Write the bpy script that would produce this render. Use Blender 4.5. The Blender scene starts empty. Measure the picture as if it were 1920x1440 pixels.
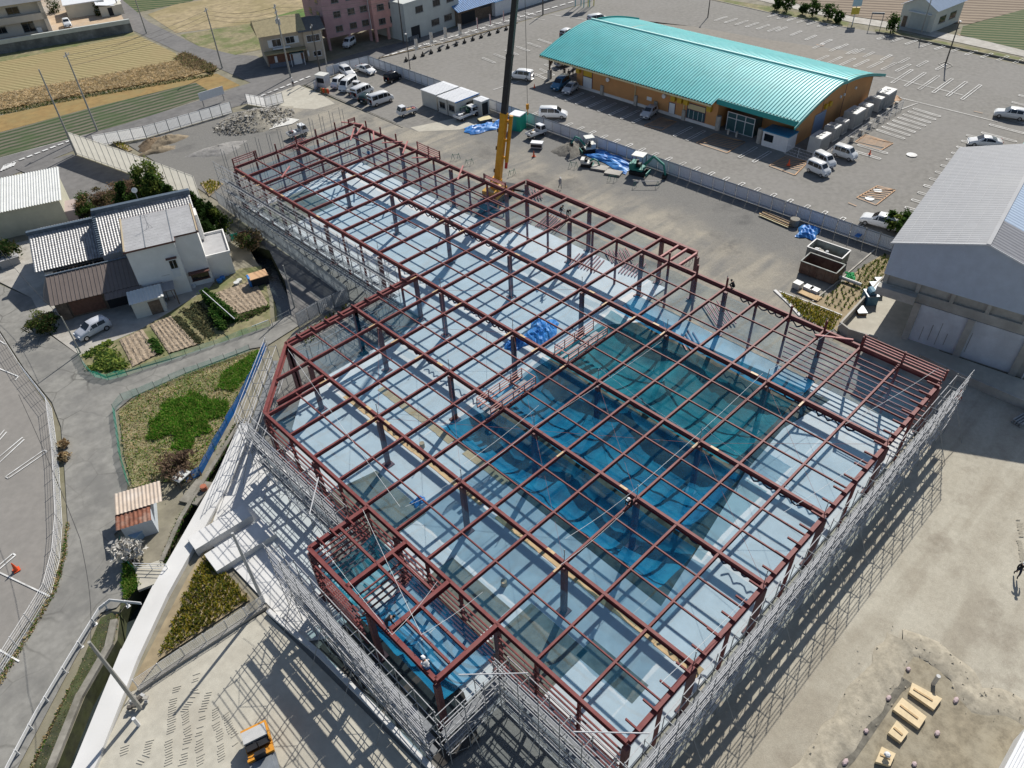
import bpy, math, random
from mathutils import Vector, Matrix
from mathutils import noise as mnoise
from mathutils.geometry import tessellate_polygon, delaunay_2d_cdt
R = math.radians
random.seed(7)
SC = bpy.context.scene
COL = SC.collection

# ---------------------------------------------------------------- camera
CAM = Vector((-22.996, -20.393, 49.685))
YAW, PITCH, ROLL, FL = R(47.216), R(41.234), R(-2.754), 1405.0
fw = Vector((math.cos(YAW)*math.cos(PITCH), math.sin(YAW)*math.cos(PITCH), -math.sin(PITCH)))
rt0 = Vector((math.sin(YAW), -math.cos(YAW), 0)); up0 = rt0.cross(fw)
rt = rt0*math.cos(ROLL) + up0*math.sin(ROLL)
up = -rt0*math.sin(ROLL) + up0*math.cos(ROLL)
cd = bpy.data.cameras.new('camera'); cam = bpy.data.objects.new('camera', cd); COL.objects.link(cam)
m3 = Matrix((rt, up, -fw)).transposed()
cam.matrix_world = Matrix.Translation(CAM) @ m3.to_4x4()
cd.sensor_width = 36.0; cd.lens = 36.0*FL/1920.0; cd.clip_start = 0.5; cd.clip_end = 6000
SC.camera = cam

# ---------------------------------------------------------------- sky, sun, exposure
SUN_AZ, SUN_EL = R(21.0), R(41.5)          # direction towards the sun (math angle from +X), elevation
w = bpy.data.worlds.new('World'); SC.world = w; w.use_nodes = True
nt = w.node_tree; nt.nodes.clear()
sky = nt.nodes.new('ShaderNodeTexSky'); sky.sky_type = 'NISHITA'; sky.sun_disc = False
sky.sun_elevation = SUN_EL; sky.sun_rotation = R(90) - SUN_AZ
sky.air_density = 1.0; sky.dust_density = 1.0; sky.ozone_density = 1.0
bg = nt.nodes.new('ShaderNodeBackground'); bg.inputs['Strength'].default_value = 0.078
out = nt.nodes.new('ShaderNodeOutputWorld')
nt.links.new(sky.outputs[0], bg.inputs[0]); nt.links.new(bg.outputs[0], out.inputs[0])
sl = bpy.data.lights.new('sun', 'SUN'); sl.energy = 4.7; sl.angle = R(0.53); sl.color = (1.0, 0.955, 0.88)
sun = bpy.data.objects.new('sun', sl); COL.objects.link(sun)
sd = Vector((math.cos(SUN_AZ)*math.cos(SUN_EL), math.sin(SUN_AZ)*math.cos(SUN_EL), math.sin(SUN_EL)))
sun.rotation_euler = sd.to_track_quat('Z', 'Y').to_euler(); sun.location = sd*150
SC.view_settings.view_transform = 'Standard'; SC.view_settings.look = 'None'
SC.view_settings.exposure = 0.18; SC.view_settings.gamma = 1.0; SC.view_settings.use_curve_mapping = False
SC.cycles.max_bounces = 6; SC.cycles.transparent_max_bounces = 24
SC.cycles.diffuse_bounces = 3; SC.cycles.glossy_bounces = 2; SC.cycles.caustics_reflective = False; SC.cycles.caustics_refractive = False

# ---------------------------------------------------------------- survey: photo pixel (1920x1440) + height -> place on site
def at(u, v, z=0.0):
    d = fw + rt*((u-960)/FL) - up*((v-720)/FL)
    t = (z-CAM.z)/d.z
    return CAM + d*t

# ---------------------------------------------------------------- materials
_M = {}
def mat(name, c, rough=0.7, var=0.0, scale=1.0, metal=0.0, bump=0.0, c2=None, alpha=1.0, spec=0.35, detail=6.0, dirt=None, dscale=0.15, damt=0.5):
    """noise-varied principled; c2 = second colour of the noise, dirt = stain colour at a larger scale"""
    if name in _M: return _M[name]
    m = bpy.data.materials.new(name); m.use_nodes = True; t = m.node_tree; n = t.nodes; L = t.links
    b = n['Principled BSDF']; b.inputs['Roughness'].default_value = rough; b.inputs['Metallic'].default_value = metal
    b.inputs['Specular IOR Level'].default_value = spec
    b.inputs['Base Color'].default_value = (*c, 1)
    if var or c2 or bump or dirt:
        tc = n.new('ShaderNodeTexCoord')
        src = tc.outputs['Object']
        nz = n.new('ShaderNodeTexNoise'); nz.inputs['Scale'].default_value = scale; nz.inputs['Detail'].default_value = detail; nz.inputs['Roughness'].default_value = .62
        L.new(src, nz.inputs['Vector'])
        r = n.new('ShaderNodeValToRGB'); r.color_ramp.elements[0].position = .34; r.color_ramp.elements[1].position = .66
        a = tuple(max(0, x*(1-var)) for x in c); bb = c2 if c2 else tuple(min(1, x*(1+var)) for x in c)
        r.color_ramp.elements[0].color = (*a, 1); r.color_ramp.elements[1].color = (*bb, 1)
        L.new(nz.outputs['Fac'], r.inputs[0]); col = r.outputs[0]
        if dirt:
            n2 = n.new('ShaderNodeTexNoise'); n2.inputs['Scale'].default_value = dscale; n2.inputs['Detail'].default_value = 7; n2.inputs['Roughness'].default_value = .68
            L.new(src, n2.inputs['Vector'])
            r2 = n.new('ShaderNodeValToRGB'); r2.color_ramp.elements[0].position = .44; r2.color_ramp.elements[1].position = .62
            r2.color_ramp.elements[0].color = (0, 0, 0, 1); r2.color_ramp.elements[1].color = (damt, damt, damt, 1)
            L.new(n2.outputs['Fac'], r2.inputs[0])
            mx = n.new('ShaderNodeMix'); mx.data_type = 'RGBA'; L.new(r2.outputs[0], mx.inputs[0]); L.new(col, mx.inputs[6]); mx.inputs[7].default_value = (*dirt, 1)
            col = mx.outputs[2]
        L.new(col, b.inputs['Base Color'])
        if bump:
            bp = n.new('ShaderNodeBump'); bp.inputs['Strength'].default_value = bump; bp.inputs['Distance'].default_value = .05
            L.new(nz.outputs['Fac'], bp.inputs['Height']); L.new(bp.outputs[0], b.inputs['Normal'])
    if alpha < 1: b.inputs['Alpha'].default_value = alpha
    _M[name] = m; return m

def net_mat(name, c, fac, tint=(1,1,1), c2=None, nsc=.35):
    """woven mesh: part of the light passes between the threads"""
    if name in _M: return _M[name]
    m = bpy.data.materials.new(name); m.use_nodes = True; t = m.node_tree; n = t.nodes; L = t.links; n.clear()
    o = n.new('ShaderNodeOutputMaterial'); mx = n.new('ShaderNodeMixShader'); tr = n.new('ShaderNodeBsdfTransparent')
    df = n.new('ShaderNodeBsdfDiffuse'); tl = n.new('ShaderNodeBsdfTranslucent'); m2 = n.new('ShaderNodeMixShader'); m2.inputs[0].default_value = .35
    df.inputs[0].default_value = (*c, 1); tl.inputs[0].default_value = (*c, 1); tr.inputs[0].default_value = (*tint, 1)
    tc = n.new('ShaderNodeTexCoord'); nz = n.new('ShaderNodeTexNoise'); nz.inputs['Scale'].default_value = nsc; nz.inputs['Detail'].default_value = 7; nz.inputs['Roughness'].default_value = .62
    if c2:
        rr = n.new('ShaderNodeValToRGB'); rr.color_ramp.elements[0].position = .36; rr.color_ramp.elements[1].position = .64; rr.color_ramp.elements[0].color = (*c, 1); rr.color_ramp.elements[1].color = (*c2, 1); L.new(nz.outputs['Fac'], rr.inputs[0]); L.new(rr.outputs[0], df.inputs[0]); L.new(rr.outputs[0], tl.inputs[0])
    mr = n.new('ShaderNodeMapRange'); mr.inputs[1].default_value = .3; mr.inputs[2].default_value = .7; mr.inputs[3].default_value = fac*.72; mr.inputs[4].default_value = min(1, fac*1.25)
    L.new(tc.outputs['Object'], nz.inputs['Vector']); L.new(nz.outputs['Fac'], mr.inputs[0]); L.new(mr.outputs[0], mx.inputs[0])
    L.new(df.outputs[0], m2.inputs[1]); L.new(tl.outputs[0], m2.inputs[2]); L.new(tr.outputs[0], mx.inputs[1]); L.new(m2.outputs[0], mx.inputs[2]); L.new(mx.outputs[0], o.inputs[0])
    _M[name] = m; return m

def leaf_mat(name, c, var=.25, tl=.5):
    """thin leaf or blade: reflects and lets light through"""
    if name in _M: return _M[name]
    m = bpy.data.materials.new(name); m.use_nodes = True; t = m.node_tree; n = t.nodes; L = t.links; n.clear()
    o = n.new('ShaderNodeOutputMaterial'); mx = n.new('ShaderNodeMixShader'); mx.inputs[0].default_value = tl; df = n.new('ShaderNodeBsdfDiffuse'); tr = n.new('ShaderNodeBsdfTranslucent')
    tc = n.new('ShaderNodeTexCoord'); nz = n.new('ShaderNodeTexNoise'); nz.inputs['Scale'].default_value = 1.3; nz.inputs['Detail'].default_value = 4; L.new(tc.outputs['Object'], nz.inputs[0])
    r = n.new('ShaderNodeValToRGB'); r.color_ramp.elements[0].position = .35; r.color_ramp.elements[1].position = .65; r.color_ramp.elements[0].color = (*[x*(1-var) for x in c], 1); r.color_ramp.elements[1].color = (*[min(1, x*(1+var)) for x in c], 1)
    L.new(nz.outputs['Fac'], r.inputs[0]); L.new(r.outputs[0], df.inputs[0]); L.new(r.outputs[0], tr.inputs[0]); L.new(df.outputs[0], mx.inputs[1]); L.new(tr.outputs[0], mx.inputs[2]); L.new(mx.outputs[0], o.inputs[0])
    _M[name] = m; return m

def stripe_mat(name, c1, c2, ang, period, rough=.9, mixn=.35, nscale=.4, c3=None, amt3=.5, s3=.08, sharp=.25, bump=0.3):
    """soil or crop surface with planted rows at angle ang (world), period metres"""
    if name in _M: return _M[name]
    m = bpy.data.materials.new(name); m.use_nodes = True; t = m.node_tree; n = t.nodes; L = t.links
    b = n['Principled BSDF']; b.inputs['Roughness'].default_value = rough; b.inputs['Specular IOR Level'].default_value = .2
    tc = n.new('ShaderNodeTexCoord'); mp = n.new('ShaderNodeMapping'); mp.vector_type = 'POINT'; mp.inputs['Rotation'].default_value = (0, 0, -ang)
    L.new(tc.outputs['Object'], mp.inputs[0])
    wv = n.new('ShaderNodeTexWave'); wv.wave_type = 'BANDS'; wv.bands_direction = 'Y'; wv.inputs['Scale'].default_value = 2*math.pi/(20*period)
    wv.inputs['Distortion'].default_value = 1.2; wv.inputs['Detail'].default_value = 3; wv.inputs['Detail Scale'].default_value = 2.5
    L.new(mp.outputs[0], wv.inputs[0])
    nz = n.new('ShaderNodeTexNoise'); nz.inputs['Scale'].default_value = nscale; nz.inputs['Detail'].default_value = 8; nz.inputs['Roughness'].default_value = .7
    L.new(tc.outputs['Object'], nz.inputs[0])
    ad = n.new('ShaderNodeMix'); ad.data_type = 'FLOAT'; ad.inputs[0].default_value = mixn
    L.new(wv.outputs['Fac'], ad.inputs[2]); L.new(nz.outputs['Fac'], ad.inputs[3])
    r = n.new('ShaderNodeValToRGB'); r.color_ramp.elements[0].position = .5-sharp; r.color_ramp.elements[1].position = .5+sharp
    r.color_ramp.elements[0].color = (*c1, 1); r.color_ramp.elements[1].color = (*c2, 1); L.new(ad.outputs[0], r.inputs[0]); col = r.outputs[0]
    if c3:
        n2 = n.new('ShaderNodeTexNoise'); n2.inputs['Scale'].default_value = s3; n2.inputs['Detail'].default_value = 6; L.new(tc.outputs['Object'], n2.inputs[0])
        r2 = n.new('ShaderNodeValToRGB'); r2.color_ramp.elements[0].position = .45; r2.color_ramp.elements[1].position = .62
        r2.color_ramp.elements[0].color = (0,)*3+(1,); r2.color_ramp.elements[1].color = (amt3,)*3+(1,); L.new(n2.outputs['Fac'], r2.inputs[0])
        mx = n.new('ShaderNodeMix'); mx.data_type = 'RGBA'; L.new(r2.outputs[0], mx.inputs[0]); L.new(col, mx.inputs[6]); mx.inputs[7].default_value = (*c3, 1); col = mx.outputs[2]
    L.new(col, b.inputs['Base Color'])
    bp = n.new('ShaderNodeBump'); bp.inputs['Strength'].default_value = bump; bp.inputs['Distance'].default_value = .12; L.new(ad.outputs[0], bp.inputs['Height']); L.new(bp.outputs[0], b.inputs['Normal'])
    _M[name] = m; return m

# ---------------------------------------------------------------- mesh builder
class MB:
    def __init__(s): s.v = []; s.f = []; s.m = []
    def add(s, vs, fs, m=0):
        o = len(s.v); s.v += [tuple(x) for x in vs]
        for f in fs: s.f.append(tuple(i+o for i in f)); s.m.append(m)
        return s
    def bx(s, x0, x1, y0, y1, z0, z1, m=0):
        return s.add([(x0,y0,z0),(x1,y0,z0),(x1,y1,z0),(x0,y1,z0),(x0,y0,z1),(x1,y0,z1),(x1,y1,z1),(x0,y1,z1)],
                     [(3,2,1,0),(4,5,6,7),(0,1,5,4),(1,2,6,5),(2,3,7,6),(3,0,4,7)], m)
    def box(s, c, sz, rz=0, m=0):
        ca, sa = math.cos(rz), math.sin(rz); vs = []
        for dz in (-.5, .5):
            for dx, dy in ((-.5,-.5),(.5,-.5),(.5,.5),(-.5,.5)):
                x, y = dx*sz[0], dy*sz[1]; vs.append((c[0]+x*ca-y*sa, c[1]+x*sa+y*ca, c[2]+dz*sz[2]))
        return s.add(vs, [(3,2,1,0),(4,5,6,7),(0,1,5,4),(1,2,6,5),(2,3,7,6),(3,0,4,7)], m)
    def _fr(s, p, q):
        p, q = Vector(p), Vector(q); d = (q-p).normalized()
        u = Vector((0,0,1)) if abs(d.z) < .95 else Vector((1,0,0))
        x = d.cross(u).normalized(); y = x.cross(d); return p, q, x, y
    def ext(s, prof, p, q, m=0, cap=True):
        """sweep a 2-D profile (side, up) from p to q"""
        p, q, x, y = s._fr(p, q); k = len(prof)
        vs = [p+x*a+y*b for a, b in prof]+[q+x*a+y*b for a, b in prof]
        fs = [(i, (i+1) % k, k+(i+1) % k, k+i) for i in range(k)]
        if cap: fs += [tuple(range(k-1,-1,-1)), tuple(range(k, 2*k))]
        return s.add(vs, fs, m)
    def bar(s, p, q, w, h, m=0): return s.ext([(-w/2,-h/2),(w/2,-h/2),(w/2,h/2),(-w/2,h/2)], p, q, m)
    def hbeam(s, p, q, w, h, m=0, t=.03):
        a = w/2; b = h/2; c = t/2+.005
        pr = [(-a,-b),(a,-b),(a,-b+t),(c,-b+t),(c,b-t),(a,b-t),(a,b),(-a,b),(-a,b-t),(-c,b-t),(-c,-b+t),(-a,-b+t)]
        return s.ext(pr, p, q, m)
    def tube(s, p, q, r, n=6, m=0, r2=None):
        p, q, x, y = s._fr(p, q); r2 = r if r2 is None else r2
        A = [(math.cos(2*math.pi*i/n), math.sin(2*math.pi*i/n)) for i in range(n)]
        vs = [p+x*a*r+y*b*r for a, b in A]+[q+x*a*r2+y*b*r2 for a, b in A]
        return s.add(vs, [(i, (i+1) % n, n+(i+1) % n, n+i) for i in range(n)]+[tuple(range(n-1,-1,-1)), tuple(range(n, 2*n))], m)
    def path(s, pts, r, n=5, m=0):
        for a, b in zip(pts[:-1], pts[1:]): s.tube(a, b, r, n, m)
        return s
    def prism(s, pts, z0, z1, m=0, mside=None):
        k = len(pts); ms = m if mside is None else mside
        vs = [(p[0],p[1],z0) for p in pts]+[(p[0],p[1],z1) for p in pts]
        s.add(vs, [(i, (i+1) % k, k+(i+1) % k, k+i) for i in range(k)], ms)
        tri = tessellate_polygon([[Vector((p[0],p[1],0)) for p in pts]])
        o = len(s.v)-2*k
        for t in tri:
            a, b, c = t
            n = (Vector(vs[b])-Vector(vs[a])).cross(Vector(vs[c])-Vector(vs[a])).z
            if n < 0: a, c = c, a
            s.f.append((o+k+a, o+k+b, o+k+c)); s.m.append(m); s.f.append((o+c, o+b, o+a)); s.m.append(m)
        return s
    def sheet(s, pts, z, m=0):
        P = [Vector((p[0], p[1], 0)) for p in pts]; vs = [(p.x, p.y, z) for p in P]; fs = []
        for a, b, c in tessellate_polygon([P]):
            if (P[b]-P[a]).cross(P[c]-P[a]).z < 0: a, c = c, a
            fs.append((a, b, c))
        return s.add(vs, fs, m)
    def quad(s, a, b, c, d, m=0): return s.add([a,b,c,d], [(0,1,2,3)], m)
    def cyl(s, x, y, z0, z1, r, n=10, m=0, r2=None): return s.tube((x,y,z0), (x,y,z1), r, n, m, r2)
    def ball(s, c, r, m=0, n=6, k=4):
        rx, ry, rz = (r, r, r) if not hasattr(r, '__len__') else r
        vs = [(c[0], c[1], c[2]+rz)]
        for j in range(1, k):
            a = math.pi*j/k
            for i in range(n):
                b = 2*math.pi*i/n; vs.append((c[0]+rx*math.sin(a)*math.cos(b), c[1]+ry*math.sin(a)*math.sin(b), c[2]+rz*math.cos(a)))
        vs.append((c[0], c[1], c[2]-rz)); fs = [(0, 1+i, 1+(i+1) % n) for i in range(n)]
        for j in range(k-2):
            for i in range(n): fs.append((1+j*n+i, 1+(j+1)*n+i, 1+(j+1)*n+(i+1) % n, 1+j*n+(i+1) % n))
        e = len(vs)-1; fs += [(e, 1+(k-2)*n+(i+1) % n, 1+(k-2)*n+i) for i in range(n)]
        return s.add(vs, fs, m)
    def mesh(s, name, mats, smooth=False):
        me = bpy.data.meshes.new(name); me.from_pydata(s.v, [], s.f)
        if not isinstance(mats, (list, tuple)): mats = [mats]
        for x in mats: me.materials.append(x)
        if len(mats) > 1: me.polygons.foreach_set('material_index', s.m)
        if smooth: me.polygons.foreach_set('use_smooth', [True]*len(s.f))
        me.update(); return me
    def build(s, name, mats, parent=None, loc=(0,0,0), rz=0, smooth=False):
        return inst(name, s.mesh(name, mats, smooth), parent, loc, (0,0,rz))

def inst(name, me, parent=None, loc=(0,0,0), rot=(0,0,0), sc=(1,1,1)):
    o = bpy.data.objects.new(name, me); COL.objects.link(o); o.location = loc; o.rotation_euler = rot; o.scale = sc
    if parent is not None: o.parent = parent
    return o
def tag(o, label, cat, group=None):
    o['label'] = label; o['category'] = cat
    if group: o['group'] = group
    return o
def thing(name, label, cat, loc=(0,0,0), rz=0, group=None):
    return tag(inst(name, None, None, loc, (0,0,rz)), label, cat, group)
def struct(o): o['kind'] = 'structure'; return o
def stuff(o, label=None, cat=None):
    o['kind'] = 'stuff'
    if label: o['label'] = label
    if cat: o['category'] = cat
    return o
def px(*pts, z=0): return [at(u, v, z) for u, v in pts]
# ================================================================ THE GROUND
g_soil   = mat('ground_soil', (.235,.215,.165), .95, .25, .6, bump=.3, detail=10, dirt=(.17,.16,.09), dscale=.06, damt=.7)
asph     = mat('lot_asphalt', (.205,.196,.178), .92, .16, 1.3, detail=10, dirt=(.24,.23,.215), dscale=.05, damt=.55)
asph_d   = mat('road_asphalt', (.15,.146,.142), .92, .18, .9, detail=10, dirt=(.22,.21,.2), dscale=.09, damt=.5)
asph_p   = mat('parking_asphalt', (.25,.235,.215), .92, .08, 1.5, detail=10, dirt=(.2,.19,.175), dscale=.09, damt=.5)
def worn_mat(name, c_base, c_worn, c_dark, x0, x1, streak_ang, bump=.6, base_amt=.0):
    """gravel with dusty driven-over zones (between x0 and x1), darker damp patches and curved wheel streaks"""
    m = bpy.data.materials.new(name); m.use_nodes = True; t = m.node_tree; n = t.nodes; L = t.links; b = n['Principled BSDF']; b.inputs['Roughness'].default_value = .96; b.inputs['Specular IOR Level'].default_value = .2
    tc = n.new('ShaderNodeTexCoord'); co = tc.outputs['Object']
    def noise(sc, det=8, ro=.65):
        q = n.new('ShaderNodeTexNoise'); q.inputs['Scale'].default_value = sc; q.inputs['Detail'].default_value = det; q.inputs['Roughness'].default_value = ro; L.new(co, q.inputs['Vector']); return q.outputs['Fac']
    def rng(src, a, b_, c=0., d=1.):
        q = n.new('ShaderNodeMapRange'); q.interpolation_type = 'SMOOTHSTEP'; q.inputs[1].default_value = a; q.inputs[2].default_value = b_; q.inputs[3].default_value = c; q.inputs[4].default_value = d; L.new(src, q.inputs[0]); return q.outputs[0]
    def op(o, a, b_):
        q = n.new('ShaderNodeMath'); q.operation = o
        for k, v in ((0,a),(1,b_)):
            if isinstance(v, (int, float)): q.inputs[k].default_value = v
            else: L.new(v, q.inputs[k])
        return q.outputs[0]
    def mix(f, a, b_):
        q = n.new('ShaderNodeMix'); q.data_type = 'RGBA'; L.new(f, q.inputs[0])
        for k, v in ((6,a),(7,b_)):
            if isinstance(v, tuple): q.inputs[k].default_value = (*v, 1)
            else: L.new(v, q.inputs[k])
        return q.outputs[2]
    sx = n.new('ShaderNodeSeparateXYZ'); L.new(co, sx.inputs[0])
    warp = op('MULTIPLY', op('SUBTRACT', noise(.06, 4), .5), 26.0); xx = op('ADD', sx.outputs[0], warp)
    band = op('MULTIPLY', rng(xx, x0-5, x0+3), rng(xx, x1+5, x1-4))
    mp = n.new('ShaderNodeMapping'); mp.inputs['Rotation'].default_value = (0,0,-streak_ang); L.new(co, mp.inputs[0])
    wv = n.new('ShaderNodeTexNoise'); wv.inputs['Scale'].default_value = 1.; wv.inputs['Detail'].default_value = 7; wv.inputs['Distortion'].default_value = .7; mp.inputs['Scale'].default_value = (.045,.42,.3); L.new(mp.outputs[0], wv.inputs[0])
    st = rng(wv.outputs['Fac'], .38, .62)
    f = op('MULTIPLY', op('ADD', op('MULTIPLY', band, .75), base_amt), op('ADD', op('MULTIPLY', st, .55), op('MULTIPLY', rng(noise(.22, 7), .35, .65), .6)))
    fine = noise(2.6, 12, .75); fine2 = noise(9., 6, .7)
    col = mix(f, c_base, c_worn); col = mix(op('MULTIPLY', rng(noise(.11, 7), .52, .68), .75), col, c_dark)
    hv = n.new('ShaderNodeHueSaturation'); L.new(col, hv.inputs['Color']); L.new(op('ADD', op('MULTIPLY', fine, .55), op('ADD', op('MULTIPLY', fine2, .45), .5)), hv.inputs['Value']); L.new(hv.outputs[0], b.inputs['Base Color'])
    bp = n.new('ShaderNodeBump'); bp.inputs['Strength'].default_value = bump; bp.inputs['Distance'].default_value = .06; L.new(op('ADD', fine, op('MULTIPLY', fine2, .6)), bp.inputs['Height']); L.new(bp.outputs[0], b.inputs['Normal'])
    _M[name] = m; return m
gravel = worn_mat('gravel_yard', (.19,.185,.172), (.40,.36,.285), (.118,.116,.112), 36, 54, R(80), .8)
def cracked_mat(name, c, c2, c3, scale):
    """old asphalt: patches, stains and a web of cracks"""
    m = mat(name, c, .95, .16, 1.1, detail=12, dirt=c2, dscale=.22, damt=.6); t = m.node_tree; n = t.nodes; L = t.links; b = n['Principled BSDF']
    src = b.inputs['Base Color'].links[0].from_socket; tc = n.new('ShaderNodeTexCoord'); nz = n.new('ShaderNodeTexNoise'); nz.inputs['Scale'].default_value = .6; nz.inputs['Detail'].default_value = 5
    L.new(tc.outputs['Object'], nz.inputs[0]); ad = n.new('ShaderNodeMix'); ad.data_type = 'RGBA'; ad.inputs[0].default_value = .35; L.new(tc.outputs['Object'], ad.inputs[6]); L.new(nz.outputs['Color'], ad.inputs[7])
    vo = n.new('ShaderNodeTexVoronoi'); vo.feature = 'DISTANCE_TO_EDGE'; vo.inputs['Scale'].default_value = scale; L.new(ad.outputs[2], vo.inputs[0])
    r = n.new('ShaderNodeMapRange'); r.inputs[1].default_value = .0; r.inputs[2].default_value = .022; r.inputs[3].default_value = .7; r.inputs[4].default_value = 0; L.new(vo.outputs['Distance'], r.inputs[0])
    n2 = n.new('ShaderNodeTexNoise'); n2.inputs['Scale'].default_value = .12; L.new(tc.outputs['Object'], n2.inputs[0]); r2 = n.new('ShaderNodeMapRange'); r2.inputs[1].default_value = .42; r2.inputs[2].default_value = .6; L.new(n2.outputs['Fac'], r2.inputs[0])
    mu = n.new('ShaderNodeMath'); mu.operation = 'MULTIPLY'; L.new(r.outputs[0], mu.inputs[0]); L.new(r2.outputs[0], mu.inputs[1])
    mx = n.new('ShaderNodeMix'); mx.data_type = 'RGBA'; L.new(mu.outputs[0], mx.inputs[0]); L.new(src, mx.inputs[6]); mx.inputs[7].default_value = (*c3, 1); L.new(mx.outputs[2], b.inputs['Base Color'])
    return m
asph_old = cracked_mat('old_lane_asphalt', (.25,.243,.222), (.15,.148,.14), (.07,.068,.06), .42)
dirt_y   = worn_mat('compacted_dirt', (.325,.292,.232), (.45,.42,.345), (.235,.203,.158), 6, 60, R(40), .4, .35)
conc_y   = mat('concrete_yard', (.46,.435,.365), .9, .10, 1.6, bump=.2, detail=11, dirt=(.37,.34,.28), dscale=.18, damt=.6)
conc     = mat('concrete', (.42,.40,.36), .85, .14, .9, detail=9, dirt=(.27,.25,.215), dscale=.3, damt=.6)
conc_w   = mat('white_concrete', (.66,.655,.64), .8, .06, 1.2, dirt=(.5,.49,.46), dscale=.3, damt=.4)
conc_dk  = mat('stained_concrete', (.26,.245,.21), .9, .25, 1.1, detail=9, dirt=(.13,.12,.095), dscale=.4, damt=.7)
grass_s  = mat('rough_grass_soil', (.24,.21,.12), .97, .3, .9, bump=.5, detail=11, dirt=(.10,.14,.035), dscale=.22, damt=.8)
rice     = stripe_mat('rice_stubble', (.20,.165,.075), (.38,.315,.165), R(-70), 1.1, mixn=.48, nscale=1.1, c3=(.30,.235,.12), amt3=.6, s3=.12, sharp=.3)
ochre    = mat('ochre_fallow', (.28,.185,.07), .97, .18, .7, detail=10, bump=.3, dirt=(.26,.21,.09), dscale=.2, damt=.6)
greenrow = stripe_mat('green_crop_rows', (.035,.065,.025), (.17,.15,.115), R(-4), 1.5, mixn=.45, nscale=1.8, sharp=.26, c3=(.06,.1,.035), amt3=.55, s3=.2)
plough   = stripe_mat('ploughed_soil', (.15,.115,.085), (.28,.225,.17), R(-62), 2.0, mixn=.22, nscale=.8, sharp=.28)
greenfld = stripe_mat('cabbage_rows', (.035,.075,.025), (.15,.15,.08), R(-62), 1.6, mixn=.35, nscale=1.5, sharp=.25)
lawn     = mat('green_lawn', (.075,.15,.03), .97, .35, 1.3, bump=.5, detail=11, dirt=(.17,.19,.06), dscale=.3, damt=.7)
dryfld   = mat('dry_pale_field', (.33,.265,.155), .97, .28, .6, detail=11, bump=.4, dirt=(.24,.20,.09), dscale=.1, damt=.7)
white_p  = mat('white_paint', (.74,.74,.72), .7, .12, 2.5, dirt=(.36,.35,.33), dscale=.35, damt=.75)
orange_p = mat('orange_paint', (.52,.30,.15), .75, .15, 2.5, dirt=(.3,.22,.16), dscale=.7, damt=.6)
water_m  = mat('canal_water', (.03,.04,.042), .12, .3, .6, spec=.6)
black_s  = mat('moss_and_shade', (.05,.055,.03), .95, .4, 1.2, bump=.5, dirt=(.09,.11,.03), dscale=.5)

canal1 = px((459,782),(405,912),(320,1078),(280,1150),(207,1280),(140,1430),(105,1500),(70,1500),(107,1437),(160,1305),(220,1200),(225,1150),(262,1095),(297,1070),(332,982),(385,905),(440,800))
canal2 = px((462,455),(505,470),(535,530),(547,590),(545,615),(516,612),(512,560),(500,520),(480,490))
DEPTH = -1.7
def inside(p, poly):
    c = False; n = len(poly); j = n-1
    for i in range(n):
        a, b = poly[i], poly[j]
        if (a.y > p.y) != (b.y > p.y) and p.x < (b.x-a.x)*(p.y-a.y)/(b.y-a.y)+a.x: c = not c
        j = i
    return c
def cut_ground():
    big = [(-900,-700),(1700,-700),(1700,1900),(-900,1900)]
    V = [Vector(p) for p in big]; E = [(0,1),(1,2),(2,3),(3,0)]
    for poly in (canal1, canal2):
        o = len(V); k = len(poly); V += [Vector((p.x, p.y)) for p in poly]; E += [(o+i, o+(i+1) % k) for i in range(k)]
    vs, es, fs, *_ = delaunay_2d_cdt(V, E, [], 1, 1e-4)
    mb = MB(); F = []
    for f in fs:
        c = sum((vs[i] for i in f), Vector((0,0)))/len(f); c3 = Vector((c.x, c.y, 0))
        if inside(c3, canal1) or inside(c3, canal2): continue
        a, b, d = vs[f[0]], vs[f[1]], vs[f[2]]
        if (b.x-a.x)*(d.y-a.y)-(b.y-a.y)*(d.x-a.x) < 0: f = tuple(reversed(f))
        F.append(tuple(f))
    mb.add([(v.x, v.y, 0) for v in vs], F)
    return mb
struct(cut_ground().build('ground', g_soil))
for poly, nm in ((canal1, 'canal_water'), (canal2, 'canal_water')):
    struct(MB().sheet(poly, DEPTH+.25).build(nm, water_m))
    mb = MB(); k = len(poly)
    for i in range(k):
        a, b = poly[i], poly[(i+1) % k]; mb.quad((a.x,a.y,DEPTH), (b.x,b.y,DEPTH), (b.x,b.y,.0), (a.x,a.y,.0))
    struct(mb.build('canal_bank', black_s))  # moss colour, near black to include the shade from the white wall
_lay = [0]
def sheet(name, m, pts, z=None):
    if z is None: _lay[0] += 1; z = .004*_lay[0]
    return struct(MB().sheet(pts, z).build(name, m))

# fields, north-west
sheet('field_path', conc, px((0,297),(130,262),(400,183),(455,160),(420,172),(240,232),(0,288)))
sheet('rice_stubble_field', rice, px((-120,135),(0,112),(100,92),(250,62),(330,100),(345,130),(160,165),(0,205),(-120,232)))
sheet('grass_verge', grass_s, px((-120,125),(0,102),(120,80),(250,60),(255,66),(100,96),(0,116),(-120,140)))
sheet('dry_grass_strip', dryfld, px((-120,228),(0,175),(160,150),(345,118),(405,137),(380,145),(160,178),(0,212),(-120,236)))
sheet('ochre_fallow_strip', ochre, px((-120,250),(0,217),(160,182),(370,146),(407,138),(450,160),(400,176),(367,155),(160,205),(0,248),(-120,280)))
sheet('green_crop_field', greenrow, px((-120,282),(0,249),(160,206),(367,155),(402,177),(240,231),(0,295),(-120,330)))
sheet('dry_field', dryfld, px((277,27),(330,8),(430,-8),(640,-12),(588,34),(494,42),(330,62)))
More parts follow.
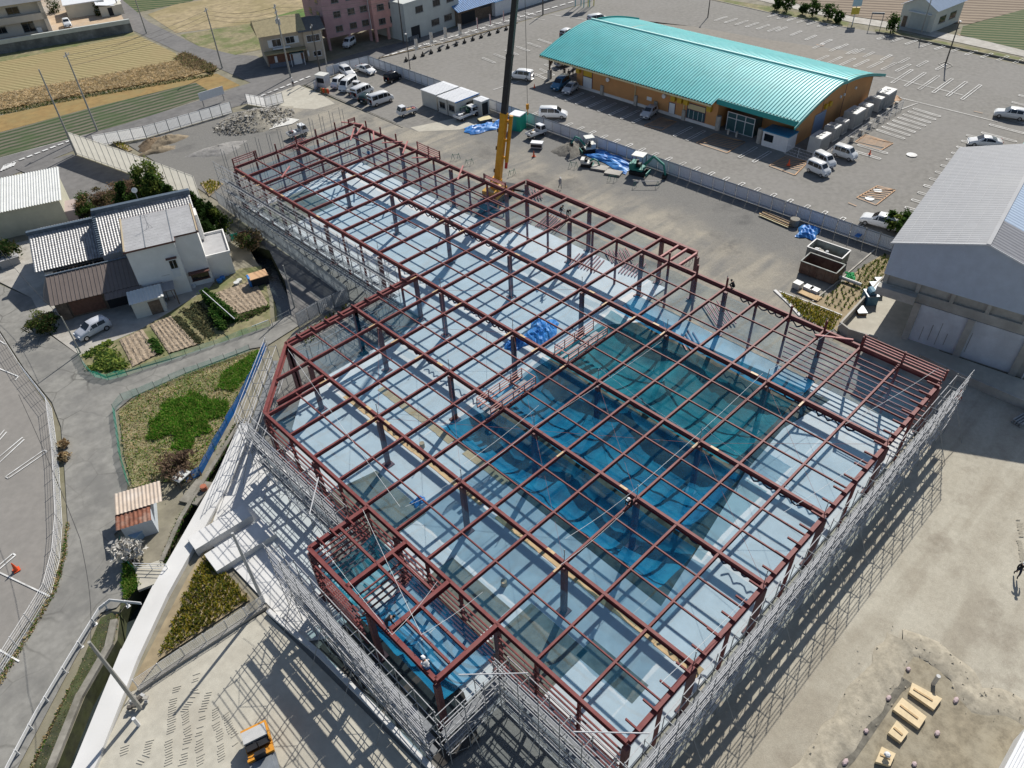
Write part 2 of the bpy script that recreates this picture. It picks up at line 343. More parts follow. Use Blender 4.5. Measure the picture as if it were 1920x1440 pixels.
sheet('weed_field', grass_s, px((337,65),(484,42),(494,92),(440,103),(373,87)))
sheet('green_lawn_patch', lawn, px((492,38),(588,10),(590,32),(520,46)))
sheet('green_field', greenfld, px((205,5),(215,-10),(400,-14),(360,2),(255,24)))
# roads
sheet('village_road', asph_d, px((170,-12),(248,57),(333,97),(407,127),(473,157),(560,140),(480,105),(440,103),(373,87),(280,42),(215,-12)))
sheet('street', asph_d, px((-120,330),(0,296),(130,262),(240,231),(400,180),(455,160),(530,138),(620,116),(700,96),(830,60),(905,33),(1000,2),(1050,-14),(1150,-14),(1110,2),(970,42),(860,72),(690,119),(560,163),(480,190),(430,204),(250,250),(135,284),(0,338),(-120,372)))
sheet('house_forecourt', asph_d, px((407,127),(470,108),(600,120),(700,92),(760,78),(860,50),(905,33),(830,60),(700,96),(530,138),(473,157)))
# store car park
lot = px((693,123),(702,114),(860,75),(970,44),(1108,4),(1130,-14),(1300,-14),(1330,-4),(1440,22),(1590,52),(1650,62),(1920,124),(2100,166),(2100,760),(1700,520),(1672,474),(1500,416),(1250,326),(1000,241),(817,168))
sheet('store_car_park', asph, lot)
sheet('store_car_park_patch', mat('lot_asphalt_pale', (.235,.215,.185), .93, .12, 1.2, detail=10, dirt=(.27,.25,.215), dscale=.09, damt=.5), px((1180,40),(1300,50),(1440,75),(1560,92),(1678,108),(1660,130),(1600,140),(1440,100),(1215,40)))
sheet('planting_strip', grass_s, px((1300,-10),(1440,12),(1592,43),(1588,52),(1440,24),(1330,0)))
sheet('planting_strip', grass_s, px((1640,55),(1680,60),(1920,110),(1920,118),(1700,72),(1642,61)))
sheet('farm_track', conc, px((1300,-20),(1395,-6),(1480,15),(1600,43),(1690,57),(1920,107),(2100,150),(2100,130),(1920,88),(1790,66),(1690,45),(1600,32),(1480,5),(1400,-14)))
sheet('ploughed_field', plough, px((1340,-24),(1480,4),(1600,31),(1690,44),(1820,45),(2100,-30),(1900,-60)))
sheet('cabbage_field', greenfld, px((1800,66),(1805,50),(1920,18),(2100,-28),(2100,128),(1920,95)))
# site
site = px((240,272),(436,212),(505,200),(585,172),(755,238),(1000,242),(1250,326),(1500,416),(1672,474),(1660,500),(1560,640),(1790,720),(1990,800),(2300,1560),(790,1560),(770,1440),(500,1150),(470,810),(548,625),(655,560),(410,378))
sheet('building_site', gravel, site)
sheet('site_car_park', asph, px((572,158),(614,147),(693,124),(817,168),(995,238),(925,228),(860,240),(785,248),(755,238),(640,188)))
sheet('concrete_apron', conc_y, px((480,190),(560,160),(600,176),(628,195),(590,206),(548,203)))
sheet('dirt_yard', dirt_y, px((1775,705),(1990,800),(2300,1560),(880,1560),(1180,1390)))
sheet('concrete_apron', conc_y, px((905,212),(925,228),(862,244),(785,248),(770,240)))
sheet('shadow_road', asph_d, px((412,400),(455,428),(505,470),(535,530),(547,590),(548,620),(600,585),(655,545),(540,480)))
# neighbour's side
sheet('old_lane', asph_old, px((-140,520),(0,535),(60,560),(95,630),(145,665),(160,672),(172,700),(200,712),(240,705),(350,665),(500,612),(545,592),(560,612),(500,650),(470,655),(350,700),(250,745),(218,772),(224,860),(240,912),(236,985),(215,1003),(238,1060),(260,1075),(255,1100),(220,1140),(190,1150),(140,1240),(35,1440),(0,1500),(-160,1500),(-140,1320),(-60,1300),(0,1245),(62,1165),(104,1105),(124,1040),(128,980),(121,870),(115,800),(98,755),(45,690),(0,620),(-60,590)))
sheet('neighbour_car_park', asph_p, px((-60,590),(0,625),(45,700),(92,765),(103,860),(110,1000),(100,1090),(60,1160),(0,1240),(-60,1300),(-220,1360),(-220,560)))
sheet('garden_soil', grass_s, px((150,668),(180,655),(262,620),(330,580),(395,540),(450,505),(490,500),(505,560),(508,612),(350,665),(200,708),(165,690)))
sheet('grass_plot', grass_s, px((224,772),(262,742),(350,702),(470,660),(500,652),(455,740),(395,850),(378,890),(345,905),(300,905),(250,915),(235,860)))
sheet('dark_car_park', asph_d, px((30,318),(135,290),(355,370),(330,380),(240,395),(150,420),(110,350)))
sheet('house_plot', conc, px((-60,500),(20,460),(140,430),(350,380),(430,420),(420,500),(395,540),(330,580),(262,620),(180,655),(150,668),(92,625),(60,560),(0,530)))
sheet('lane_verge', black_s, px((225,1150),(262,1096),(300,1070),(290,1062),(245,1062),(235,1100)))
sheet('canal_verge', black_s, px((190,1160),(212,1150),(222,1165),(205,1210),(150,1310),(100,1437),(80,1490),(40,1490),(70,1430),(130,1300)))
# white concrete yard and yard with the roller
sheet('white_concrete_yard', conc_w, px((472,815),(500,830),(560,890),(610,985),(655,1165),(610,1200),(570,1205),(500,1132),(388,1012),(398,985),(430,900)))
sheet('roller_yard', conc_y, px((497,1150),(790,1440),(850,1500),(150,1500),(180,1440),(246,1300)))
sheet('planting_soil', mat('planting_soil', (.30,.24,.15), .95, .2, 1.), px((352,1085),(385,1030),(472,1124),(300,1238),(256,1296),(240,1300)))
sheet('planting_soil', mat('planting_soil', (.30,.24,.15), .95, .2, 1.), px((1656,478),(1690,485),(1682,505),(1570,625),(1540,598),(1452,545),(1530,570),(1620,500)))
sheet('planting_soil', mat('planting_soil', (.30,.24,.15), .95, .2, 1.), px((205,268),(222,263),(250,282),(240,286)))
sheet('planting_soil', mat('planting_soil', (.30,.24,.15), .95, .2, 1.), px((376,345),(398,338),(420,346),(393,370)))
sheet('warehouse_yard', conc_y, px((1570,622),(1682,505),(1760,520),(1760,660),(2050,760),(2050,815),(1990,792),(1790,706),(1640,640)))

# ---------------------------------------------------------------- painted markings
def strip(mb, a, b, wd, z):
    a, b = Vector((a[0],a[1],0)), Vector((b[0],b[1],0)); d = (b-a).normalized(); n = Vector((-d.y, d.x, 0))*wd/2
    mb.quad((*(a-n).xy, z), (*(b-n).xy, z), (*(b+n).xy, z), (*(a+n).xy, z))
ZP = .004*(_lay[0]+2)
def marks(name, segs, m=white_p, wd=.10):
    mb = MB()
    for a, b in segs: strip(mb, a, b, wd, ZP)
    o = struct(mb.build(name, m)); return o
def ubay(x0, x1, y, gap=.46):
    """long U: two lines joined at both ends"""
    h = gap/2; return [((x0,y-h),(x1,y-h)),((x0,y+h),(x1,y+h)),((x1,y-h),(x1,y+h)),((x0,y-h),(x0,y+h))]
S = []
for i in range(24): S += ubay(64.4, 68.0, 10.3+2.5*i)              # along the hoarding
for y in (70.2,67.8,65.3,62.8,60.3,57.8,55.3,52.9,44.6,42.2,32.8,30.4): S += ubay(74.6, 79.3, y)
def row(p0, p1, n, ldir, L, gap=.46):
    """n U-bays from p0 to p1, each running from the point along ldir for L"""
    out = []; d = Vector((ldir[0], ldir[1], 0)).normalized(); nn = Vector((-d.y, d.x, 0))*gap/2
    for i in range(n):
        c = p0.lerp(p1, i/max(1, n-1)); e = c+d*L
        out += [(c+nn, e+nn), (c-nn, e-nn), (c+nn, c-nn), (e+nn, e-nn)]
    return out
S += row(at(1644,245), at(1712,205), 8, at(1690,262)-at(1648,248), 4.6)
S += row(at(1595,283), at(1608,273), 2, at(1640,290)-at(1600,278), 4.6)
S += row(at(1672,157), at(1803,188), 6, at(1690,140)-at(1664,157), 8.5)
S += row(at(1525,92), at(1755,132), 8, at(1540,82)-at(1518,92), 3.8)
S += row(at(1645,75), at(1900,120), 10, at(1660,70)-at(1645,75), 3.6)
S += row(at(1455,60), at(1600,102), 6, at(1470,54)-at(1455,60), 3.8)
S += row(at(1440,33), at(1552,55), 7, at(1456,28)-at(1440,33), 3.2)
S += row(at(1340,40), at(1440,60), 6, at(1352,36)-at(1340,40), 4.)
S += row(at(1525,118), at(1680,135), 7, at(1540,110)-at(1522,118), 5.)
S += row(at(1697,390), at(1812,255), 12, at(1737,402)-at(1697,390), 5.)
S += row(at(1840,250), at(1910,180), 6, at(1870,258)-at(1840,250), 5.)
S += row(at(778,88), at(985,25), 14, at(795,93)-at(778,88), 3.0, .5)
S += row(at(905,110), at(1010,75), 6, at(920,116)-at(905,110), 4.0)
S += row(at(1003,140), at(1040,105), 5, at(1020,148)-at(1003,140), 4.5)
S += [(at(1655,143), at(1805,180)), (at(1680,183), at(1870,230)), (at(1690,206), at(1720,195)), (at(925,170), at(1045,130)), (at(1125,42), at(1030,28)), (at(985,33), at(1022,39))]
marks('bay_lines', S)
# hatched no-parking boxes
def hatch(a, b, c, d, n):
    out = [(a,b),(b,c),(c,d),(d,a)]
    for i in range(1, n):
        t = i/n; out.append((a.lerp(b, t), d.lerp(c, min(1,t+.25))))
    return out
H = []
for q in ([(1208,237),(1240,222),(1268,230),(1240,246)], [(1306,269),(1341,252),(1397,268),(1363,288)], [(1442,312),(1474,294),(1515,305),(1490,330)], [(1603,268),(1622,254),(1674,270),(1652,283)], [(1606,372),(1645,350),(1678,358),(1642,386)], [(1672,185),(1680,180),(1690,188),(1674,196)]):
    H += hatch(*px(*q), 8)
for a, b in (((1590,382),(1605,388)),((1825,210),(1842,214)),((1795,65),(1800,68)),((712,118),(726,122)),((1530,85),(1545,88))): H.append((at(*a), at(*b)))
marks('hatched_boxes', H, orange_p, .16)
S = []
for (a, b) in (((0,693),(36,708)),((36,708),(30,715)),((0,640),(12,648)),
    ((0,870),(47,826)),((0,859),(44,822)), ((12,896),(84,846)),((17,899),(90,849)),((12,896),(17,899)),((84,846),(90,849)),((0,828),(14,812)),((0,820),(10,808)),
    ((0,1062),(26,1040)),((0,1070),(31,1043)),((26,1040),(31,1043)),((0,1075),(95,1120)),((0,1220),(38,1242))):
    S.append((at(*a), at(*b)))
marks('neighbour_bay_lines', S, white_p, .12)
# street edge blocks and kerb dashes
S = []
for k in range(10): a = at(8+k*14.5, 313-k*5.6); b = at(18+k*14.5, 309-k*5.6); S.append((a, b))
for k in range(9): a = at(478+k*12, 186-k*4.8); b = at(486+k*12, 182.6-k*4.8); S.append((a, b))
for k in range(26): a = at(690+k*15, 116-k*4.35); b = at(700+k*15, 113-k*4.35); S.append((a, b))
marks('street_dashes', S, white_p, .45)
S = []
for k in range(5): a = at(3+k*5.5, 322-k*2.2); S.append((a, a+Vector((1.0,1.6,0))))
marks('street_lettering', S, white_p, .35)
for u, v, r in ((1709,292,.75),(1645,359,.6),(1630,374,.6)):
    p = at(u, v); mb = MB(); mb.sheet([(p.x+r*math.cos(a*.35), p.y+r*math.sin(a*.35)) for a in range(18)], ZP); struct(mb.build('manhole_ring', white_p))
# ground cover made of blades
def blades(name, poly, n, h, mats, wid=.05, lean=.6, seed=1, dens=None, label=None, cat=None):
    rnd = random.Random(seed); xs = [p.x for p in poly]; ys = [p.y for p in poly]; mb = MB(); k = 0; tries = 0
    while k < n and tries < n*20:
        tries += 1; p = Vector((rnd.uniform(min(xs), max(xs)), rnd.uniform(min(ys), max(ys)), 0))
        if not inside(p, poly): continue
        if dens and rnd.random() > dens(p): continue
        a = rnd.uniform(0, 6.28); hh = h*rnd.uniform(.5, 1.3); wx, wy = math.cos(a)*wid*rnd.uniform(.6,1.5), math.sin(a)*wid*rnd.uniform(.6,1.5)
        lx, ly = rnd.uniform(-lean, lean)*hh, rnd.uniform(-lean, lean)*hh; mi = rnd.randrange(len(mats))
        mb.add([(p.x-wx,p.y-wy,.0),(p.x+wx,p.y+wy,.0),(p.x+lx+wx*.5,p.y+ly+wy*.5,hh),(p.x+lx-wx*.5,p.y+ly-wy*.5,hh)], [(0,1,2,3)], mi); k += 1
    return stuff(mb.build(name, mats), label, cat)

def treads(label, pts, wd=.5, sp=.22, z=None):
    """cleated track print: low pressed ridges across the path"""
    pts = [at(*p) for p in pts]; mb = MB(); z = z or ZP+.0; sp = .17
    for a, b in zip(pts[:-1], pts[1:]):
        d = (b-a); n = max(1, int(d.length/sp)); d.normalize(); s_ = Vector((-d.y, d.x, 0))
        for i in range(n):
            if random.random() < .14: continue
            c = a.lerp(b, i/n)+s_*(.12*math.sin(i*.11+a.x)+random.uniform(-.04,.04)); w1 = wd*random.uniform(.7,1.1)/2; p, q = c-s_*w1+d*.04, c+s_*w1-d*.04
            mb.ext([(-.05,0),(.05,0),(.02,.014),(-.02,.014)], (p.x,p.y,z), (q.x,q.y,z), 0, False)
    return struct(mb.build('tread_marks', conc_y if 'yard' in label else dirt_y))
for q in (((372,1265),(368,1300),(345,1340),(352,1380),(340,1440)),((395,1300),(380,1345),(372,1390),(375,1440)),((330,1290),(322,1330),(318,1385),(315,1440)),((425,1340),(440,1375),(447,1400)),((240,1395),(236,1420)),((285,1390),(278,1420),(262,1440)),((405,1330),(412,1370),(420,1430))): treads('yard', q)
for q in (((1905,970),(1912,1010),(1918,1060)),((1700,1195),(1760,1210),(1800,1250))): treads('dirt', q, .4)
# ================================================================ STEEL FRAME UNDER CONSTRUCTION
ZT = 6.4                                             # top of steel
red   = mat('red_oxide_steel', (.17,.034,.032), .6, .18, 2.2, dirt=(.22,.085,.08), dscale=.5, damt=.5)
redpl = mat('pale_red_steel', (.40,.15,.14), .6, .12, 2.)
plate = mat('bare_steel_plate', (.50,.33,.17), .5, .2, 3.)
colm  = mat('column_steel', (.15,.065,.065), .6, .15, 2.)
slab  = mat('slab_concrete', (.58,.59,.59), .85, .07, .8, detail=10, dirt=(.50,.51,.51), dscale=.22, damt=.5)
soil_d= mat('floor_soil', (.15,.155,.13), .95, .3, 1.2, bump=.6, detail=11, dirt=(.22,.21,.17), dscale=.5, damt=.6)
ply   = mat('plywood', (.52,.37,.20), .8, .15, 2., dirt=(.42,.29,.16), dscale=.6, damt=.6)
tarpb = mat('blue_tarp', (.03,.18,.52), .45, .25, 1.5, dirt=(.12,.36,.68), dscale=.8, damt=.5)
darkm = mat('dark_cloth', (.02,.022,.026), .8)
DY = 10.65
XL = [-6.5, 0.0, 8.0, 16.05, 26.0, 35.9]
YL = [-10.7, 0.0, DY, 2*DY, 3*DY, 4*DY, 5*DY, 6*DY, 75.0]
frame = thing('unfinished_building', 'large red steel building frame of beams and columns in the middle of the site', 'steel frame')
_bm = {}
def beam(name, a, b, wd, h, m=red, par=frame, kind='h'):
    """part between two points at its top; alike lengths share mesh data"""
    a, b = Vector(a), Vector(b); L = round((b-a).length, 2); key = (kind, L, wd, h, m.name)
    if key not in _bm:
        mb = MB()
        (mb.hbeam if kind == 'h' else mb.bar)((0,0,-h/2), (L,0,-h/2), wd, h) if kind != 't' else mb.tube((0,0,0), (L,0,0), wd, 6)
        _bm[key] = mb.mesh(name, m)
    d = (b-a); rz = math.atan2(d.y, d.x); ry = -math.atan2(d.z, math.hypot(d.x, d.y))
    return inst(name, _bm[key], par, a, (0, ry, rz))
def xbounds(y):
    if y < 28.8: lo = -6.5
    elif y < 36: lo = -6.5+(y-28.8)/7.2*6.7
    else: lo = 16.05
    return lo, 35.9
# cross beams (run along X) every third of a bay
ys = [-10.7]
y = -10.7
for k in range(8):
    a, b = YL[k], YL[k+1]; n = 3
    for i in range(1, n+1): ys.append(a+(b-a)*i/n)
for y in ys:
    lo, hi = xbounds(y)
    xs = [x for x in XL if lo+.6 < x < hi-.1]
    pts = [lo]+xs+[hi]
    for a, b in zip(pts[:-1], pts[1:]):
        if b-a < .4: continue
        beam('cross_beam', (a+.14,y,ZT-.02), (b-.14,y,ZT-.02), .165 if y > -10 else .3, .36 if y > -10 else .5)
beam('cross_beam', (.3,36,ZT), (16.05,36,ZT), .3, .55)
beam('cross_beam', (-5.0,29.2,ZT-.02), (-.2,29.2,ZT-.02), .25, .5)
# girders (run along Y) on the column rows
rows = {-6.5:(-10.7,28.8), 0.0:(-10.7,36), 8.0:(-10.7,36), 16.05:(-10.7,75), 26.0:(-10.7,75), 35.9:(-10.7,75)}
for x, (a, b) in rows.items():
    pts = [a]+[v for v in YL if a+.5 < v < b-.5]+[b]
    for p, q in zip(pts[:-1], pts[1:]): beam('girder', (x,p,ZT), (x,q,ZT), .23, .5)
beam('girder', (-6.5,28.8,ZT), (.2,36,ZT), .3, .6)
# secondary beams (thin, along Y) at thirds between girders
sec = [(-3.25,-10.7,29),(2.67,-10.7,36),(5.33,-10.7,36),(10.7,-10.7,36),(13.35,-10.7,36),(19.35,-10.7,75),(22.7,-10.7,75),(29.3,-10.7,75),(32.6,-10.7,75)]
for x, a, b in sec:
    pts = [v for v in ys if a-.1 <= v <= b+.1]
    if pts[-1] < b-.5: pts.append(b)
    for p, q in zip(pts[:-1], pts[1:]):
        beam('purlin', (x,p+.09,ZT+.015), (x,q-.09,ZT+.015), .09, .16)
# back extension and canopy
for a, b in (((39.5,42.6,ZT),(39.5,21.3,ZT)), ((39.5,21.3,ZT),(39.5,16.6,ZT))): beam('girder', a, b, .34, .6)
for y in (42.6,39.05,35.5,31.95,28.4,24.85,21.3): beam('cross_beam', (36.1,y,ZT-.02), (39.3,y,ZT-.02), .2, .4)
for y in (19.0,17.9,16.6): beam('cross_beam', (36.1,y,ZT-.02), (39.3,y,ZT-.02), .2, .35, redpl)
# front porch bay
PX0 = -11.7
for a, b in (((PX0,13.9,ZT),(PX0,-.1,ZT)), ((PX0,13.9,ZT),(-6.5,13.9,ZT)), ((PX0,-.1,ZT),(-6.5,-.1,ZT)), ((PX0,9.3,ZT),(-6.5,9.3,ZT)), ((PX0,4.6,ZT),(-6.5,4.6,ZT))): beam('girder', a, b, .3, .5)
for p, q in ((13.8,9.4),(9.2,4.7),(4.5,0)): beam('purlin', (-9.1,p,ZT+.015), (-9.1,q,ZT+.015), .18, .28)
beam('purlin', (-10.4,4.5,ZT+.015), (-10.4,0.1,ZT+.015), .16, .26); beam('purlin', (-7.8,9.2,ZT+.015), (-7.8,4.7,ZT+.015), .16, .26)
# columns with base plates
cm = MB().bx(-.19,.19,-.19,.19,.3,ZT-.72).bx(-.42,.42,-.42,.42,.28,.36).mesh('column', colm)
cols = []
for x, (a, b) in rows.items():
    for y in [a]+[v for v in YL if a+.5 < v < b-.5]+[b]: cols.append((x, y))
for x, y in cols+[(39.5,42.6),(39.5,32),(39.5,21.3),(39.5,16.6),(PX0,13.9),(PX0,-.1),(PX0,6.9),(.2,36),(16.05,36.2),(8,36)]: inst('column', cm, frame, (x,y,0))
# knee braces under the row girders and intermediate wall posts
pm_ = MB().bx(-.1,.1,-.1,.1,.3,ZT-.5).mesh('wall_post', red)
for y in ys:
    if all(abs(y-v) > .5 for v in YL):
        if y < 28.8: inst('wall_post', pm_, frame, (-6.5,y,0))
        inst('wall_post', pm_, frame, (35.9,y,0))
        if y > 36.5: inst('wall_post', pm_, frame, (16.05,y,0))
for x in (-3.25,4,12,21,31): inst('wall_post', pm_, frame, (x,-10.7,0))
for x in (19.4,22.7,29.3,32.6): inst('wall_post', pm_, frame, (x,75,0))
# orange splice plates on the girders
sp = MB().bx(-.11,.11,-.35,.35,0,.02).mesh('splice_plate', plate)
for x in (0.,8.,16.05,26.):
    for y in YL[1:8]:
        if y < rows[x][1]-3:
            for dy in (-1.3,1.3):
                if random.random() < .3: inst('splice_plate', sp, frame, (x,y+dy,ZT+.004))
sp2 = MB().bx(-.38,.38,-.08,.08,0,.02).mesh('splice_plate', plate)
for x in (0.,8.,16.05,26.):
    for y in ys[1:-1]:
        if y < rows[x][1]-1 and random.random() < .28: inst('splice_plate', sp2, frame, (x-.75,y,ZT-.016))
# stub posts standing on the outer beams
st = MB().bx(-.08,.08,-.08,.08,0,1.0).mesh('stub_post', red)
for y in (14.2,10.65,3.55,0.,-3.55,17.75): inst('stub_post', st, frame, (35.9,y,ZT))
for x in (19.4,22.7,26,29.3,32.6): inst('stub_post', st, frame, (x,75,ZT))
for y in (71.9,68.4,64.8): inst('stub_post', st, frame, (35.9,y,ZT))
# purlin cleats along the near edge (short stubs over the edge beam)
cl = MB().hbeam((0,-.2,0), (0,.85,0), .11, .16).mesh('purlin_stub', red)
for i in range(26): inst('purlin_stub', cl, frame, (-5.6+i*1.62,-10.7,ZT+.11))
for i in range(9): inst('purlin_stub', cl, frame, (1.4+i*1.62,36,ZT+.11), (0,0,math.pi))
cl2 = MB().hbeam((-.55,0,0), (.55,0,0), .14, .2).mesh('purlin_stub', red)
for y in (13.2,12.0,10.4): inst('purlin_stub', cl, frame, (PX0+.9+(13.2-y)*.9,13.9,ZT+.11), (0,0,math.pi))
# wall rails (girts) on the outer walls
def girts(a, b, z0, z1, dz, wd=.1, n=None, m=red):
    z = z0
    while z <= z1+.01:
        beam('wall_rail', (a[0],a[1],z), (b[0],b[1],z), wd, .12, m, kind='b'); z += dz
girts((-6.72,-10.5),(-6.72,-.3),.9,5.4,.75)
girts((-6.72,14.2),(-6.72,28.6),.9,5.4,.75)
girts((-6.72,.3),(-6.72,13.6),.9,5.4,.75)
girts((PX0-.2,13.8),(PX0-.2,8.),.9,5.6,.6)
girts((PX0,14.1),(-6.8,14.1),.9,5.6,.6)
girts((-11.2,9.3),(-6.9,9.3),.9,5.2,.75)
girts((36.12,3.4),(36.12,-10.5),.7,5.4,.6)
girts((36.12,42.8),(36.12,74.5),.7,5.0,1.1)
girts((16.4,75.2),(35.5,75.2),.9,5.0,1.1)
# raised parapet frames
def parapet(a, b, h=1.15, n=2, rails=4):
    a, b = Vector(a), Vector(b)
    for i in range(n+1):
        p = a.lerp(b, i/n); beam('parapet_post', p, p+Vector((0,0,h)), .14, .14, red, kind='b')
    for k in range(rails): beam('parapet_rail', a+Vector((0,0,h-.02-k*h*.24)), b+Vector((0,0,h-.02-k*h*.24)), .09, .09, redpl if k else red, kind='b')
parapet((36.0,-3.6,ZT), (36.0,-10.8,ZT))
parapet((36.0,55.5,ZT), (36.0,60.2,ZT)); parapet((36.0,46.8,ZT), (36.0,42.9,ZT), .7, 1, 3)
parapet((16.1,75,ZT), (19.6,75,ZT), 1.1, 1, 3); parapet((34.9,75,ZT), (36,75,ZT), .7, 1, 3)
# loose members laid across the steel
for (u,v), (u2,v2) in (((640,228),(680,233)),((681,233),(668,252)),((664,240),(657,262)),((700,245),(701,262)),((716,267),(755,265)),((764,264),(755,287)),((772,295),(825,294)),((868,310),(858,336)),((543,311),(528,332)),((1528,627),(1600,636))):
    beam('loose_member', at(u,v,ZT+.14), at(u2,v2,ZT+.14), .18, .12, redpl, kind='b')
# ---------------------------------------------------------------- floor
def fp(*pts): return [Vector((a, b, 0)) for a, b in pts]
fl = MB().prism(fp((-6.3,-10.5),(35.7,-10.5),(35.7,20),(39.3,20),(39.3,42.4),(35.7,42.4),(35.7,74.8),(16.3,74.8),(16.3,35.8),(.3,35.8),(-6.3,28.7)), .06, .28)
fl.prism(fp((-11.5,.1),(-6.35,.1),(-6.35,13.7),(-11.5,13.7)), .06, .18)
struct(fl.build('floor_slab', slab))
mb = MB()
for p in (fp((-6.2,3),(-2.6,3),(-2.6,9.6),(-6.2,9.6)), fp((-6.2,14.5),(-1.2,14.5),(-1.2,21.5),(-6.2,22.5)), fp((-2,-8),(-.2,-8),(-.2,-3.),(-2,-3)), fp((-6.2,-3.4),(-1.2,-3.4),(-1.2,2.2),(-6.2,2.2))): mb.sheet(p, .285)
struct(mb.build('soil_patch', soil_d))
struct(MB().sheet(fp((5.3,-4.9),(13.,-3.6),(21.2,-2.1),(28.,-1.7),(34.4,-2.9),(32.7,17.5),(29,20.6),(18.3,21),(10.5,20.1),(5.9,21.4)), .286).build('unpoured_floor', mat('wet_dark_soil', (.055,.06,.05), .9, .35, .9, bump=.7, detail=11, dirt=(.13,.13,.105), dscale=.45, damt=.7)))
struct(MB().sheet(fp((17.,66.),(25,66),(25,73.5),(17,73.5)), .285).build('soil_patch', soil_d))
k = 0
for x, y0, y1 in ((2.9,-10,31),(5.9,12.,30.)):
    y = y0
    while y < y1:
        L = 1.82
        if random.random() < .88:
            k += 1; b = MB().bx(-.45,.45,-.9,.9,0,.018).mesh('plywood_sheet', ply) if k == 1 else b
            tag(inst('plywood_sheet', b, None, (x+random.uniform(-.04,.04), y+.9, .29), (0,0,random.uniform(-.02,.02))), 'plywood sheet laid in a walkway line on the floor slab', 'plywood', 'plywood walkway sheets on the slab')
        y += L
# ---------------------------------------------------------------- safety nets
net_l = net_mat('pale_blue_net', (.06,.30,.55), .12, (.84,.93,.98))
net_d = net_mat('dense_blue_net', (.012,.23,.52), .47, (.62,.85,.97), (.03,.34,.60), .5)
net_g = net_mat('dense_teal_net', (.015,.25,.40), .45, (.62,.88,.95), (.04,.36,.48), .5)
def net(x0, x1, y0, y1, z, sag, m, label, nx=14, ny=24, seed=1):
    nx, ny = max(nx, int((x1-x0)/.35)), max(ny, int((y1-y0)/.35))
    rnd = random.Random(seed); mb = MB(); ph = [rnd.uniform(0, 6) for _ in range(4)]; vs = []
    cells = max(1, round((y1-y0)/DY))
    for j in range(ny+1):
        for i in range(nx+1):
            s, t = i/nx, j/ny; tt = (t*cells) % 1.0 if t < 1 else 1.0
            d = math.sin(math.pi*s)**.6*(.35+.65*math.sin(math.pi*tt)**.7)
            q_ = Vector((x0+(x1-x0)*s, y0+(y1-y0)*t, seed*7.)); wob = .16*mnoise.noise(q_*.5)+.09*mnoise.noise(q_*1.3)+.05*mnoise.noise(q_*2.6)
            vs.append((x0+(x1-x0)*s, y0+(y1-y0)*t, z-sag*d+wob*min(1, sag*2)))
    n = nx+1
    fs = [(j*n+i, j*n+i+1, (j+1)*n+i+1, (j+1)*n+i) for j in range(ny) for i in range(nx)]
    return tag(mb.add(vs, fs).build('safety_net', m, smooth=True), label, 'net', 'safety nets hung under the steel beams')
ZN = ZT-.85
net(-6.2,-.3,-10.4,29,ZN,.7,net_l,'pale blue safety net along the edge facing the white concrete yard',8,40,1)
net(.2,7.8,-10.4,-5.6,ZN,.4,net_l,'small pale blue safety net at the near corner of the frame',8,6,2)
net(.2,3.2,-5.5,17.4,ZN,.5,net_l,'narrow pale blue safety net over the long plywood walkway',6,30,20)
net(.2,7.8,17.5,35.8,ZN,.8,net_l,'pale blue safety net left of the dark blue nets by the angled corner',10,24,3)
net(8.2,15.8,17.5,35.8,ZN,.8,net_l,'pale blue safety net over the two blue tarps left of the guard-rail cages',10,24,4)
net(16.3,25.8,17.5,75,ZN,.8,net_l,'long pale blue safety net over the wing beside the long scaffold',12,60,5)
net(26.2,35.7,18,75,ZN,.8,net_l,'long pale blue safety net over the wing beside the crane',12,60,6)
net(36.1,39.3,21.4,42.4,ZN,.5,net_l,'narrow pale blue safety net in the back extension bay',6,20,7)
net(8.2,35.7,-10.4,-2.8,ZN,.5,net_l,'pale blue safety net strip along the far right edge of the frame',24,6,8)
net(29.8,35.7,-2.7,17.8,ZN,.6,net_l,'pale blue safety net below the raised parapet by the warehouse',8,24,9)
net(3.3,7.8,-5.5,17.3,ZN-.1,1.5,net_d,'dark blue sagging net nearest the porch bay',12,40,10)
net(8.2,15.9,-4.0,17.3,ZN-.1,1.5,net_d,'dark blue sagging net in the middle row, with the crouching worker above',12,40,11)
net(16.2,25.8,-2.6,17.3,ZN-.1,1.6,net_g,'teal sagging net in the third row of dark nets',14,40,12)
net(26.2,29.7,-2.6,17.3,ZN-.1,.9,net_d,'narrow dark blue net at the far side of the dark nets',8,40,13)
net(PX0+.2,-6.7,4.8,9.,2.6,1.2,net_d,'crumpled dark blue net in the porch bay, upper half',10,10,14)
net(PX0+.2,-6.7,.1,4.5,3.0,1.0,net_d,'crumpled dark blue net in the porch bay beside the crouching worker',10,10,15)
net(PX0+.2,-6.7,9.5,13.7,3.5,.9,net_g,'blue net in the corner of the porch bay beside the tall scaffold',10,10,16)
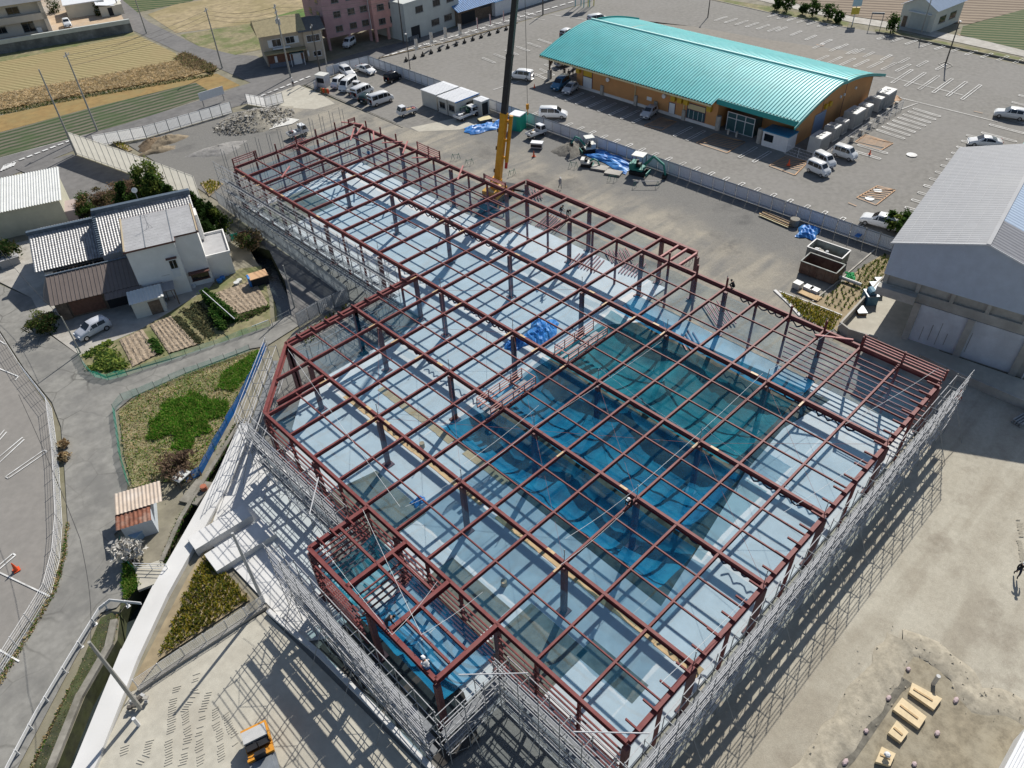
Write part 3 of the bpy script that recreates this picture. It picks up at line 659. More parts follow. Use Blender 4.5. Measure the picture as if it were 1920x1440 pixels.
# bunched net edge hanging in scallops under the row girders
bl_ = mat('bunched_net_edge', (.02,.045,.09), .9, .3, 3.)
def scallop(x, y0, y1, label, dx=.25):
    mb = MB(); y = y0
    while y < y1:
        L = random.uniform(.7,1.3); pts = []
        for i in range(5): t = i/4; pts.append((x+dx, y+L*t, ZT-.74-.42*math.sin(math.pi*t)*random.uniform(.7,1.2)))
        mb.path(pts, .08, 4); y += L
    return tag(mb.build('bunched_net', bl_), label, 'net', 'bunched net edges under the girders')
for x, y0, y1, lb in ((0,12,20,'first girder row in front of the plywood strips'),(8,24,31,'second girder row by the angled corner'),(16.05,22,31,'third girder row left of the guard-rail cages'),(26,-8,-2,'fourth girder row near the right edge'),(26,33,52,'fourth girder row in front of the crane'),(35.9,0,9,'back girder above the planting bed'),(8,-9.5,-5,'second girder row at the right edge'),(16.05,-9,-4.5,'third girder row at the right edge')):
    scallop(x, y0, y1, 'dark bunched net looped under the '+lb)
# ropes and lifelines across the bays
rope_m = mat('white_rope', (.7,.72,.72), .8)
RP = [((1003,798),(1240,640)),((1003,798),(880,890)),((1194,915),(1430,700)),((1194,915),(1060,1010)),((1316,800),(1520,940)),((1124,690),(1300,815)),((1441,695),(1580,605)),((1441,700),(1600,790)),
      ((540,655),(750,950)),((600,1020),(735,1190)),((680,955),(790,1190)),((790,1190),(905,1110)),((735,1190),(820,1090)),((1585,795),(1760,690)),((1470,960),(1620,860)),((1240,1280),(1400,1120)),((1050,1060),(1170,960)),((867,890),(760,950)),((540,930),(620,1000)),((870,870),(1010,760))]
for i, (a, b) in enumerate(RP):
    p, q = at(*a, ZT+.9), at(*b, ZT+.9); mb = MB(); pts = [p.lerp(q, t/8)-Vector((0,0,.25*math.sin(math.pi*t/8))) for t in range(9)]
    tag(mb.path(pts, .016, 4).build('safety_line', rope_m), 'thin white safety line strung above the red steel beams', 'rope', 'safety lines over the frame')
wire_m = mat('red_brace_wire', (.25,.07,.06), .6)
k = 0
for x0, x1 in zip(XL[1:5], XL[2:6]):
    for y0, y1 in zip(YL[0:4], YL[1:5]):
        for a, b in (((x0,y0),(x1,y1)), ((x1,y0),(x0,y1))):
            if random.random() < .6:
                beam('brace_wire', (a[0],a[1],ZT-.3), (b[0],b[1],ZT-.32), .012, .02, wire_m, kind='b')
# lifeline stanchions at the nodes
stn = MB().tube((0,0,0),(0,0,1.1),.03,5).tube((-.15,0,.5),(.15,0,.5),.02,4).ball((0,0,1.1),.06).mesh('stanchion', mat('galv_steel', (.30,.31,.31), .6, .15, 3., metal=.15))
for x in XL[1:]:
    for y in YL[:6]:
        if y <= rows[x][1] and not (x > 30 and y > 20): inst('lifeline_stanchion', stn, frame, (x+.1,y+.12,ZT))
deckm_ = mat('cage_deck', (.24,.25,.27), .6, .2, 3.)
# platforms with guard rails between the beams
for u, v, lb in ((1090,640,'further of the two pink guard-rail cages hung on the beams above the dark nets'),(950,735,'nearer of the two pink guard-rail cages hung on the beams above the dark nets')):
    c = at(u, v, ZT+.2); t = thing('guard_rail_cage', lb, 'cage', (c.x,c.y,ZT-.35)); 
    pk = mat('pink_primer', (.45,.22,.19), .6, .1, 2.)
    MB().bx(-2.6,2.6,-.55,-.2,0,.06).bx(-2.6,2.6,.1,.45,0,.06).build('deck', deckm_, t)
    for sy in (-.85,.85):
        for k in range(5): MB().bx(-2.7+k*1.35-.03,-2.7+k*1.35+.03,sy-.03,sy+.03,0,1.1).build('rail_post', pk, t)
        for z in (.5,.8,1.1): MB().bx(-2.7,2.7,sy-.03,sy+.03,z-.03,z+.03).build('rail', pk, t)
        MB().bx(-2.7,2.7,sy-.06,sy+.06,.0,.12).build('edge_beam', pk, t)
    for sx in (-2.7,2.7): MB().bx(sx-.03,sx+.03,-.82,.82,1.04,1.1).build('rail', pk, t)
# things lying on the slab
def crumple(name, c, sx, sy, h, m, label, cat, seed, rz=0, n=14):
    rnd = random.Random(seed); vs = []; mb = MB()
    for j in range(n+1):
        for i in range(n+1):
            s, t = i/n*2-1, j/n*2-1; e = max(abs(s), abs(t)); k = 1+.12*math.sin(5*math.atan2(t, s)+seed)
            z = h*(1-e**3)*(.45+.55*rnd.random()) if e < .98 else .0
            vs.append((s*sx/2*k, t*sy/2*k, z+.012))
    q = n+1; fs = [(j*q+i, j*q+i+1, (j+1)*q+i+1, (j+1)*q+i) for j in range(n) for i in range(n)]
    return tag(mb.add(vs, fs).build(name, m, None, c, rz), label, cat)
p = at(1015,622,.3); crumple('tarp', (p.x,p.y,.29), 4.6, 3.0, .7, tarpb, 'larger crumpled blue tarp on the slab left of the cages', 'tarp', 3, .4)
p = at(968,645,.3); crumple('tarp', (p.x,p.y,.29), 2.6, 1.8, .55, tarpb, 'smaller crumpled blue tarp beside the column', 'tarp', 5, -.2)
p = at(785,940,.3); crumple('tarp', (p.x,p.y,.29), 1.2, .8, .35, tarpb, 'small blue sheet on the floor by the porch bay', 'tarp', 8)
bund = mat('steel_bundle', (.30,.13,.13), .6, .2, 2.)
for i, (u, v, n, L) in enumerate(((1110,495,9,3.2),(1165,480,7,2.8),(1040,420,8,3.5),(1350,590,6,4.),(1185,505,6,3.),(1000,365,6,3.),(560,270,6,4.),(1290,640,5,3.))):
    p = at(u, v, .3); t = thing('steel_bundle', ['bundle of short red steel members fanned out on the slab','red steel members stacked beside a column on the slab','row of red steel members under the back extension','long red steel lengths lying under the beams near the parapet','red steel lengths under the canopy end','dark red steel lengths near the foot of the crane','steel lengths on the floor of the far wing corner','few thin steel lengths in front of the dark teal net'][i], 'steel bundle', (p.x,p.y,.29), R(15+40*(i % 2)))
    for k in range(n): MB().bar((-L/2,k*.42-1+random.uniform(-.05,.05),.08), (L/2+random.uniform(-.5,.5),k*.42-1,.08), .12, .14).build('member', bund, t)
for i, (u, v) in enumerate(((945,1097),(1065,898),(792,838),(713,805))):
    p = at(u, v, .3); tag(MB().cyl(0,0,0,.55,.24,12).build('capped_pile', plate, None, (p.x,p.y,.28)), ['short round pile cap on the floor near the near corner','short round pile cap between the first two column rows','short round pile stub near the red girts','short round pile stub by the angled corner'][i], 'pile cap')
# ================================================================ SCAFFOLDING
galv = mat('galv_steel', (.26,.27,.27), .6, .15, 3., metal=.15)
galvb = mat('bright_galv', (.50,.50,.51), .55, .15, 3., metal=.0)
deckm = mat('steel_deck', (.20,.21,.22), .7, .25, 4., metal=.1)
_sc = {}
def sm(key, fn, m):
    if key not in _sc: _sc[key] = fn().mesh(key[0], m)
    return _sc[key]
def scaffold(label, a, b, wd=.9, lifts=3, lh=1.8, z0=0., top=1.0, mesh=None, deck_from=1, brace=True, z_extra=None):
    """frame scaffold from a to b (inner line), width wd to the left of a->b"""
    a, b = Vector((*a,z0)), Vector((*b,z0)); d = b-a; L = d.length; n = max(1, round(L/1.8)); s = L/n; H = lifts*lh
    t = thing('scaffold', label, 'scaffold', a, math.atan2(d.y, d.x), 'scaffold runs around the steel frame')
    post = sm(('post', H+top), lambda: MB().tube((0,0,0),(0,0,H+top),.032,6).bx(-.1,.1,-.1,.1,0,.02), galv)
    pshort = sm(('post', H), lambda: MB().tube((0,0,0),(0,0,H+.15),.032,6).bx(-.1,.1,-.1,.1,0,.02), galv)
    tr = sm(('transom', wd), lambda: MB().tube((0,0,0),(0,wd,0),.028,5), galv)
    dk = sm(('deck', round(s,2), wd), lambda: MB().bx(.03,s-.03,wd*.5-.22,wd*.5+.22,0,.05), deckm)
    br = sm(('brace', round(s,2)), lambda: MB().tube((0,0,.2),(s,0,lh-.1),.018,4), galv)
    br2 = sm(('brace2', round(s,2)), lambda: MB().tube((s,0,.2),(0,0,lh-.1),.018,4), galv)
    for i in range(n+1):
        inst('post', post, t, (i*s,wd,0)); inst('post', pshort, t, (i*s,0,0))
        for k in range(1, lifts+1): inst('transom', tr, t, (i*s,0,k*lh-.06))
    for k in range(lifts+1):
        for y in (0, wd):
            if k == 0: continue
            inst('ledger', sm(('ledger', round(L,2)), lambda: MB().tube((-.15,0,0),(L+.15,0,0),.027,5), galvb), t, (0,y,k*lh))
        if k >= deck_from:
            for h in (.45,.95): inst('handrail', sm(('handrail', round(L,2)), lambda: MB().tube((-.25,0,0),(L+.25,0,0),.026,5), galvb), t, (0,wd,k*lh+h if k < lifts else k*lh+h*top))
            for i in range(n):
                if k < lifts: inst('deck', dk, t, (i*s,0,k*lh-.03))
    if brace:
        for k in range(lifts):
            for i in range(n):
                if (i+k) % 2 == 0: inst('brace', br, t, (i*s,wd+.03,k*lh))
                else: inst('brace', br2, t, (i*s,wd+.03,k*lh))
    # outriggers to the ground
    og = sm(('outrigger', 1), lambda: MB().tube((0,0,0),(0,-1.7,3.6),.026,5), galv)
    for i in range(0, n+1, 2): inst('outrigger', og, t, (i*s,wd+1.7,0))
    return t
# right-hand side (long), run seen from outside; direction chosen so that width points away from the frame
scaffold('long bright scaffold along the right side of the frame over the dirt yard', (37.3,-11.4), (-7.6,-11.4), .95, 4, 1.65)
scaffold('scaffold on the short near left side, next to the porch', (-7.7,-12.6), (-7.7,-2.4), .95, 4, 1.65)
scaffold('narrow scaffold closing the near end of the porch bay', (-8.2,-1.4), (-13.,-1.4), .9)
scaffold('tall scaffold in front of the porch bay above the dark pit', (-13.1,-1.6), (-13.1,15.4), .95, 4, 1.65)
scaffold('scaffold over the white concrete yard beside the red wall rails', (-7.7,15.), (-7.7,29.), .95, 4, 1.65)
scaffold('scaffold along the angled corner of the frame', (-7.9,29.7), (-.4,37.4), .9)
scaffold('long scaffold along the wing above the dark canal road', (14.9,38.), (14.9,76.), .95, 4, 1.65)
# loose uprights at the far end of the wing
t = thing('scaffold', 'unfinished scaffold of thin bare uprights at the far end of the wing', 'scaffold', (16,76.6,0), 0, 'scaffold runs around the steel frame')
for i in range(12):
    for y in (0,.9): inst('post', sm(('post', 8.2), lambda: MB().tube((0,0,0),(0,0,8.2),.035,5), galv), t, (i*1.75,y,0))
for y in (0,.9):
    for z in (1.8,3.6,5.4): inst('ledger', sm(('ledger', 19.3), lambda: MB().tube((0,0,0),(19.3,0,0),.027,5), galv), t, (0,y,z))
# scaffold below the Y=36 edge
scaffold('low scaffold with bare rails under the frame edge by the small bridge', (1.0,37.2), (13.8,37.2), .9, lifts=2, deck_from=2, brace=False)
# two long loose tubes laid out over the near scaffold
for i, (p, q, lb) in enumerate((((860,1265),(990,1262),'long pale tube laid across the scaffold at the porch corner'),((1075,1372),(1218,1375),'long pale tube laid across the scaffold at the near corner'),((580,965),(597,895),'pale tube sticking out over the white concrete yard'))):
    tag(MB().tube(at(*p,8.0), at(*q,8.0), .045, 6).build('loose_tube', galvb), lb, 'tube')

# ================================================================ HOARDINGS AND FENCES
hoard = mat('white_hoarding', (.78,.79,.82), .5, .06, .9, dirt=(.64,.65,.68), dscale=.5, damt=.5)
hpost = mat('hoarding_post', (.22,.24,.26), .5, .1, 3., metal=.4)
def hoarding(name, label, pts, h=2.0, pw=1.85, m=hoard, group='white site hoardings', posts_on=-1, post_m=hpost, cat='hoarding', rail=True):
    pts = [Vector((p[0],p[1],0)) for p in pts]; t = thing(name, label, cat, pts[0], 0, group); o = pts[0]
    for a, b in zip(pts[:-1], pts[1:]):
        d = b-a; n = max(1, round(d.length/pw)); s = d.length/n; rz = math.atan2(d.y, d.x); nn = Vector((-d.y, d.x, 0)).normalized()*posts_on
        pm = sm(('panel', round(s,2), h, m.name), lambda: _panel(s, h), m)
        ps = sm(('support_post', h), lambda: MB().tube((0,0,0),(0,0,h+.15),.035,6), post_m)
        for i in range(n):
            p = a+d*(i/n)-o; inst('panel', pm, t, (p.x,p.y,.0), (0,0,rz)); q = p+nn*.12; inst('support_post', ps, t, (q.x,q.y,0))
        q = b-o+nn*.12; inst('support_post', ps, t, (q.x,q.y,0))
        if rail:
            for z in (.35, h-.12):
                inst('rail', sm(('rail', round(d.length,2)), lambda: MB().tube((0,0,0),(d.length,0,0),.028,5), post_m), t, (a.x-o.x+nn.x*.06,a.y-o.y+nn.y*.06,z), (0,0,rz))
    return t
def _panel(s, h):
    mb = MB(); k = 9; vs = []
    for i in range(k*2):          # folded sheet
        x = .02+(s-.04)*i/(k*2-1); y = .02 if (i//1) % 2 else -.02
        vs += [(x,y,.08),(x,y,h)]
    n = len(vs)//2; fs = [(2*i,2*i+2,2*i+3,2*i+1) for i in range(n-1)]
    return mb.add(vs, fs)
P0 = [Vector((64.0,4.7,0)),Vector((63.5,30,0)),Vector((63.2,64,0)),Vector((63.5,90,0)),Vector((63.4,110.1,0))]
hoarding('hoarding', 'long white hoarding between the site and the store car park', P0, 2.0, 1.85, posts_on=1)
hoarding('hoarding', 'short white hoarding behind the two parked white cars at the street corner', px((693,124),(640,137),(614,146)), 2.0, 1.85, posts_on=1)
hoarding('hoarding', 'low white hoarding panels by the site entrance booth', px((606,150),(600,160),(590,172)), 1.7, 1.5, posts_on=1)
hoarding('hoarding', 'white hoarding along the street beside the green crop field', px((436,212),(360,234),(275,259),(180,276)), 2.0, 1.85, leaf_mat('white_sheeting', (.82,.82,.82), .05, .5), posts_on=1)
hoarding('hoarding', 'white angled gate panels beside the rubble pile', px((465,196),(500,202),(532,193)), 1.9, 1.2, _M['white_sheeting'], posts_on=-1)
tall = leaf_mat('beige_screen', (.66,.64,.58), .06, .55)
hoarding('tall_screen', 'tall beige two-tier screen wall behind the dark conifers', px((146,291),(255,330),(378,377)), 3.9, 1.8, tall, None, -1, cat='screen wall')
grey_s = net_mat('grey_mesh_sheet', (.36,.38,.40), .9)
hoarding('mesh_screen', 'grey mesh screen below the long wing scaffold, above the dark road', px((410,383),(470,428),(540,478),(655,566)), 2.2, 1.8, grey_s, None, 1, cat='screen wall')
hoarding('mesh_screen', 'grey mesh screen across the road end by the small bridge', px((655,566),(600,592),(560,616)), 2.0, 1.8, grey_s, None, 1, cat='screen wall')
# low walls
def wall(name, label, pts, h, th, m, cat='wall', z0=0., cap=None):
    mb = MB(); pts = [Vector((p[0],p[1],0)) for p in pts]
    for i, (a, b) in enumerate(zip(pts[:-1], pts[1:])):
        d = (b-a).normalized()*(th*.5 if i else 0); mb.bar((*(a-d).xy, z0+h/2+.0015*i), (*b.xy, z0+h/2+.0015*i), th, h)
    return tag(mb.build(name, m), label, cat)
wall('canal_wall', 'thick white concrete canal wall running down the left of the yard', px((466,800),(420,905),(362,1010),(300,1120),(243,1240),(165,1437),(130,1510)), .45, 1.5, conc_w)
wall('canal_wall', 'brown stained canal wall beside the grass plot', px((448,800),(390,893),(340,975),(305,1055)), .3, .35, conc_dk)
wall('canal_wall', 'brown stained canal wall beside the guard rail', px((216,1165),(205,1215),(150,1310),(98,1440),(70,1500)), .3, .5, conc_dk)
wall('retaining_wall', 'lilac-white low wall between the roller yard and the dark pit', px((505,1150),(600,1230),(700,1330),(815,1450)), .5, .35, conc_w)
wall('retaining_wall', 'concrete base wall under the mesh fence beside the planting', px((500,1140),(430,1187),(350,1238),(262,1297)), .4, .3, conc)
wall('boundary_wall', 'pale concrete boundary wall between planting bed and warehouse', px((1683,503),(1640,545),(1572,620),(1588,632),(1640,648)), 1.1, .2, conc)
wall('boundary_wall', 'long concrete wall beside the dirt yard below the warehouse', px((1720,678),(1790,712),(1860,742),(1990,798)), 1.0, .25, conc)
wall('kerb', 'dark kerb along the edge of the site car park', px((572,160),(640,190),(755,240)), .15, .2, conc_dk, 'kerb')
wall('kerb', 'kerb along the street side of the store car park under the flags', px((702,112),(860,75),(970,44)), .2, .25, mat('kerb_brown', (.25,.2,.13), .9, .2, 2.), 'kerb')
wall('kerb', 'low kerb round the farmland edge of the store car park', px((1300,-8),(1440,24),(1590,53)), .15, .2, conc, 'kerb')
wall('kerb', 'rusty kerb rail between car park and farm track', px((1642,62),(1700,72),(1920,119)), .35, .2, conc_dk, 'kerb')
# white mesh fences
def mesh_fence(name, label, pts, h, m, post_m=None, bars=7, sp=2.0, lean=0, cat='fence', vertical=False, z0=0):
    pts = [Vector((p[0],p[1],z0)) for p in pts]; t = thing(name, label, cat, pts[0]); o = pts[0]; post_m = post_m or m
    for a, b in zip(pts[:-1], pts[1:]):
        d = b-a; L = d.length; n = max(1, round(L/sp)); s = L/n; rz = math.atan2(d.y, d.x)
        def mk():
            mb = MB()
            for k in range(bars): mb.tube((0,0,.08+(h-.1)*k/(bars-1)), (s,0,.08+(h-.1)*k/(bars-1)), .014 if 0 < k < bars-1 else .022, 4)
            for k in range(1, int(s/.25)): mb.tube((k*.25,0,.08), (k*.25,0,h), .008, 3)
            return mb
        pm = sm(('mesh_panel', round(s,2), h, m.name, bars), mk, m); ps = sm(('fence_post', h, post_m.name), lambda: MB().tube((0,0,0),(0,0,h+.05),.035,6), post_m)
        for i in range(n): p = a+d*(i/n)-o; inst('mesh_panel', pm, t, p, (0,0,rz)); inst('fence_post', ps, t, p)
        inst('fence_post', ps, t, b-o)
    return t
wht = mat('white_metal', (.72,.72,.72), .45, .05, 3.)
mesh_fence('mesh_fence', 'long white mesh fence between the neighbour car park and the old lane', px((-10,610),(45,698),(97,765),(110,860),(117,985),(112,1050),(96,1115),(62,1172),(8,1260),(-30,1310)), 1.5, wht)
mesh_fence('mesh_fence', 'white mesh fence on the base wall between planting and roller yard', px((500,1136),(430,1183),(350,1234),(262,1293)), 1.0, wht, z0=.4)
mesh_fence('bridge_rail', 'small grey rail where the road crosses the canal', px((512,612),(545,595)), 1.0, galv, bars=3)
mesh_fence('mesh_fence', 'white pipe fence around the air conditioner units', px((1470,288),(1520,305),(1530,312),(1600,262),(1690,205)), 1.5, wht, bars=4)
# green and blue net fences of the neighbour
gnet = net_mat('green_net', (.05,.42,.30), .5); bnet = net_mat('blue_net_fence', (.02,.17,.55), .85); gnet2 = net_mat('pale_green_net', (.18,.42,.36), .38)
gpost = mat('thin_dark_post', (.12,.14,.13), .6)
def net_fence(label, pts, h, m, sp=1.5, pm=None):
    pts = [Vector((p[0],p[1],0)) for p in pts]; t = thing('net_fence', label, 'net fence', pts[0], 0, 'net fences round the garden plots'); o = pts[0]; mb = MB(); rnd = random.Random(len(pts))
    for a, b in zip(pts[:-1], pts[1:]):
        n = max(1, round((b-a).length/sp))
        for i in range(n+1):
            p = a.lerp(b, i/n)-o
            if i < n:
                q = a.lerp(b, (i+1)/n)-o; h1, h2 = h*rnd.uniform(.85,1.05), h*rnd.uniform(.85,1.05); mb.quad((p.x,p.y,.02),(q.x,q.y,.02),(q.x,q.y,h2),(p.x,p.y,h1))
            inst('net_post', sm(('net_post', h), lambda: MB().tube((0,0,0),(0,0,h*1.08),.022,5), gpost), t, p)
    mb.build('netting', m, t); return t
net_fence('bright green net fence round the corner of the vegetable garden', px((147,662),(160,690),(178,708),(205,714),(240,705)), 1.0, gnet, .8)
net_fence('faded green net fence along the garden side of the road', px((240,705),(350,668),(430,640),(508,612)), .9, gnet2)
net_fence('faded green net fence with posts along the grass plot side of the road', px((216,772),(232,752),(262,742),(350,704),(470,660)), 1.0, gnet2, 1.4)
net_fence('green net fence between the grass plot and the old lane', px((216,772),(228,860),(244,915)), .9, gnet, 1.2)
net_fence('blue net fence along the canal side of the grass plot', px((500,655),(462,735),(415,820),(378,890),(350,905)), 1.1, bnet, 1.5)
net_fence('green net fence below the rusty shed', px((228,1010),(238,1055),(258,1075)), .8, gnet, 1.)
# guard rail along the lower lane
t = thing('guard_rail', 'white guard rail with posts along the canal side of the lane', 'guard rail', at(190,1145))
gp = px((270,1140),(212,1134),(192,1150),(140,1235),(75,1345),(25,1440),(0,1490)); o = at(190,1145)
for a, b in zip(gp[:-1], gp[1:]):
    MB().ext([(-.03,-.15),(.02,-.15),(.06,-.07),(.02,0),(.06,.07),(.02,.15),(-.03,.15)], a-o+Vector((0,0,.65)), b-o+Vector((0,0,.65))).build('rail', wht, t)
    n = max(1, round((b-a).length/2.2))
    for i in range(n): p = a.lerp(b, (i+.5)/n)-o; MB().tube((0,0,0),(0,0,.8),.06,7).bx(-.14,.14,-.14,.14,0,.04).build('post', wht, t, p)
wall('bridge_slab', 'small concrete slab bridge over the canal by the pole line', px((258,1090),(310,1070)), .25, 2.2, conc_y, 'bridge', .0)
t = thing('pipe_rail', 'small white three-bar rail at the slab bridge', 'rail', at(258,1070)); o = at(258,1070)
for z in (.4,.7,1.0): MB().tube((0,0,z), at(318,1072)-o+Vector((0,0,z)), .03, 5).build('rail', wht, t)
for k in range(3): MB().tube((0,0,0),(0,0,1.02),.035,5).build('post', wht, t, Vector((0,0,0)).lerp(at(318,1072)-o, k/2))
# ================================================================ CRANE
yel = mat('crane_yellow', (.62,.30,.015), .4, .08, 2., dirt=(.45,.2,.02), dscale=.8, damt=.4)
blk = mat('black_boom', (.022,.022,.024), .42, .2, 2.)
rub = mat('rubber', (.022,.022,.022), .85, .2, 4.)
glass_d = mat('dark_glass', (.012,.016,.02), .08, spec=.6)
cbase = at(931,352,2.2); cr = thing('mobile_crane', 'mobile crane with orange-yellow lower boom and long black telescopic boom', 'crane', (cbase.x,cbase.y,0), R(20))
crm = cr.matrix_basis
MB().bx(-3.6,3.6,-1.15,1.15,.75,1.35).bx(-3.6,-2.7,-1.1,1.1,1.35,1.7).build('carrier', blk, cr)
for x in (-2.3,2.3):
    for y in (-1.05,1.05):
        wh = MB().tube((0,-.22,0),(0,.22,0),.65,16).build('wheel', rub, cr, (x,y,.66)); MB().tube((0,-.24,0),(0,.24,0),.3,10).build('rim', yel, wh)
for x in (-3.3,3.3):
    MB().bar((x,-2.6,.6),(x,2.6,.6),.3,.28).build('outrigger', blk, cr)
    for y in (-2.6,2.6): MB().cyl(0,0,0,.8,.1,8).bx(-.3,.3,-.3,.3,0,.06).build('outrigger_leg', galv, cr, (x,y,0))
MB().bx(-2.2,1.2,-1.05,1.05,1.45,2.1).bx(-2.4,-1.2,-1.0,1.0,2.1,2.7).build('turntable', yel, cr)
MB().bx(-1.4,.2,-.95,-.25,2.1,2.9).bx(.1,.8,-.9,-.3,2.1,2.5).build('hood', mat('crane_cream', (.72,.55,.22), .45, .08, 2.), cr)
cab = MB().bx(.3,1.9,.2,1.1,1.5,3.1).build('cab', yel, cr); MB().bx(.42,1.95,.3,1.12,2.2,2.95).build('cab_window', glass_d, cab)
def wl(v): return cr_inv @ v
cr_mat = Matrix.Translation((cbase.x,cbase.y,0)) @ Matrix.Rotation(R(20), 4, 'Z'); cr_inv = cr_mat.inverted()
foot = cbase.copy(); foot.z = 2.9
tip_d = None
# the boom leans a little: choose a real 3-D line through its observed points
b0 = at(933,330,3.6); cx, cy = b0.x, b0.y
def boom_pt(z, u, v):
    """point of the boom at height z whose bearing matches the survey"""
    return at(u, v, z)
B0 = Vector((b0.x,b0.y,3.0)); Bm = at(944,215,12.0); 
bd = (Bm-Vector((b0.x,b0.y,3.6))).normalized()
Bt = B0+bd*40
def seg(name, s0, s1, wd, h, m): return MB().bar(wl(B0+bd*s0), wl(B0+bd*s1), wd, h).build(name, m, cr)
seg('boom_base', -.5, 9.2, .85, .8, yel); seg('boom_section', 9.0, 16.5, .74, .66, blk); seg('boom_section', 16.3, 23.5, .66, .58, blk); seg('boom_section', 23.3, 31, .58, .5, blk); seg('boom_section', 30.8, 38, .5, .44, blk)
for s in (9.1,16.4,23.4,30.9): seg('boom_collar', s-.2, s+.2, .9 if s < 10 else .8, .78 if s < 10 else .7, yel if s < 10 else blk)
side = Vector((rt0.x, rt0.y, 0)).normalized()
cyl0 = B0+side*.95+bd*2.6
MB().tube(wl(cyl0), wl(cyl0+bd*6.3), .26, 10).build('luffing_cylinder', yel, cr); MB().tube(wl(cyl0-bd*.9), wl(cyl0), .2, 10).build('cylinder_tip', mat('crane_red', (.5,.04,.03), .5), cr)
for s in (3.2,5.6,8.2): MB().bar(wl(B0+bd*s), wl(cyl0+bd*(s-2.6)), .3, .3).build('cylinder_bracket', yel, cr)
for s in (1.2,4.4,6.8): MB().tube(wl(B0+bd*s-side*.6), wl(B0+bd*(s+.5)-side*.62), .12, 6).build('hydraulic_valve', blk, cr)
MB().bx(-.6,.9,-.5,.5,2.1,3.2).build('boom_pivot', yel, cr)
# hook and rope
hk = at(989,200,10.5); topz = 44.0; tp = Vector((hk.x, hk.y, topz))
MB().tube(wl(hk), wl(tp), .03, 5).build('hoist_rope', blk, cr)
MB().bar(wl(Bt-bd*2), wl(tp), .25, .25).build('boom_head', blk, cr)
hkb = MB().box((0,0,0), (.35,.3,.7)).tube((0,0,-.35),(0,0,-.7),.06,6).path([(0,0,-.7),(.15,0,-.85),(.12,0,-1.05),(-.08,0,-1.08),(-.15,0,-.95)], .05, 5).build('hook_block', yel, cr, wl(hk))

# ================================================================ THE STORE
teal = mat('teal_roof', (.13,.54,.54), .5, .08, .5, dirt=(.20,.60,.60), dscale=.15, damt=.5, spec=.5)
teal_d = mat('teal_trim', (.02,.30,.29), .4)
tan_w = mat('orange_brown_siding', (.55,.275,.11), .75, .08, .5, dirt=(.48,.24,.1), dscale=.4, damt=.5)
purp = mat('dark_purple_trim', (.09,.05,.075), .6)
whp = mat('white_panel', (.70,.71,.72), .5, .05, 2.)
yel_a = mat('yellow_awning', (.55,.36,.03), .5)
crm_p = mat('cream_panel', (.60,.52,.30), .6)
wood_d = mat('dark_timber', (.11,.075,.055), .7, .2, 2.)
gglass = mat('shop_glass', (.05,.11,.12), .06, spec=.7)
SX0, SX1, SY0, SY1 = 81.0, 107.2, 28.9, 70.9
store = thing('store', 'large shop with teal ribbed arched roof and orange-brown walls', 'building', (SX0,SY0,0))
def sl_(x, y, z): return (x-SX0, y-SY0, z)
def roofz(x):                    # gentle arch
    if x <= 93.6: return 4.35+3.1*math.sin((x-79.2)/(93.6-79.2)*math.pi/2)
    return 4.35+2.85*math.cos((x-93.6)/(108.6-93.6)*math.pi/2)
W_ = []
mb = MB()
# long walls and arched gables
mb.bx(0,.2,12.4,SY1-SY0,0,4.2); mb.bx(SX1-SX0-.2,SX1-SX0,0,SY1-SY0,0,4.35)
for y in (0, SY1-SY0-.2):
    xs = [2.2+(SX1-SX0-2.2)*i/16 if y == 0 else (SX1-SX0)*i/16 for i in range(17)]
    for a, b in zip(xs[:-1], xs[1:]):
        za, zb = min(roofz(a+SX0)-.25,7), min(roofz(b+SX0)-.25,7)
        mb.add([(a,y,0),(b,y,0),(b,y,zb),(a,y,za),(a,y+.2,0),(b,y+.2,0),(b,y+.2,zb),(a,y+.2,za)], [(0,1,2,3),(7,6,5,4),(3,2,6,7),(0,4,5,1)])
mb.bx(3.6,3.8,.2,12.3,0,4.6); mb.bx(0.2,3.6,12.4,12.6,0,4.3)
mb.build('wall', tan_w, store)
MB().bx(-.06,-.002,12.4,SY1-SY0,.0,.55).build('plinth', conc_w, store)
# ribbed roof: front slope, step, back slope
def ribbed(x0, x1, y0, y1, n, dz, nx=12, zoff=0.):
    mb = MB(); vs = []; prof = []
    s = (y1-y0)/n
    for i in range(n):
        y = y0+i*s; prof += [(y,0),(y+s*.30,0),(y+s*.42,dz),(y+s*.78,dz),(y+s*.9,0)]
    prof.append((y1,0)); k = len(prof)
    for j in range(nx+1):
        x = x0+(x1-x0)*j/nx
        for y, d in prof: vs.append(sl_(x, y, roofz(x)+d+zoff))
    fs = [(j*k+i, (j+1)*k+i, (j+1)*k+i+1, j*k+i+1) for j in range(nx) for i in range(k-1)]
    return mb.add(vs, fs)
rf = ribbed(79.4,93.8,41.6,78.6,66,.14).build('roof', teal, store); ribbed(80.9,93.8,27.6,41.6,25,.14,zoff=.002).build('front_slope', teal, rf)
ribbed(93.9,108.6,27.6,78.6,91,.10,zoff=-.3).build('back_slope', teal, rf)
MB().bx(93.6-SX0,94.0-SX0,27.5-SY0,78.7-SY0,7.2,7.62).build('ridge_cap', mat('pale_teal', (.35,.62,.60), .5), rf)
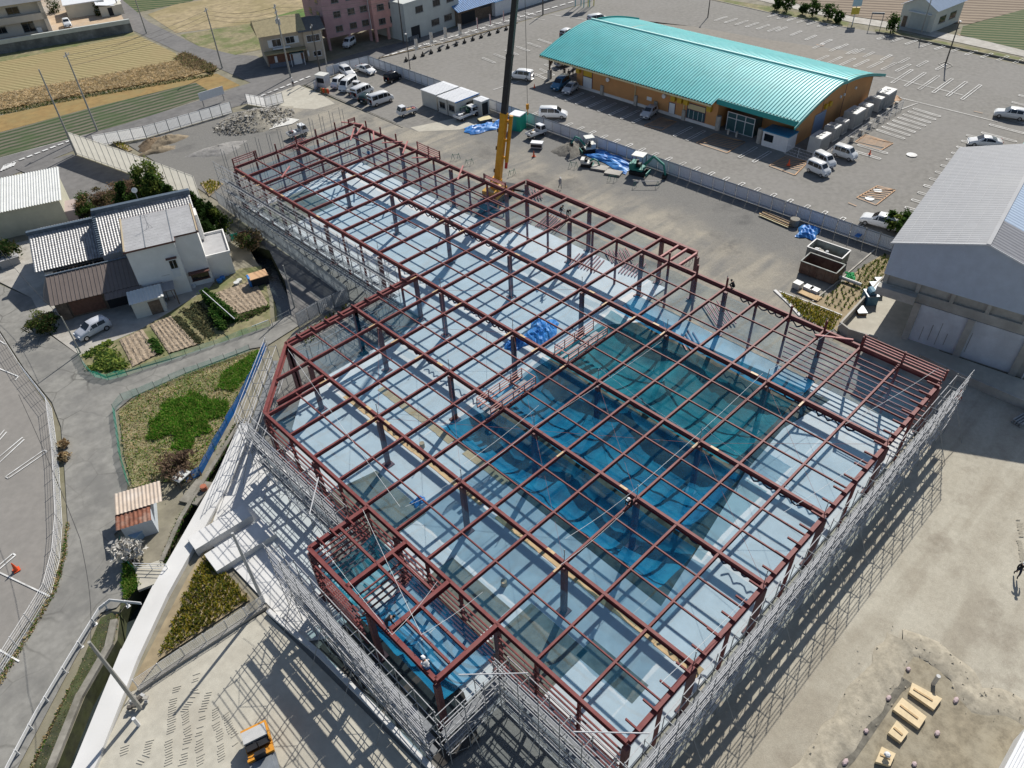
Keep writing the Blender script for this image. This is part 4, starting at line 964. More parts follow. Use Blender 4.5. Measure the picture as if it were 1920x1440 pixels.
# under-roof slab and fascia
mb = MB()
for x0, x1, y0, y1 in ((79.5,93.8,41.7,78.5),(81,93.8,27.7,41.6),(93.8,108.5,27.7,78.5)):
    n = 8
    for i in range(n):
        a, b = x0+(x1-x0)*i/n, x0+(x1-x0)*(i+1)/n; o = -.34 if x0 > 93 else -.04
        mb.quad(sl_(a,y0,roofz(a)+o-.12), sl_(a,y1,roofz(a)+o-.12), sl_(b,y1,roofz(b)+o-.12), sl_(b,y0,roofz(b)+o-.12))
mb.build('soffit', wood_d, rf)
MB().bx(80.75-SX0,80.9-SX0,27.6-SY0,41.6-SY0,4.15,4.95).build('fascia', teal_d, rf)
MB().bx(79.25-SX0,79.4-SX0,41.6-SY0,78.6-SY0,4.1,4.32).build('gutter', crm_p, rf)
for y in (27.5,78.62):
    mb = MB()
    for i in range(20):
        a, b = 79.5+29*i/20, 79.5+29*(i+1)/20; mb.bar(sl_(a,y,roofz(a)-.12), sl_(b,y,roofz(b)-.12), .1, .42)
    mb.build('verge', teal_d, rf)
# posts under the overhang at the far end
for x in (81.0,88,95,102):
    p_ = MB().bx(-.3,.3,-.3,.3,0,1.7).build('pillar', conc, store, sl_(x,77.6,0)); MB().bx(-.12,.12,-.12,.12,1.7,roofz(x)-.4).bar((0,0,2.2),(1.6,0,roofz(x+1.6)-.4),.14,.2).bar((0,0,2.2),(0,-1.6,roofz(x)-.5),.14,.2).build('timber_post', wood_d, p_)
# doors, panels, windows, lamps on the long front (X = SX0 face)
def onfront(name, y, z0, z1, wd, m, par=store, d=.05): return MB().bx(-d,.0,y-SY0-wd/2,y-SY0+wd/2,z0,z1).build(name, m, par, (-.003,0,0))
dr = onfront('door', 68.3, .1, 2.3, 2.0, whp); onfront('upper_panel', 68.3, 2.45, 4.1, 2.0, yel_a, dr); onfront('door_frame', 68.3, .0, 4.15, 2.3, purp, dr, .03)
dr = onfront('door', 49.9, .1, 2.2, 1.1, whp); onfront('door_frame', 49.9, .0, 2.3, 1.35, purp, dr, .03)
wn = onfront('window', 45.2, .7, 2.0, 3.3, gglass); onfront('window_frame', 45.2, .55, 3.1, 3.6, purp, wn, .03); onfront('upper_panel', 45.2, 2.15, 2.95, 3.3, crm_p, wn)
for k in range(4): onfront('mullion', 43.9+k*.86, .7, 2.0, .06, whp, wn, .07)
for y in (70.3,49.6,48.3,47.1,42.7): MB().bx(-.55,0,-.4,.4,2.75,3.45).bx(-.5,.0,-.42,.42,3.45,3.55).build('yellow_vent', yel_a, store, (-.003,y-SY0,0))
for y in (63.6,51.6): MB().tube((-.3,0,3.0),(0,0,3.0),.36,10).build('round_vent', whp, store, (-.003,y-SY0,0))
for y in (57.8,47.8): MB().path([(-.12,0,4.1),(-.12,0,3.4),(-.12,-.25,3.1),(-.12,-.25,.1)], .09, 6).build('downpipe', crm_p, store, (-.003,y-SY0,0))
for y in (64.8,57.3,53.1,47.4): MB().bx(-.3,0,-.3,.3,0,1.75).build('pier', conc, store, (-.003,y-SY0,0))
onfront('notice', 54.6, 1.5, 2.1, 1.0, whp)
# entrance: glazed lobby, pillars, white kiosk
lob = MB().bx(1.2,3.5,6.4,11.2,0,2.9).build('glass_lobby', gglass, store)
for y in (6.4,8.0,9.6,11.2): MB().bx(1.12,1.19,y-.05,y+.05,0,3.0).build('lobby_mullion', whp, lob)
for z in (0.06,2.1,2.95): MB().bx(1.10,1.17,6.35,11.25,z-.05,z+.05).build('lobby_rail', whp, lob)
for y in (12.1,4.6): MB().cyl(0,0,0,2.3,.42,12).build('round_pillar', conc, store, (.1,y,0))
for y in (8.4,9.9): MB().cyl(0,0,0,.9,.18,10).build('bollard', conc, store, (-.2,y,0))
ki = thing('kiosk', 'small white kiosk with blue roof under the store eave', 'kiosk', (SX0-.4,SY0-.3,0))
MB().bx(0,2.6,0,4.2,0,2.35).build('body', whp, ki); MB().bx(-.15,2.75,-.1,4.3,2.35,2.5).build('roof', mat('kiosk_blue', (.03,.22,.38), .5), ki); MB().bx(-.03,-.001,2.4,3.9,.9,2.0).build('opening', glass_d, ki)
# gable fittings (right-hand end)
for x in (91.2,92.6): MB().tube((0,-.35,0),(0,0,0),.42,12).build('yellow_vent', yel_a, store, sl_(x,SY0-.003,3.9))
for x in (96.,97.2,101.): MB().tube((0,-.2,0),(0,0,0),.22,10).build('round_vent', whp, store, sl_(x,SY0-.003,4.0))
MB().bx(88.5-SX0,92-SX0,-.08,-.003,.2,3.2).build('blue_panel', mat('grey_blue_panel', (.25,.32,.45), .6), store)
for x in (90.5,97.5): MB().bx(x-SX0-.04,x-SX0+.04,-.03,-.002,.3,roofz(x)-.35).build('joint_cover', purp, store)
# air conditioning plant
acm = mat('ac_casing', (.50,.50,.49), .5, .06, 2., dirt=(.38,.38,.37), dscale=.6, damt=.5)
def ac(u, v, sx, sy, h, label):
    p = at(u, v); t = thing('air_conditioner', label, 'air conditioner', (p.x,p.y,0), 0, 'plant units at the store gable')
    MB().bx(-sx/2,sx/2,-sy/2,sy/2,.15,h).build('casing', acm, t)
    for k in range(max(1, int(sx/.9))): MB().cyl(-sx/2+.45+k*.9,0,h,h+.08,.34,10).build('fan_guard', galv, t)
    MB().bx(-sx/2,sx/2,-sy/2-.03,-sy/2-.002,.4,h-.3).build('grille', hpost, t)
    for x in (-sx/2+.15,sx/2-.15): MB().bx(x-.08,x+.08,-sy/2,sy/2,0,.15).build('foot', hpost, t)
for i, (u, v, sx, sy, h) in enumerate(((1532,282,3.0,1.9,2.5),(1556,262,2.0,1.8,2.3),(1573,250,1.4,1.7,2.2),(1596,236,3.2,2.0,2.6),(1617,222,1.6,1.8,2.3),(1640,208,1.3,1.6,2.3),(1655,199,3.2,2.0,2.6),(1628,205,2.2,1.3,1.8))):
    ac(u, v, sx, sy, h, ['wide grey cabinet nearest the kiosk at the store gable','second grey plant unit from the kiosk at the store gable','narrow grey plant unit beside the blue panel','large grey cabinet in the middle of the gable plant','slatted grey plant unit right of the middle cabinet','small slatted plant unit near the far gable corner','big cabinet with pale top at the far gable corner','low plant unit behind the far cabinets'][i])
for k in range(11):
    p = at(1568+k*11.5, 296-k*9.2); tag(MB().bx(-.3,.3,-.08,.08,0,.12).build('wheel_stop', conc, None, (p.x,p.y,.05), R(90)), 'short concrete wheel stop in the row beside the gable plant fence', 'wheel stop', 'wheel stops beside the plant fence')
# concrete posts row of the plant fence
for k in range(8):
    p = at(1552+k*17, 292-k*13.2); tag(MB().bx(-.22,.22,-.22,.22,0,.75).bx(-.3,.3,-.3,.3,.75,.82).build('plant_pot_post', conc, None, (p.x+.4,p.y-.6,0)), 'short square concrete post in the row outside the plant fence', 'post', 'posts outside the plant fence')

# ================================================================ WAREHOUSE (right)
wroof = mat('grey_sheet_roof', (.255,.265,.285), .6, .06, 1., dirt=(.30,.31,.32), dscale=.12, damt=.5)
wroofb = mat('blue_sheet_roof', (.35,.44,.56), .55, .05, 1.)
wblue = mat('pale_blue_siding', (.50,.56,.65), .6, .06, .9)
wc = thing('warehouse', 'big warehouse with grey ridge roof, pale blue gable and concrete lower walls', 'building', (47.83,.05,0), R(8.2))
EZ, RZ, HW, LEN, BZ = 10.45, 12.75, 7.6, 25.5, 6.8
def rib_quad(mb, p00, p10, p11, p01, n, dz):
    """ribbed sheet between p00-p10 (along ribs' start) and p01-p11"""
    P = [Vector(p) for p in (p00,p10,p11,p01)]; nn = (P[1]-P[0]).cross(P[3]-P[0]).normalized()
    if nn.z < 0: nn = -nn
    vs = []; k = n*4+1
    for i in range(k):
        t = i/(k-1); o = nn*(dz if i % 4 in (1,2) else 0); vs += [P[0].lerp(P[1], t)+o, P[3].lerp(P[2], t)+o]
    mb.add(vs, [(2*i,2*i+2,2*i+3,2*i+1) for i in range(k-1)])
    return mb
# local: x into the depth, y to the left(+) / right(-)
mb = MB(); mb.add([(0,0,BZ),(0,-2*HW,BZ),(0,-2*HW,EZ),(0,-HW,RZ),(0,0,EZ),(LEN,0,BZ),(LEN,-2*HW,BZ),(LEN,-2*HW,EZ),(LEN,-HW,RZ),(LEN,0,EZ)],
    [(4,3,2,1,0),(5,6,7,8,9),(0,5,9,4),(1,2,7,6),(0,1,6,5)]); mb.build('gable_wall', wblue, wc)
mbr = MB()
for k in range(75): mbr.bx(-.03,.0,-.14-k*.2,-.07-k*.2,BZ+.02,EZ+min(k*.2, 15.2-k*.2)*(RZ-EZ)/HW*.98-.02)
mbr.build('siding_ribs', wblue, wc)
r1 = rib_quad(MB(), (-.3,.25,EZ-.05), (LEN+.4,.25,EZ-.05), (LEN+.4,-HW,RZ+.06), (-.3,-HW,RZ+.06), 60, .03).build('roof', wroof, wc)
for j in range(1,9):
    MB().bar((-.3,.25-j*(HW+.25)/9,EZ-.03+j*(RZ-EZ+.11)/9), (LEN+.4,.25-j*(HW+.25)/9,EZ-.03+j*(RZ-EZ+.11)/9), .04, .02).build('sheet_lap', wroof, r1)
def rseg(a, b, m): return rib_quad(MB(), (a,-HW,RZ+.06), (b,-HW,RZ+.06), (b,-2*HW-.35,EZ-.08), (a,-2*HW-.35,EZ-.08), max(2, int((b-a)*2)), .03).build('roof_sheet', m, r1)
rseg(-.3,5.2,mat('dark_sheet_roof', (.20,.205,.225), .55, .06, 1.)); rseg(5.2,14.5,wroofb); rseg(14.5,16.4,_M['dark_sheet_roof']); rseg(16.4,LEN+.4,wroofb)
MB().bar((-.35,-HW,RZ+.1),(LEN+.4,-HW,RZ+.1),.35,.06).build('ridge_cap', wroof, r1)
MB().bar((-.33,.3,EZ-.05),(-.33,-HW,RZ+.05),.06,.14).bar((-.33,-HW,RZ+.05),(-.33,-2*HW-.4,EZ-.1),.06,.14).build('verge', whp, r1)
lw = MB().bx(.3,LEN,-2*HW,-3.75,0,4.7).bx(.12,LEN,-2*HW,.0,4.7,5.7).bx(.45,LEN,-2*HW,-.02,5.7,BZ-.003).build('lower_wall', conc, wc)
for y in (-3.9,-8.9,-14.0): MB().bx(-.05,.3,y-.32,y+.32,0,4.7).build('buttress', conc, lw)
for y0, y1 in ((-8.58,-4.22),(-13.68,-9.22)): MB().bx(.22,.297,y0,y1,.15,4.55).build('wall_panel', mat('pale_render', (.60,.62,.65), .85, .1, .7, dirt=(.50,.51,.53), dscale=.5, damt=.5), lw)
for k in range(6): MB().bx(.2,.219,-5.2-k*.75-(.5 if k > 3 else 0),-5.16-k*.75-(.5 if k > 3 else 0),.5+.3*(k % 2),2.2+.5*(k % 3)).build('panel_joint', conc_dk, lw)
for y in (-.3,-3.4,-6.6,-9.8,-13): MB().bx(.14,.449,y-.18,y+.18,5.703,BZ-.01).build('bracket', conc, lw)
MB().bx(-.75,.119,-3.6,.15,4.75,5.65).build('ledge_beam', conc, lw)
MB().path([(.1,-14.9,0),(.1,-14.9,5.5),(.0,-14.9,6.8)], .07, 6).build('drain_pipe', whp, lw)
# things behind the boundary wall
for i, (u, v, c, s, lb) in enumerate(((1628,568,(.10,.22,.30),(1.5,1.2,1.3),'blue-grey drum machine behind the boundary wall'),(1640,550,(.03,.03,.035),(1.6,1.1,1.0),'black bin behind the boundary wall'),(1650,538,(.05,.05,.06),(1.4,1.1,.8),'dark crate with pale lids at the end of the boundary wall'),(1612,588,(.18,.12,.07),(1.3,.9,.5),'brown timber stack behind the boundary wall'))):
    p = at(u, v); t = thing(['drum_machine','bin','crate','timber_stack'][i], lb, ['machine','bin','crate','timber'][i], (p.x,p.y,0), .8)
    m_ = mat('storage_%d' % i, c, .6, .15, 3.); MB().bx(-s[0]/2,s[0]/2,-s[1]/2,s[1]/2,0,s[2]).build('body', m_, t); MB().bx(-s[0]/2-.04,s[0]/2+.04,-s[1]/2-.04,s[1]/2+.04,s[2],s[2]+.07).build('lid', hpost, t)
    if i == 0: MB().tube((-.5,0,1.5),(.5,0,1.5),.4,12).build('drum', m_, t)
# small green-roofed shed at the right edge
p = at(1880,262,3.); gs = thing('green_roof_shed', 'low shed with grey-green sheet roof at the right edge behind the warehouse', 'shed', (p.x,p.y-3,0), R(7))
MB().bx(0,12,-9,0,0,3).build('wall', conc, gs); rib_quad(MB(), (-.3,.3,3.0), (12.3,.3,3.0), (12.3,-9.3,4.2), (-.3,-9.3,4.2), 24, .05).build('roof', mat('green_grey_sheet', (.30,.38,.35), .6, .15, .6, dirt=(.25,.3,.28), dscale=.3, damt=.5), gs); MB().bx(-.35,12.3,.31,.4,2.8,3.05).build('gutter', teal_d, gs)
# bottom right white roof edge
p0, p1 = at(1888,1440,3), at(1925,1370,3); e = (p1-p0).normalized()
sd_ = thing('white_site_hut', 'white hut roof edge cut off by the lower right corner', 'hut', (p0.x,p0.y,0), math.atan2(e.y, e.x))
MB().bx(-4,4,-3,0,0,2.8).build('wall', whp, sd_); mb = MB().bx(-4.2,4.2,-3.2,.1,2.8,2.95)
for k in range(20): mb.bx(-4.2,4.2,-3.1+k*.16,-3.04+k*.16,2.95,3.0)
mb.build('roof', whp, sd_)
# ================================================================ HOUSES
wallw = mat('white_render', (.80,.79,.76), .8, .05, .8, dirt=(.68,.67,.64), dscale=.35, damt=.4)
wallb = mat('beige_render', (.50,.42,.33), .8, .08, .8)
tile  = mat('silver_roof_tile', (.34,.34,.345), .38, .3, 3., spec=.6, dirt=(.14,.14,.145), dscale=1.6, damt=.5)
tile_r = mat('dark_ridge_tile', (.09,.12,.155), .5, .2, 3.)
slate = mat('grey_slate', (.38,.38,.385), .7, .08, 1.5, dirt=(.30,.30,.30), dscale=.4, damt=.5)
brownr = mat('brown_metal_roof', (.17,.14,.125), .5, .08, 1.2)
wood_o = mat('weathered_wood', (.16,.12,.09), .85, .3, 2.5)
corr = mat('pale_corrugated', (.62,.63,.61), .5, .06, 1.)
brown_t = mat('brown_fascia', (.12,.055,.045), .6)
brick_b = mat('brown_brick', (.16,.08,.055), .85, .2, 3.)
pinkw = mat('pink_render', (.62,.34,.30), .8, .1, .6, dirt=(.52,.29,.27), dscale=.2, damt=.5)
mauvew = mat('mauve_render', (.46,.29,.30), .8, .1, .6, dirt=(.38,.25,.26), dscale=.2, damt=.5)
greyw = mat('pale_grey_render', (.50,.53,.51), .8, .06, .6, dirt=(.42,.44,.42), dscale=.25, damt=.5)
def win(t, x, y, z, wd, h, face='y-', frame_m=whp, glass=glass_d, panes=2, d=.05):
    """window on a face of a local box; (x,y,z) = lower centre"""
    def b(n, a0, a1, z0, z1, dd, m, par):
        mb = MB()
        if face == 'y-': mb.bx(x+a0, x+a1, y-dd, y, z0, z1)
        elif face == 'y+': mb.bx(x+a0, x+a1, y, y+dd, z0, z1)
        elif face == 'x-': mb.bx(x-dd, x, y+a0, y+a1, z0, z1)
        else: mb.bx(x, x+dd, y+a0, y+a1, z0, z1)
        return mb.build(n, m, par)
    o = b('window', -wd/2-.07, wd/2+.07, z-.07, z+h+.07, d*.6, frame_m, t)
    s = wd/panes
    for i in range(panes): b('pane', -wd/2+s*i+.025, -wd/2+s*(i+1)-.025, z+.02, z+h-.02, d, glass, o)
    b('sill', -wd/2-.12, wd/2+.12, z-.13, z-.075, d*2.2, frame_m, o)
    return o
def tile_roof(t, x0, x1, ye, ze, yr, zr, n, m, name='roof', over=.0, dz=.09):
    """rows of rounded tiles running down the slope from ridge (yr,zr) to eave (ye,ze)"""
    mb = MB(); vs = []; k = n*6+1; rowsn = max(3, int(abs(yr-ye)/.34))
    for j in range(rowsn+1):
        u = j/rowsn
        for s in (0, 1):
            if s and j == rowsn: continue
            y = yr+(ye-yr)*u; z = zr+(ze-zr)*u-(.035*s if j else 0)+.035
            for i in range(k): x = x0+(x1-x0)*i/(k-1); vs.append((x, y, z+dz*abs(math.sin(math.pi*i/6))**1.0))
    L = len(vs)//k; fs = [(j*k+i, j*k+i+1, (j+1)*k+i+1, (j+1)*k+i) for j in range(L-1) for i in range(k-1)]
    if (x1-x0)*(ye-yr) > 0: fs = [tuple(reversed(f)) for f in fs]
    return mb.add(vs, fs).build(name, m, t)
# ---- white house: stair tower + long tiled wing + brown-roofed front range
TR = math.atan2(-1.8, 4.9)                       # facade heading
hs = thing('white_house', 'white two-storey house with flat grey-slate tower and silver tiled wings', 'house', (1.05,61.25,0), TR)
# local: x along facade (to the right), y to the back; tower spans x -5.3..0
def hl(wx, wy): c, s = math.cos(-TR), math.sin(-TR); dx, dy = wx-1.05, wy-61.25; return (dx*c-dy*s, dx*s+dy*c)
tw = MB().bx(-5.2,0,0,8.1,0,6.9).bx(0,2.7,1.0,8.1,0,6.9).build('tower_wall', wallw, hs)
MB().bx(-5.45,.2,-.25,8.3,6.9,7.08).bx(.2,2.9,.85,8.3,6.9,7.08).build('roof_slab', brown_t, tw)
rs = MB()
for k in range(24): rs.bx(-5.4,.15 if k < 3 else 2.85,-.2+k*.35,-.2+k*.35+.33,7.085,7.105+.004*(k % 2))
rsl = rs.build('roof_slates', slate, tw)
for x in (-3.0,-.05): MB().bx(x-.04,x+.04,-.2,8.2,7.12,7.16).build('roof_batten', hpost, rsl)
MB().bx(-5.35,-5.2,-.2,8.2,7.12,7.2).bx(2.7,2.85,.9,8.2,7.12,7.2).build('roof_edge', mat('tan_flashing', (.45,.37,.24), .6), rsl)
an = MB().tube((0,0,7.1),(0,0,9.0),.025,5).tube((-.5,0,8.7),(.5,0,8.7),.015,4).tube((-.35,.0,8.5),(.35,0,8.5),.015,4).tube((-.3,-.4,7.1),(0,0,7.8),.015,4).tube((.4,-.2,7.1),(0,0,7.8),.015,4).build('aerial', hpost, tw, (-2.3,4.4,0))
win(tw,-.9,-.003,3.6,.8,1.1,'y-',whp,glass_d,2); MB().bx(-1.5,-.3,-.4,0,5.0,5.1).build('hood', brown_t, tw); MB().bx(-1.3,-.5,-.05,-.002,2.5,3.4).build('panel', whp, tw)
win(tw,-3.4,-.003,1.5,.9,.45); MB().bx(-4.0,-2.8,-.35,0,2.15,2.25).build('hood', brown_t, tw)
for z in (2.1,3.0): MB().bx(-2.6,-1.7,-.02,-.001,z,z+.04).build('wall_joint', conc, tw)
an2 = MB().bx(2.7,5.4,1.7,7.3,0,3.0).build('annex_wall', wallw, hs); MB().bx(2.6,5.5,1.6,7.4,3.0,3.06).build('annex_roof', slate, an2)
for a in ((2.55,5.55,1.55,1.7),(2.55,5.55,7.3,7.45)): MB().bx(*a,3.0,3.35).build('parapet', wallw, an2)
MB().bx(5.4,5.55,1.7,7.3,3.0,3.35).build('parapet', wallw, an2)
win(an2,1.4,.997,.9,1.9,.9,'y-',brown_t,glass_d,2); MB().bx(.2,2.6,.3,1.0,2.0,2.12).build('hood', brown_t, an2)
MB().bx(2.72,3.2,6.0,8.0,3.3,6.6).build('white_flue', wallw, an2)
# tiled wing behind (ridge runs along x)
tr = thing('tiled_house', 'long low house with two silver tiled roofs and dark ridge left of the white tower', 'house', (1.05,61.25,0), TR)
MB().bx(-15.5,-8.6,8.4,17.,0,3.4).build('wall', wallw, tr); MB().bx(-8.6,-1,7.,17.5,0,4.2).build('wall', wallw, tr)
t1 = tile_roof(tr,-16.2,-8.5,7.4,3.3,13.2,5.4,24,tile); t2 = tile_roof(tr,-8.4,.4,6.0,4.1,12.6,6.6,27,tile)
tile_roof(tr,-16.2,-8.5,19.,3.3,13.2,5.4,24,tile); tile_roof(tr,-8.4,3.0,19.2,4.1,12.6,6.6,34,tile)
tile_roof(tr,.4,3.0,9.,5.3,12.6,6.6,8,tile)
MB().bx(-16.3,-8.5,12.95,13.45,5.4,5.85).build('ridge', tile_r, t1); MB().bx(-8.5,3.1,12.3,12.9,6.6,7.1).build('ridge', tile_r, t2)
for k in range(20): MB().bx(-8.62,-8.2,6.1+k*.33,6.1+k*.33+.28,4.22+k*.125,4.4+k*.125).build('verge_tile', tile_r, t2)
for x0, x1 in ((-14.6,-12.4),(-12.2,-10.2),(-10.0,-8.7),(-7.4,-5.4)):
    y = 8.397 if x0 < -8.6 else 6.997; o = MB().bx(x0,x1,y-.05,y,.9,2.7).build('window', glass_d, tr); MB().bx(x0-.05,x1+.05,y-.09,y-.051,.82,.9).build('sill', whp, o)
MB().bx(-15.4,-8.6,7.9,8.3,2.75,2.85).build('gutter', hpost, tr)
sdsh = MB().tube((0,0,0),(0,0,1.2),.04,6).build('dish_mast', hpost, tr, (-3.2,15.2,6.0)); MB().ball((0,-.05,1.3),(.36,.09,.36),n=12,k=8).build('dish', whp, sdsh)
# brown standing-seam range in front
br = thing('brown_roof_house', 'dark brown metal-roofed front range with carport beside the silver car', 'house', (1.05,61.25,0), TR)
bw = MB().bx(-13.4,-5.6,.8,5.6,0,2.6).build('wall', wood_o, br)
def seam(t, x0, x1, ye, ze, yr, zr, m, sp=.45, name='roof'):
    mb = MB(); mb.quad((x0,ye,ze),(x1,ye,ze),(x1,yr,zr),(x0,yr,zr)); o = mb.build(name, m, t)
    for i in range(int((x1-x0)/sp)+1): MB().bar((x0+i*sp,ye,ze+.03),(x0+i*sp,yr,zr+.03),.05,.07).build('seam', m, o)
    return o
br1 = seam(br,-14.6,-4.9,.0,2.65,4.4,4.1,brownr); seam(br,-14.6,-4.9,5.9,3.5,4.4,4.1,brownr); seam(br,-9.0,-5.0,-1.1,2.3,.0,2.6,brownr)
MB().add([(-14.6,.0,2.6),(-15.5,1.8,2.5),(-15.5,4.8,2.6),(-14.6,5.9,3.4),(-14.6,4.4,4.1)], [(0,4,1),(1,4,2),(2,4,3)]).build('hip', brownr, br1)
MB().bar((-14.7,4.4,4.16),(-4.8,4.4,4.16),.22,.1).build('ridge', tile_r, br1)
MB().bx(-13.,-9.5,.72,.795,.4,2.2).build('shutter', brick_b, bw); MB().bx(-9.2,-6.0,.72,.795,.1,2.3).build('opening', darkm, bw)
MB().bx(-14.4,-13.2,.6,2.2,0,2.3).build('porch', wood_o, br)
cp = MB().bx(-5.4,-1.6,-2.2,-.2,2.2,2.28).build('carport_roof', mat('grey_sheet', (.28,.28,.29), .6, .1, 2.), br)
for x, y in ((-5.3,-2.1),(-1.7,-2.1)): MB().bx(x-.06,x+.06,y-.06,y+.06,0,2.2).build('carport_post', wood_o, br)
# shed with pale lean-to roof
p = at(258,600); sh = thing('garden_shed', 'white metal garden shed with pale ribbed roof in front of the tower', 'shed', (p.x,p.y,0), TR+R(2))
MB().bx(0,3.4,0,1.9,0,2.2).build('wall', mat('cream_sheet', (.58,.58,.54), .6, .05, 2.), sh); rib_quad(MB(), (-.15,-.2,2.2), (3.6,-.2,2.2), (3.6,2.1,2.6), (-.15,2.1,2.6), 10, .05).build('roof', corr, sh)
MB().bx(1.7,3.0,-.04,-.002,.05,1.9).build('door', wood_o, sh)
# corrugated shed and hip-roofed shed further left
p = at(132,421); cs = thing('corrugated_barn', 'pale barn with white corrugated roof at the left edge', 'barn', (p.x,p.y,0), TR)
MB().bx(-14,0,0,8,0,3.9).build('wall', mat('cream_wall', (.47,.46,.36), .8, .08, .8), cs); rib_quad(MB(), (-14.5,-.5,3.85), (.4,-.5,3.85), (.4,8.5,4.9), (-14.5,8.5,4.9), 44, .1).build('roof', corr, cs)
p = at(62,342,3.2); ws = thing('white_roof_shed', 'shed with plain white sloping roof at the left edge below the street', 'shed', (p.x,p.y,0), TR)
MB().bx(-12,-.5,-5,-.4,0,3.0).build('wall', mat('shed_brown', (.26,.2,.19), .8, .1, 1.), ws); MB().add([(-13,.2,3.9),(0,0,3.2),(-.6,-5.6,2.6),(-13,-5.4,3.1),(-13,.2,4.0),(0,0,3.3),(-.6,-5.6,2.7),(-13,-5.4,3.2)], [(4,7,6,5),(0,1,2,3),(1,5,6,2),(2,6,7,3)]).build('roof', mat('white_roof', (.70,.71,.69), .5, .03, 1.), ws)
p = at(140,408); tag(MB().bx(-.7,.7,-1.8,1.8,0,1.9).build('store_box', mat('pinkish_box', (.40,.33,.31), .7), None, (p.x,p.y,0), TR), 'small pinkish box beside the corrugated barn', 'box')
p = at(20,497); tag(MB().bx(-1.1,1.1,-.8,.8,0,1.3).quad((-1.3,-1,1.35),(1.3,-1,1.2),(1.3,1,1.35),(-1.3,1,1.5)).build('low_lean_to', slate, None, (p.x,p.y,0), TR+.3), 'low white lean-to roof at the left end of the tiled house', 'lean-to')
# ---- apartment, top left, on a retaining wall
p0, p1 = at(0,102), at(250,60); rd = math.atan2((p1-p0).y, (p1-p0).x)
rw = thing('retaining_wall', 'stained grey concrete retaining wall below the cream apartment house', 'wall', p0, rd)
Lr = (p1-p0).length
MB().bx(-16,Lr,0,.4,0,1.9).build('wall', mat('stained_wall', (.19,.20,.20), .9, .3, .7, dirt=(.09,.1,.1), dscale=.4, damt=.7), rw); MB().bx(-16,Lr,-.05,.5,1.9,2.75).build('white_parapet', mat('pale_green_white', (.55,.58,.55), .7, .08, 1.), rw)
fillp = MB().bx(-16,Lr-1,.42,40,0,1.85).build('terrace', mat('terrace_tan', (.48,.36,.24), .9, .15, .5, dirt=(.35,.33,.3), dscale=.1, damt=.8), rw)
ap = thing('apartment_house', 'cream two-storey apartment house with dark grey hip roof at the top left', 'house', p0, rd)
apw = MB().bx(-16,10.8,5.2,15,1.85,8.3).build('wall', mat('cream_render', (.56,.52,.46), .8, .05, .8), ap); MB().bx(-16,11.6,3.9,5.19,4.6,5.9).build('balcony', _M['cream_render'], apw)
MB().bx(10.8,11.6,3.9,5.2,1.85,8.2).build('end_fin', _M['cream_render'], apw)
MB().add([(-17,3.6,8.3),(12.3,3.6,8.3),(12.3,16,8.3),(-17,16,8.3),(7,9.8,10.8),(-17,9.8,10.8)], [(0,1,4,5),(1,2,4),(2,3,5,4),(3,2,1,0)]).build('roof', mat('dark_grey_roof', (.20,.21,.22), .6, .1, 1.), ap)
for x, wd in ((-1.2,2.4),(5.5,2.4),(-9,2.4)): win(apw,x,5.196,6.2,wd,1.3,'y-',hpost)
for x, wd in ((1.8,1.9),(7.2,2.4),(-4,1.9)): win(apw,x,5.196,2.3 if wd > 2 else 2.8,wd,2.0 if wd > 2 else 1.2,'y-',hpost)
MB().bx(8.6,9.6,4.7,5.15,1.9,2.9).build('ac_unit', whp, apw)
gr = thing('garage', 'white flat-roofed garage beside the cream apartment house', 'garage', p0, rd)
MB().bx(15.5,24,13,20,1.85,4.6).build('wall', mat('warm_white', (.62,.59,.50), .8, .05, .8), gr); MB().bx(15.2,24.3,12.7,20.3,4.6,4.8).build('roof', whp, gr); MB().bx(22.5,27.5,9.5,14,1.85,4.0).build('porch_wall', _M['warm_white'], gr); MB().add([(22,9.2,4.6),(26,9.2,3.9),(28,14.2,3.9),(22,14.2,4.6)], [(0,1,2,3)]).build('porch_roof', whp, gr); MB().bx(24.2,25.2,9.45,9.497,1.9,3.6).build('doorway', darkm, gr)
# ---- beige house on the corner
p0, p1 = at(505,128), at(613,110); rd = math.atan2((p1-p0).y, (p1-p0).x); L_ = (p1-p0).length
bh = thing('beige_house', 'beige two-storey house with tan tiled roof on the street corner', 'house', p0, rd)
bw = MB().bx(0,L_*.68,.8,8.5,0,6.0).bx(L_*.68+.002,L_,0.3,8.0,0,5.7).build('wall', wallb, bh)
MB().bx(-.3,L_*.67,-1.3,.79,2.7,2.9).build('lower_roof', mat('tan_tile', (.36,.30,.17), .8, .15, 2.), bw)
MB().bx(.2,L_*.62,-.5,.797,0,2.69).build('ground_floor', brick_b, bw); MB().bx(.18,L_*.62+.02,-.53,-.502,0,.9).build('plinth', mat('blue_grey_tile', (.14,.16,.2), .7, .15, 3.), bw)
rr = MB().add([(-.9,.0,5.9),(L_*.74,.0,5.9),(L_*.74,9.4,5.9),(-.9,9.4,5.9),(-.9,4.6,8.0),(L_*.74,4.6,8.0)], [(0,1,5,4),(2,3,4,5),(0,4,3),(1,2,5),(3,2,1,0)]).build('roof', _M['tan_tile'], bh)
MB().add([(L_*.6,-.5,5.75),(L_+.7,-.5,5.75),(L_+.7,8.8,5.75),(L_*.6,8.8,5.75),(L_*.6,4.2,7.3),(L_+.7,4.2,7.3)], [(0,1,5,4),(2,3,4,5),(1,2,5),(3,2,1,0)]).build('side_roof', mat('dark_tile', (.12,.12,.115), .8, .15, 2.), rr)
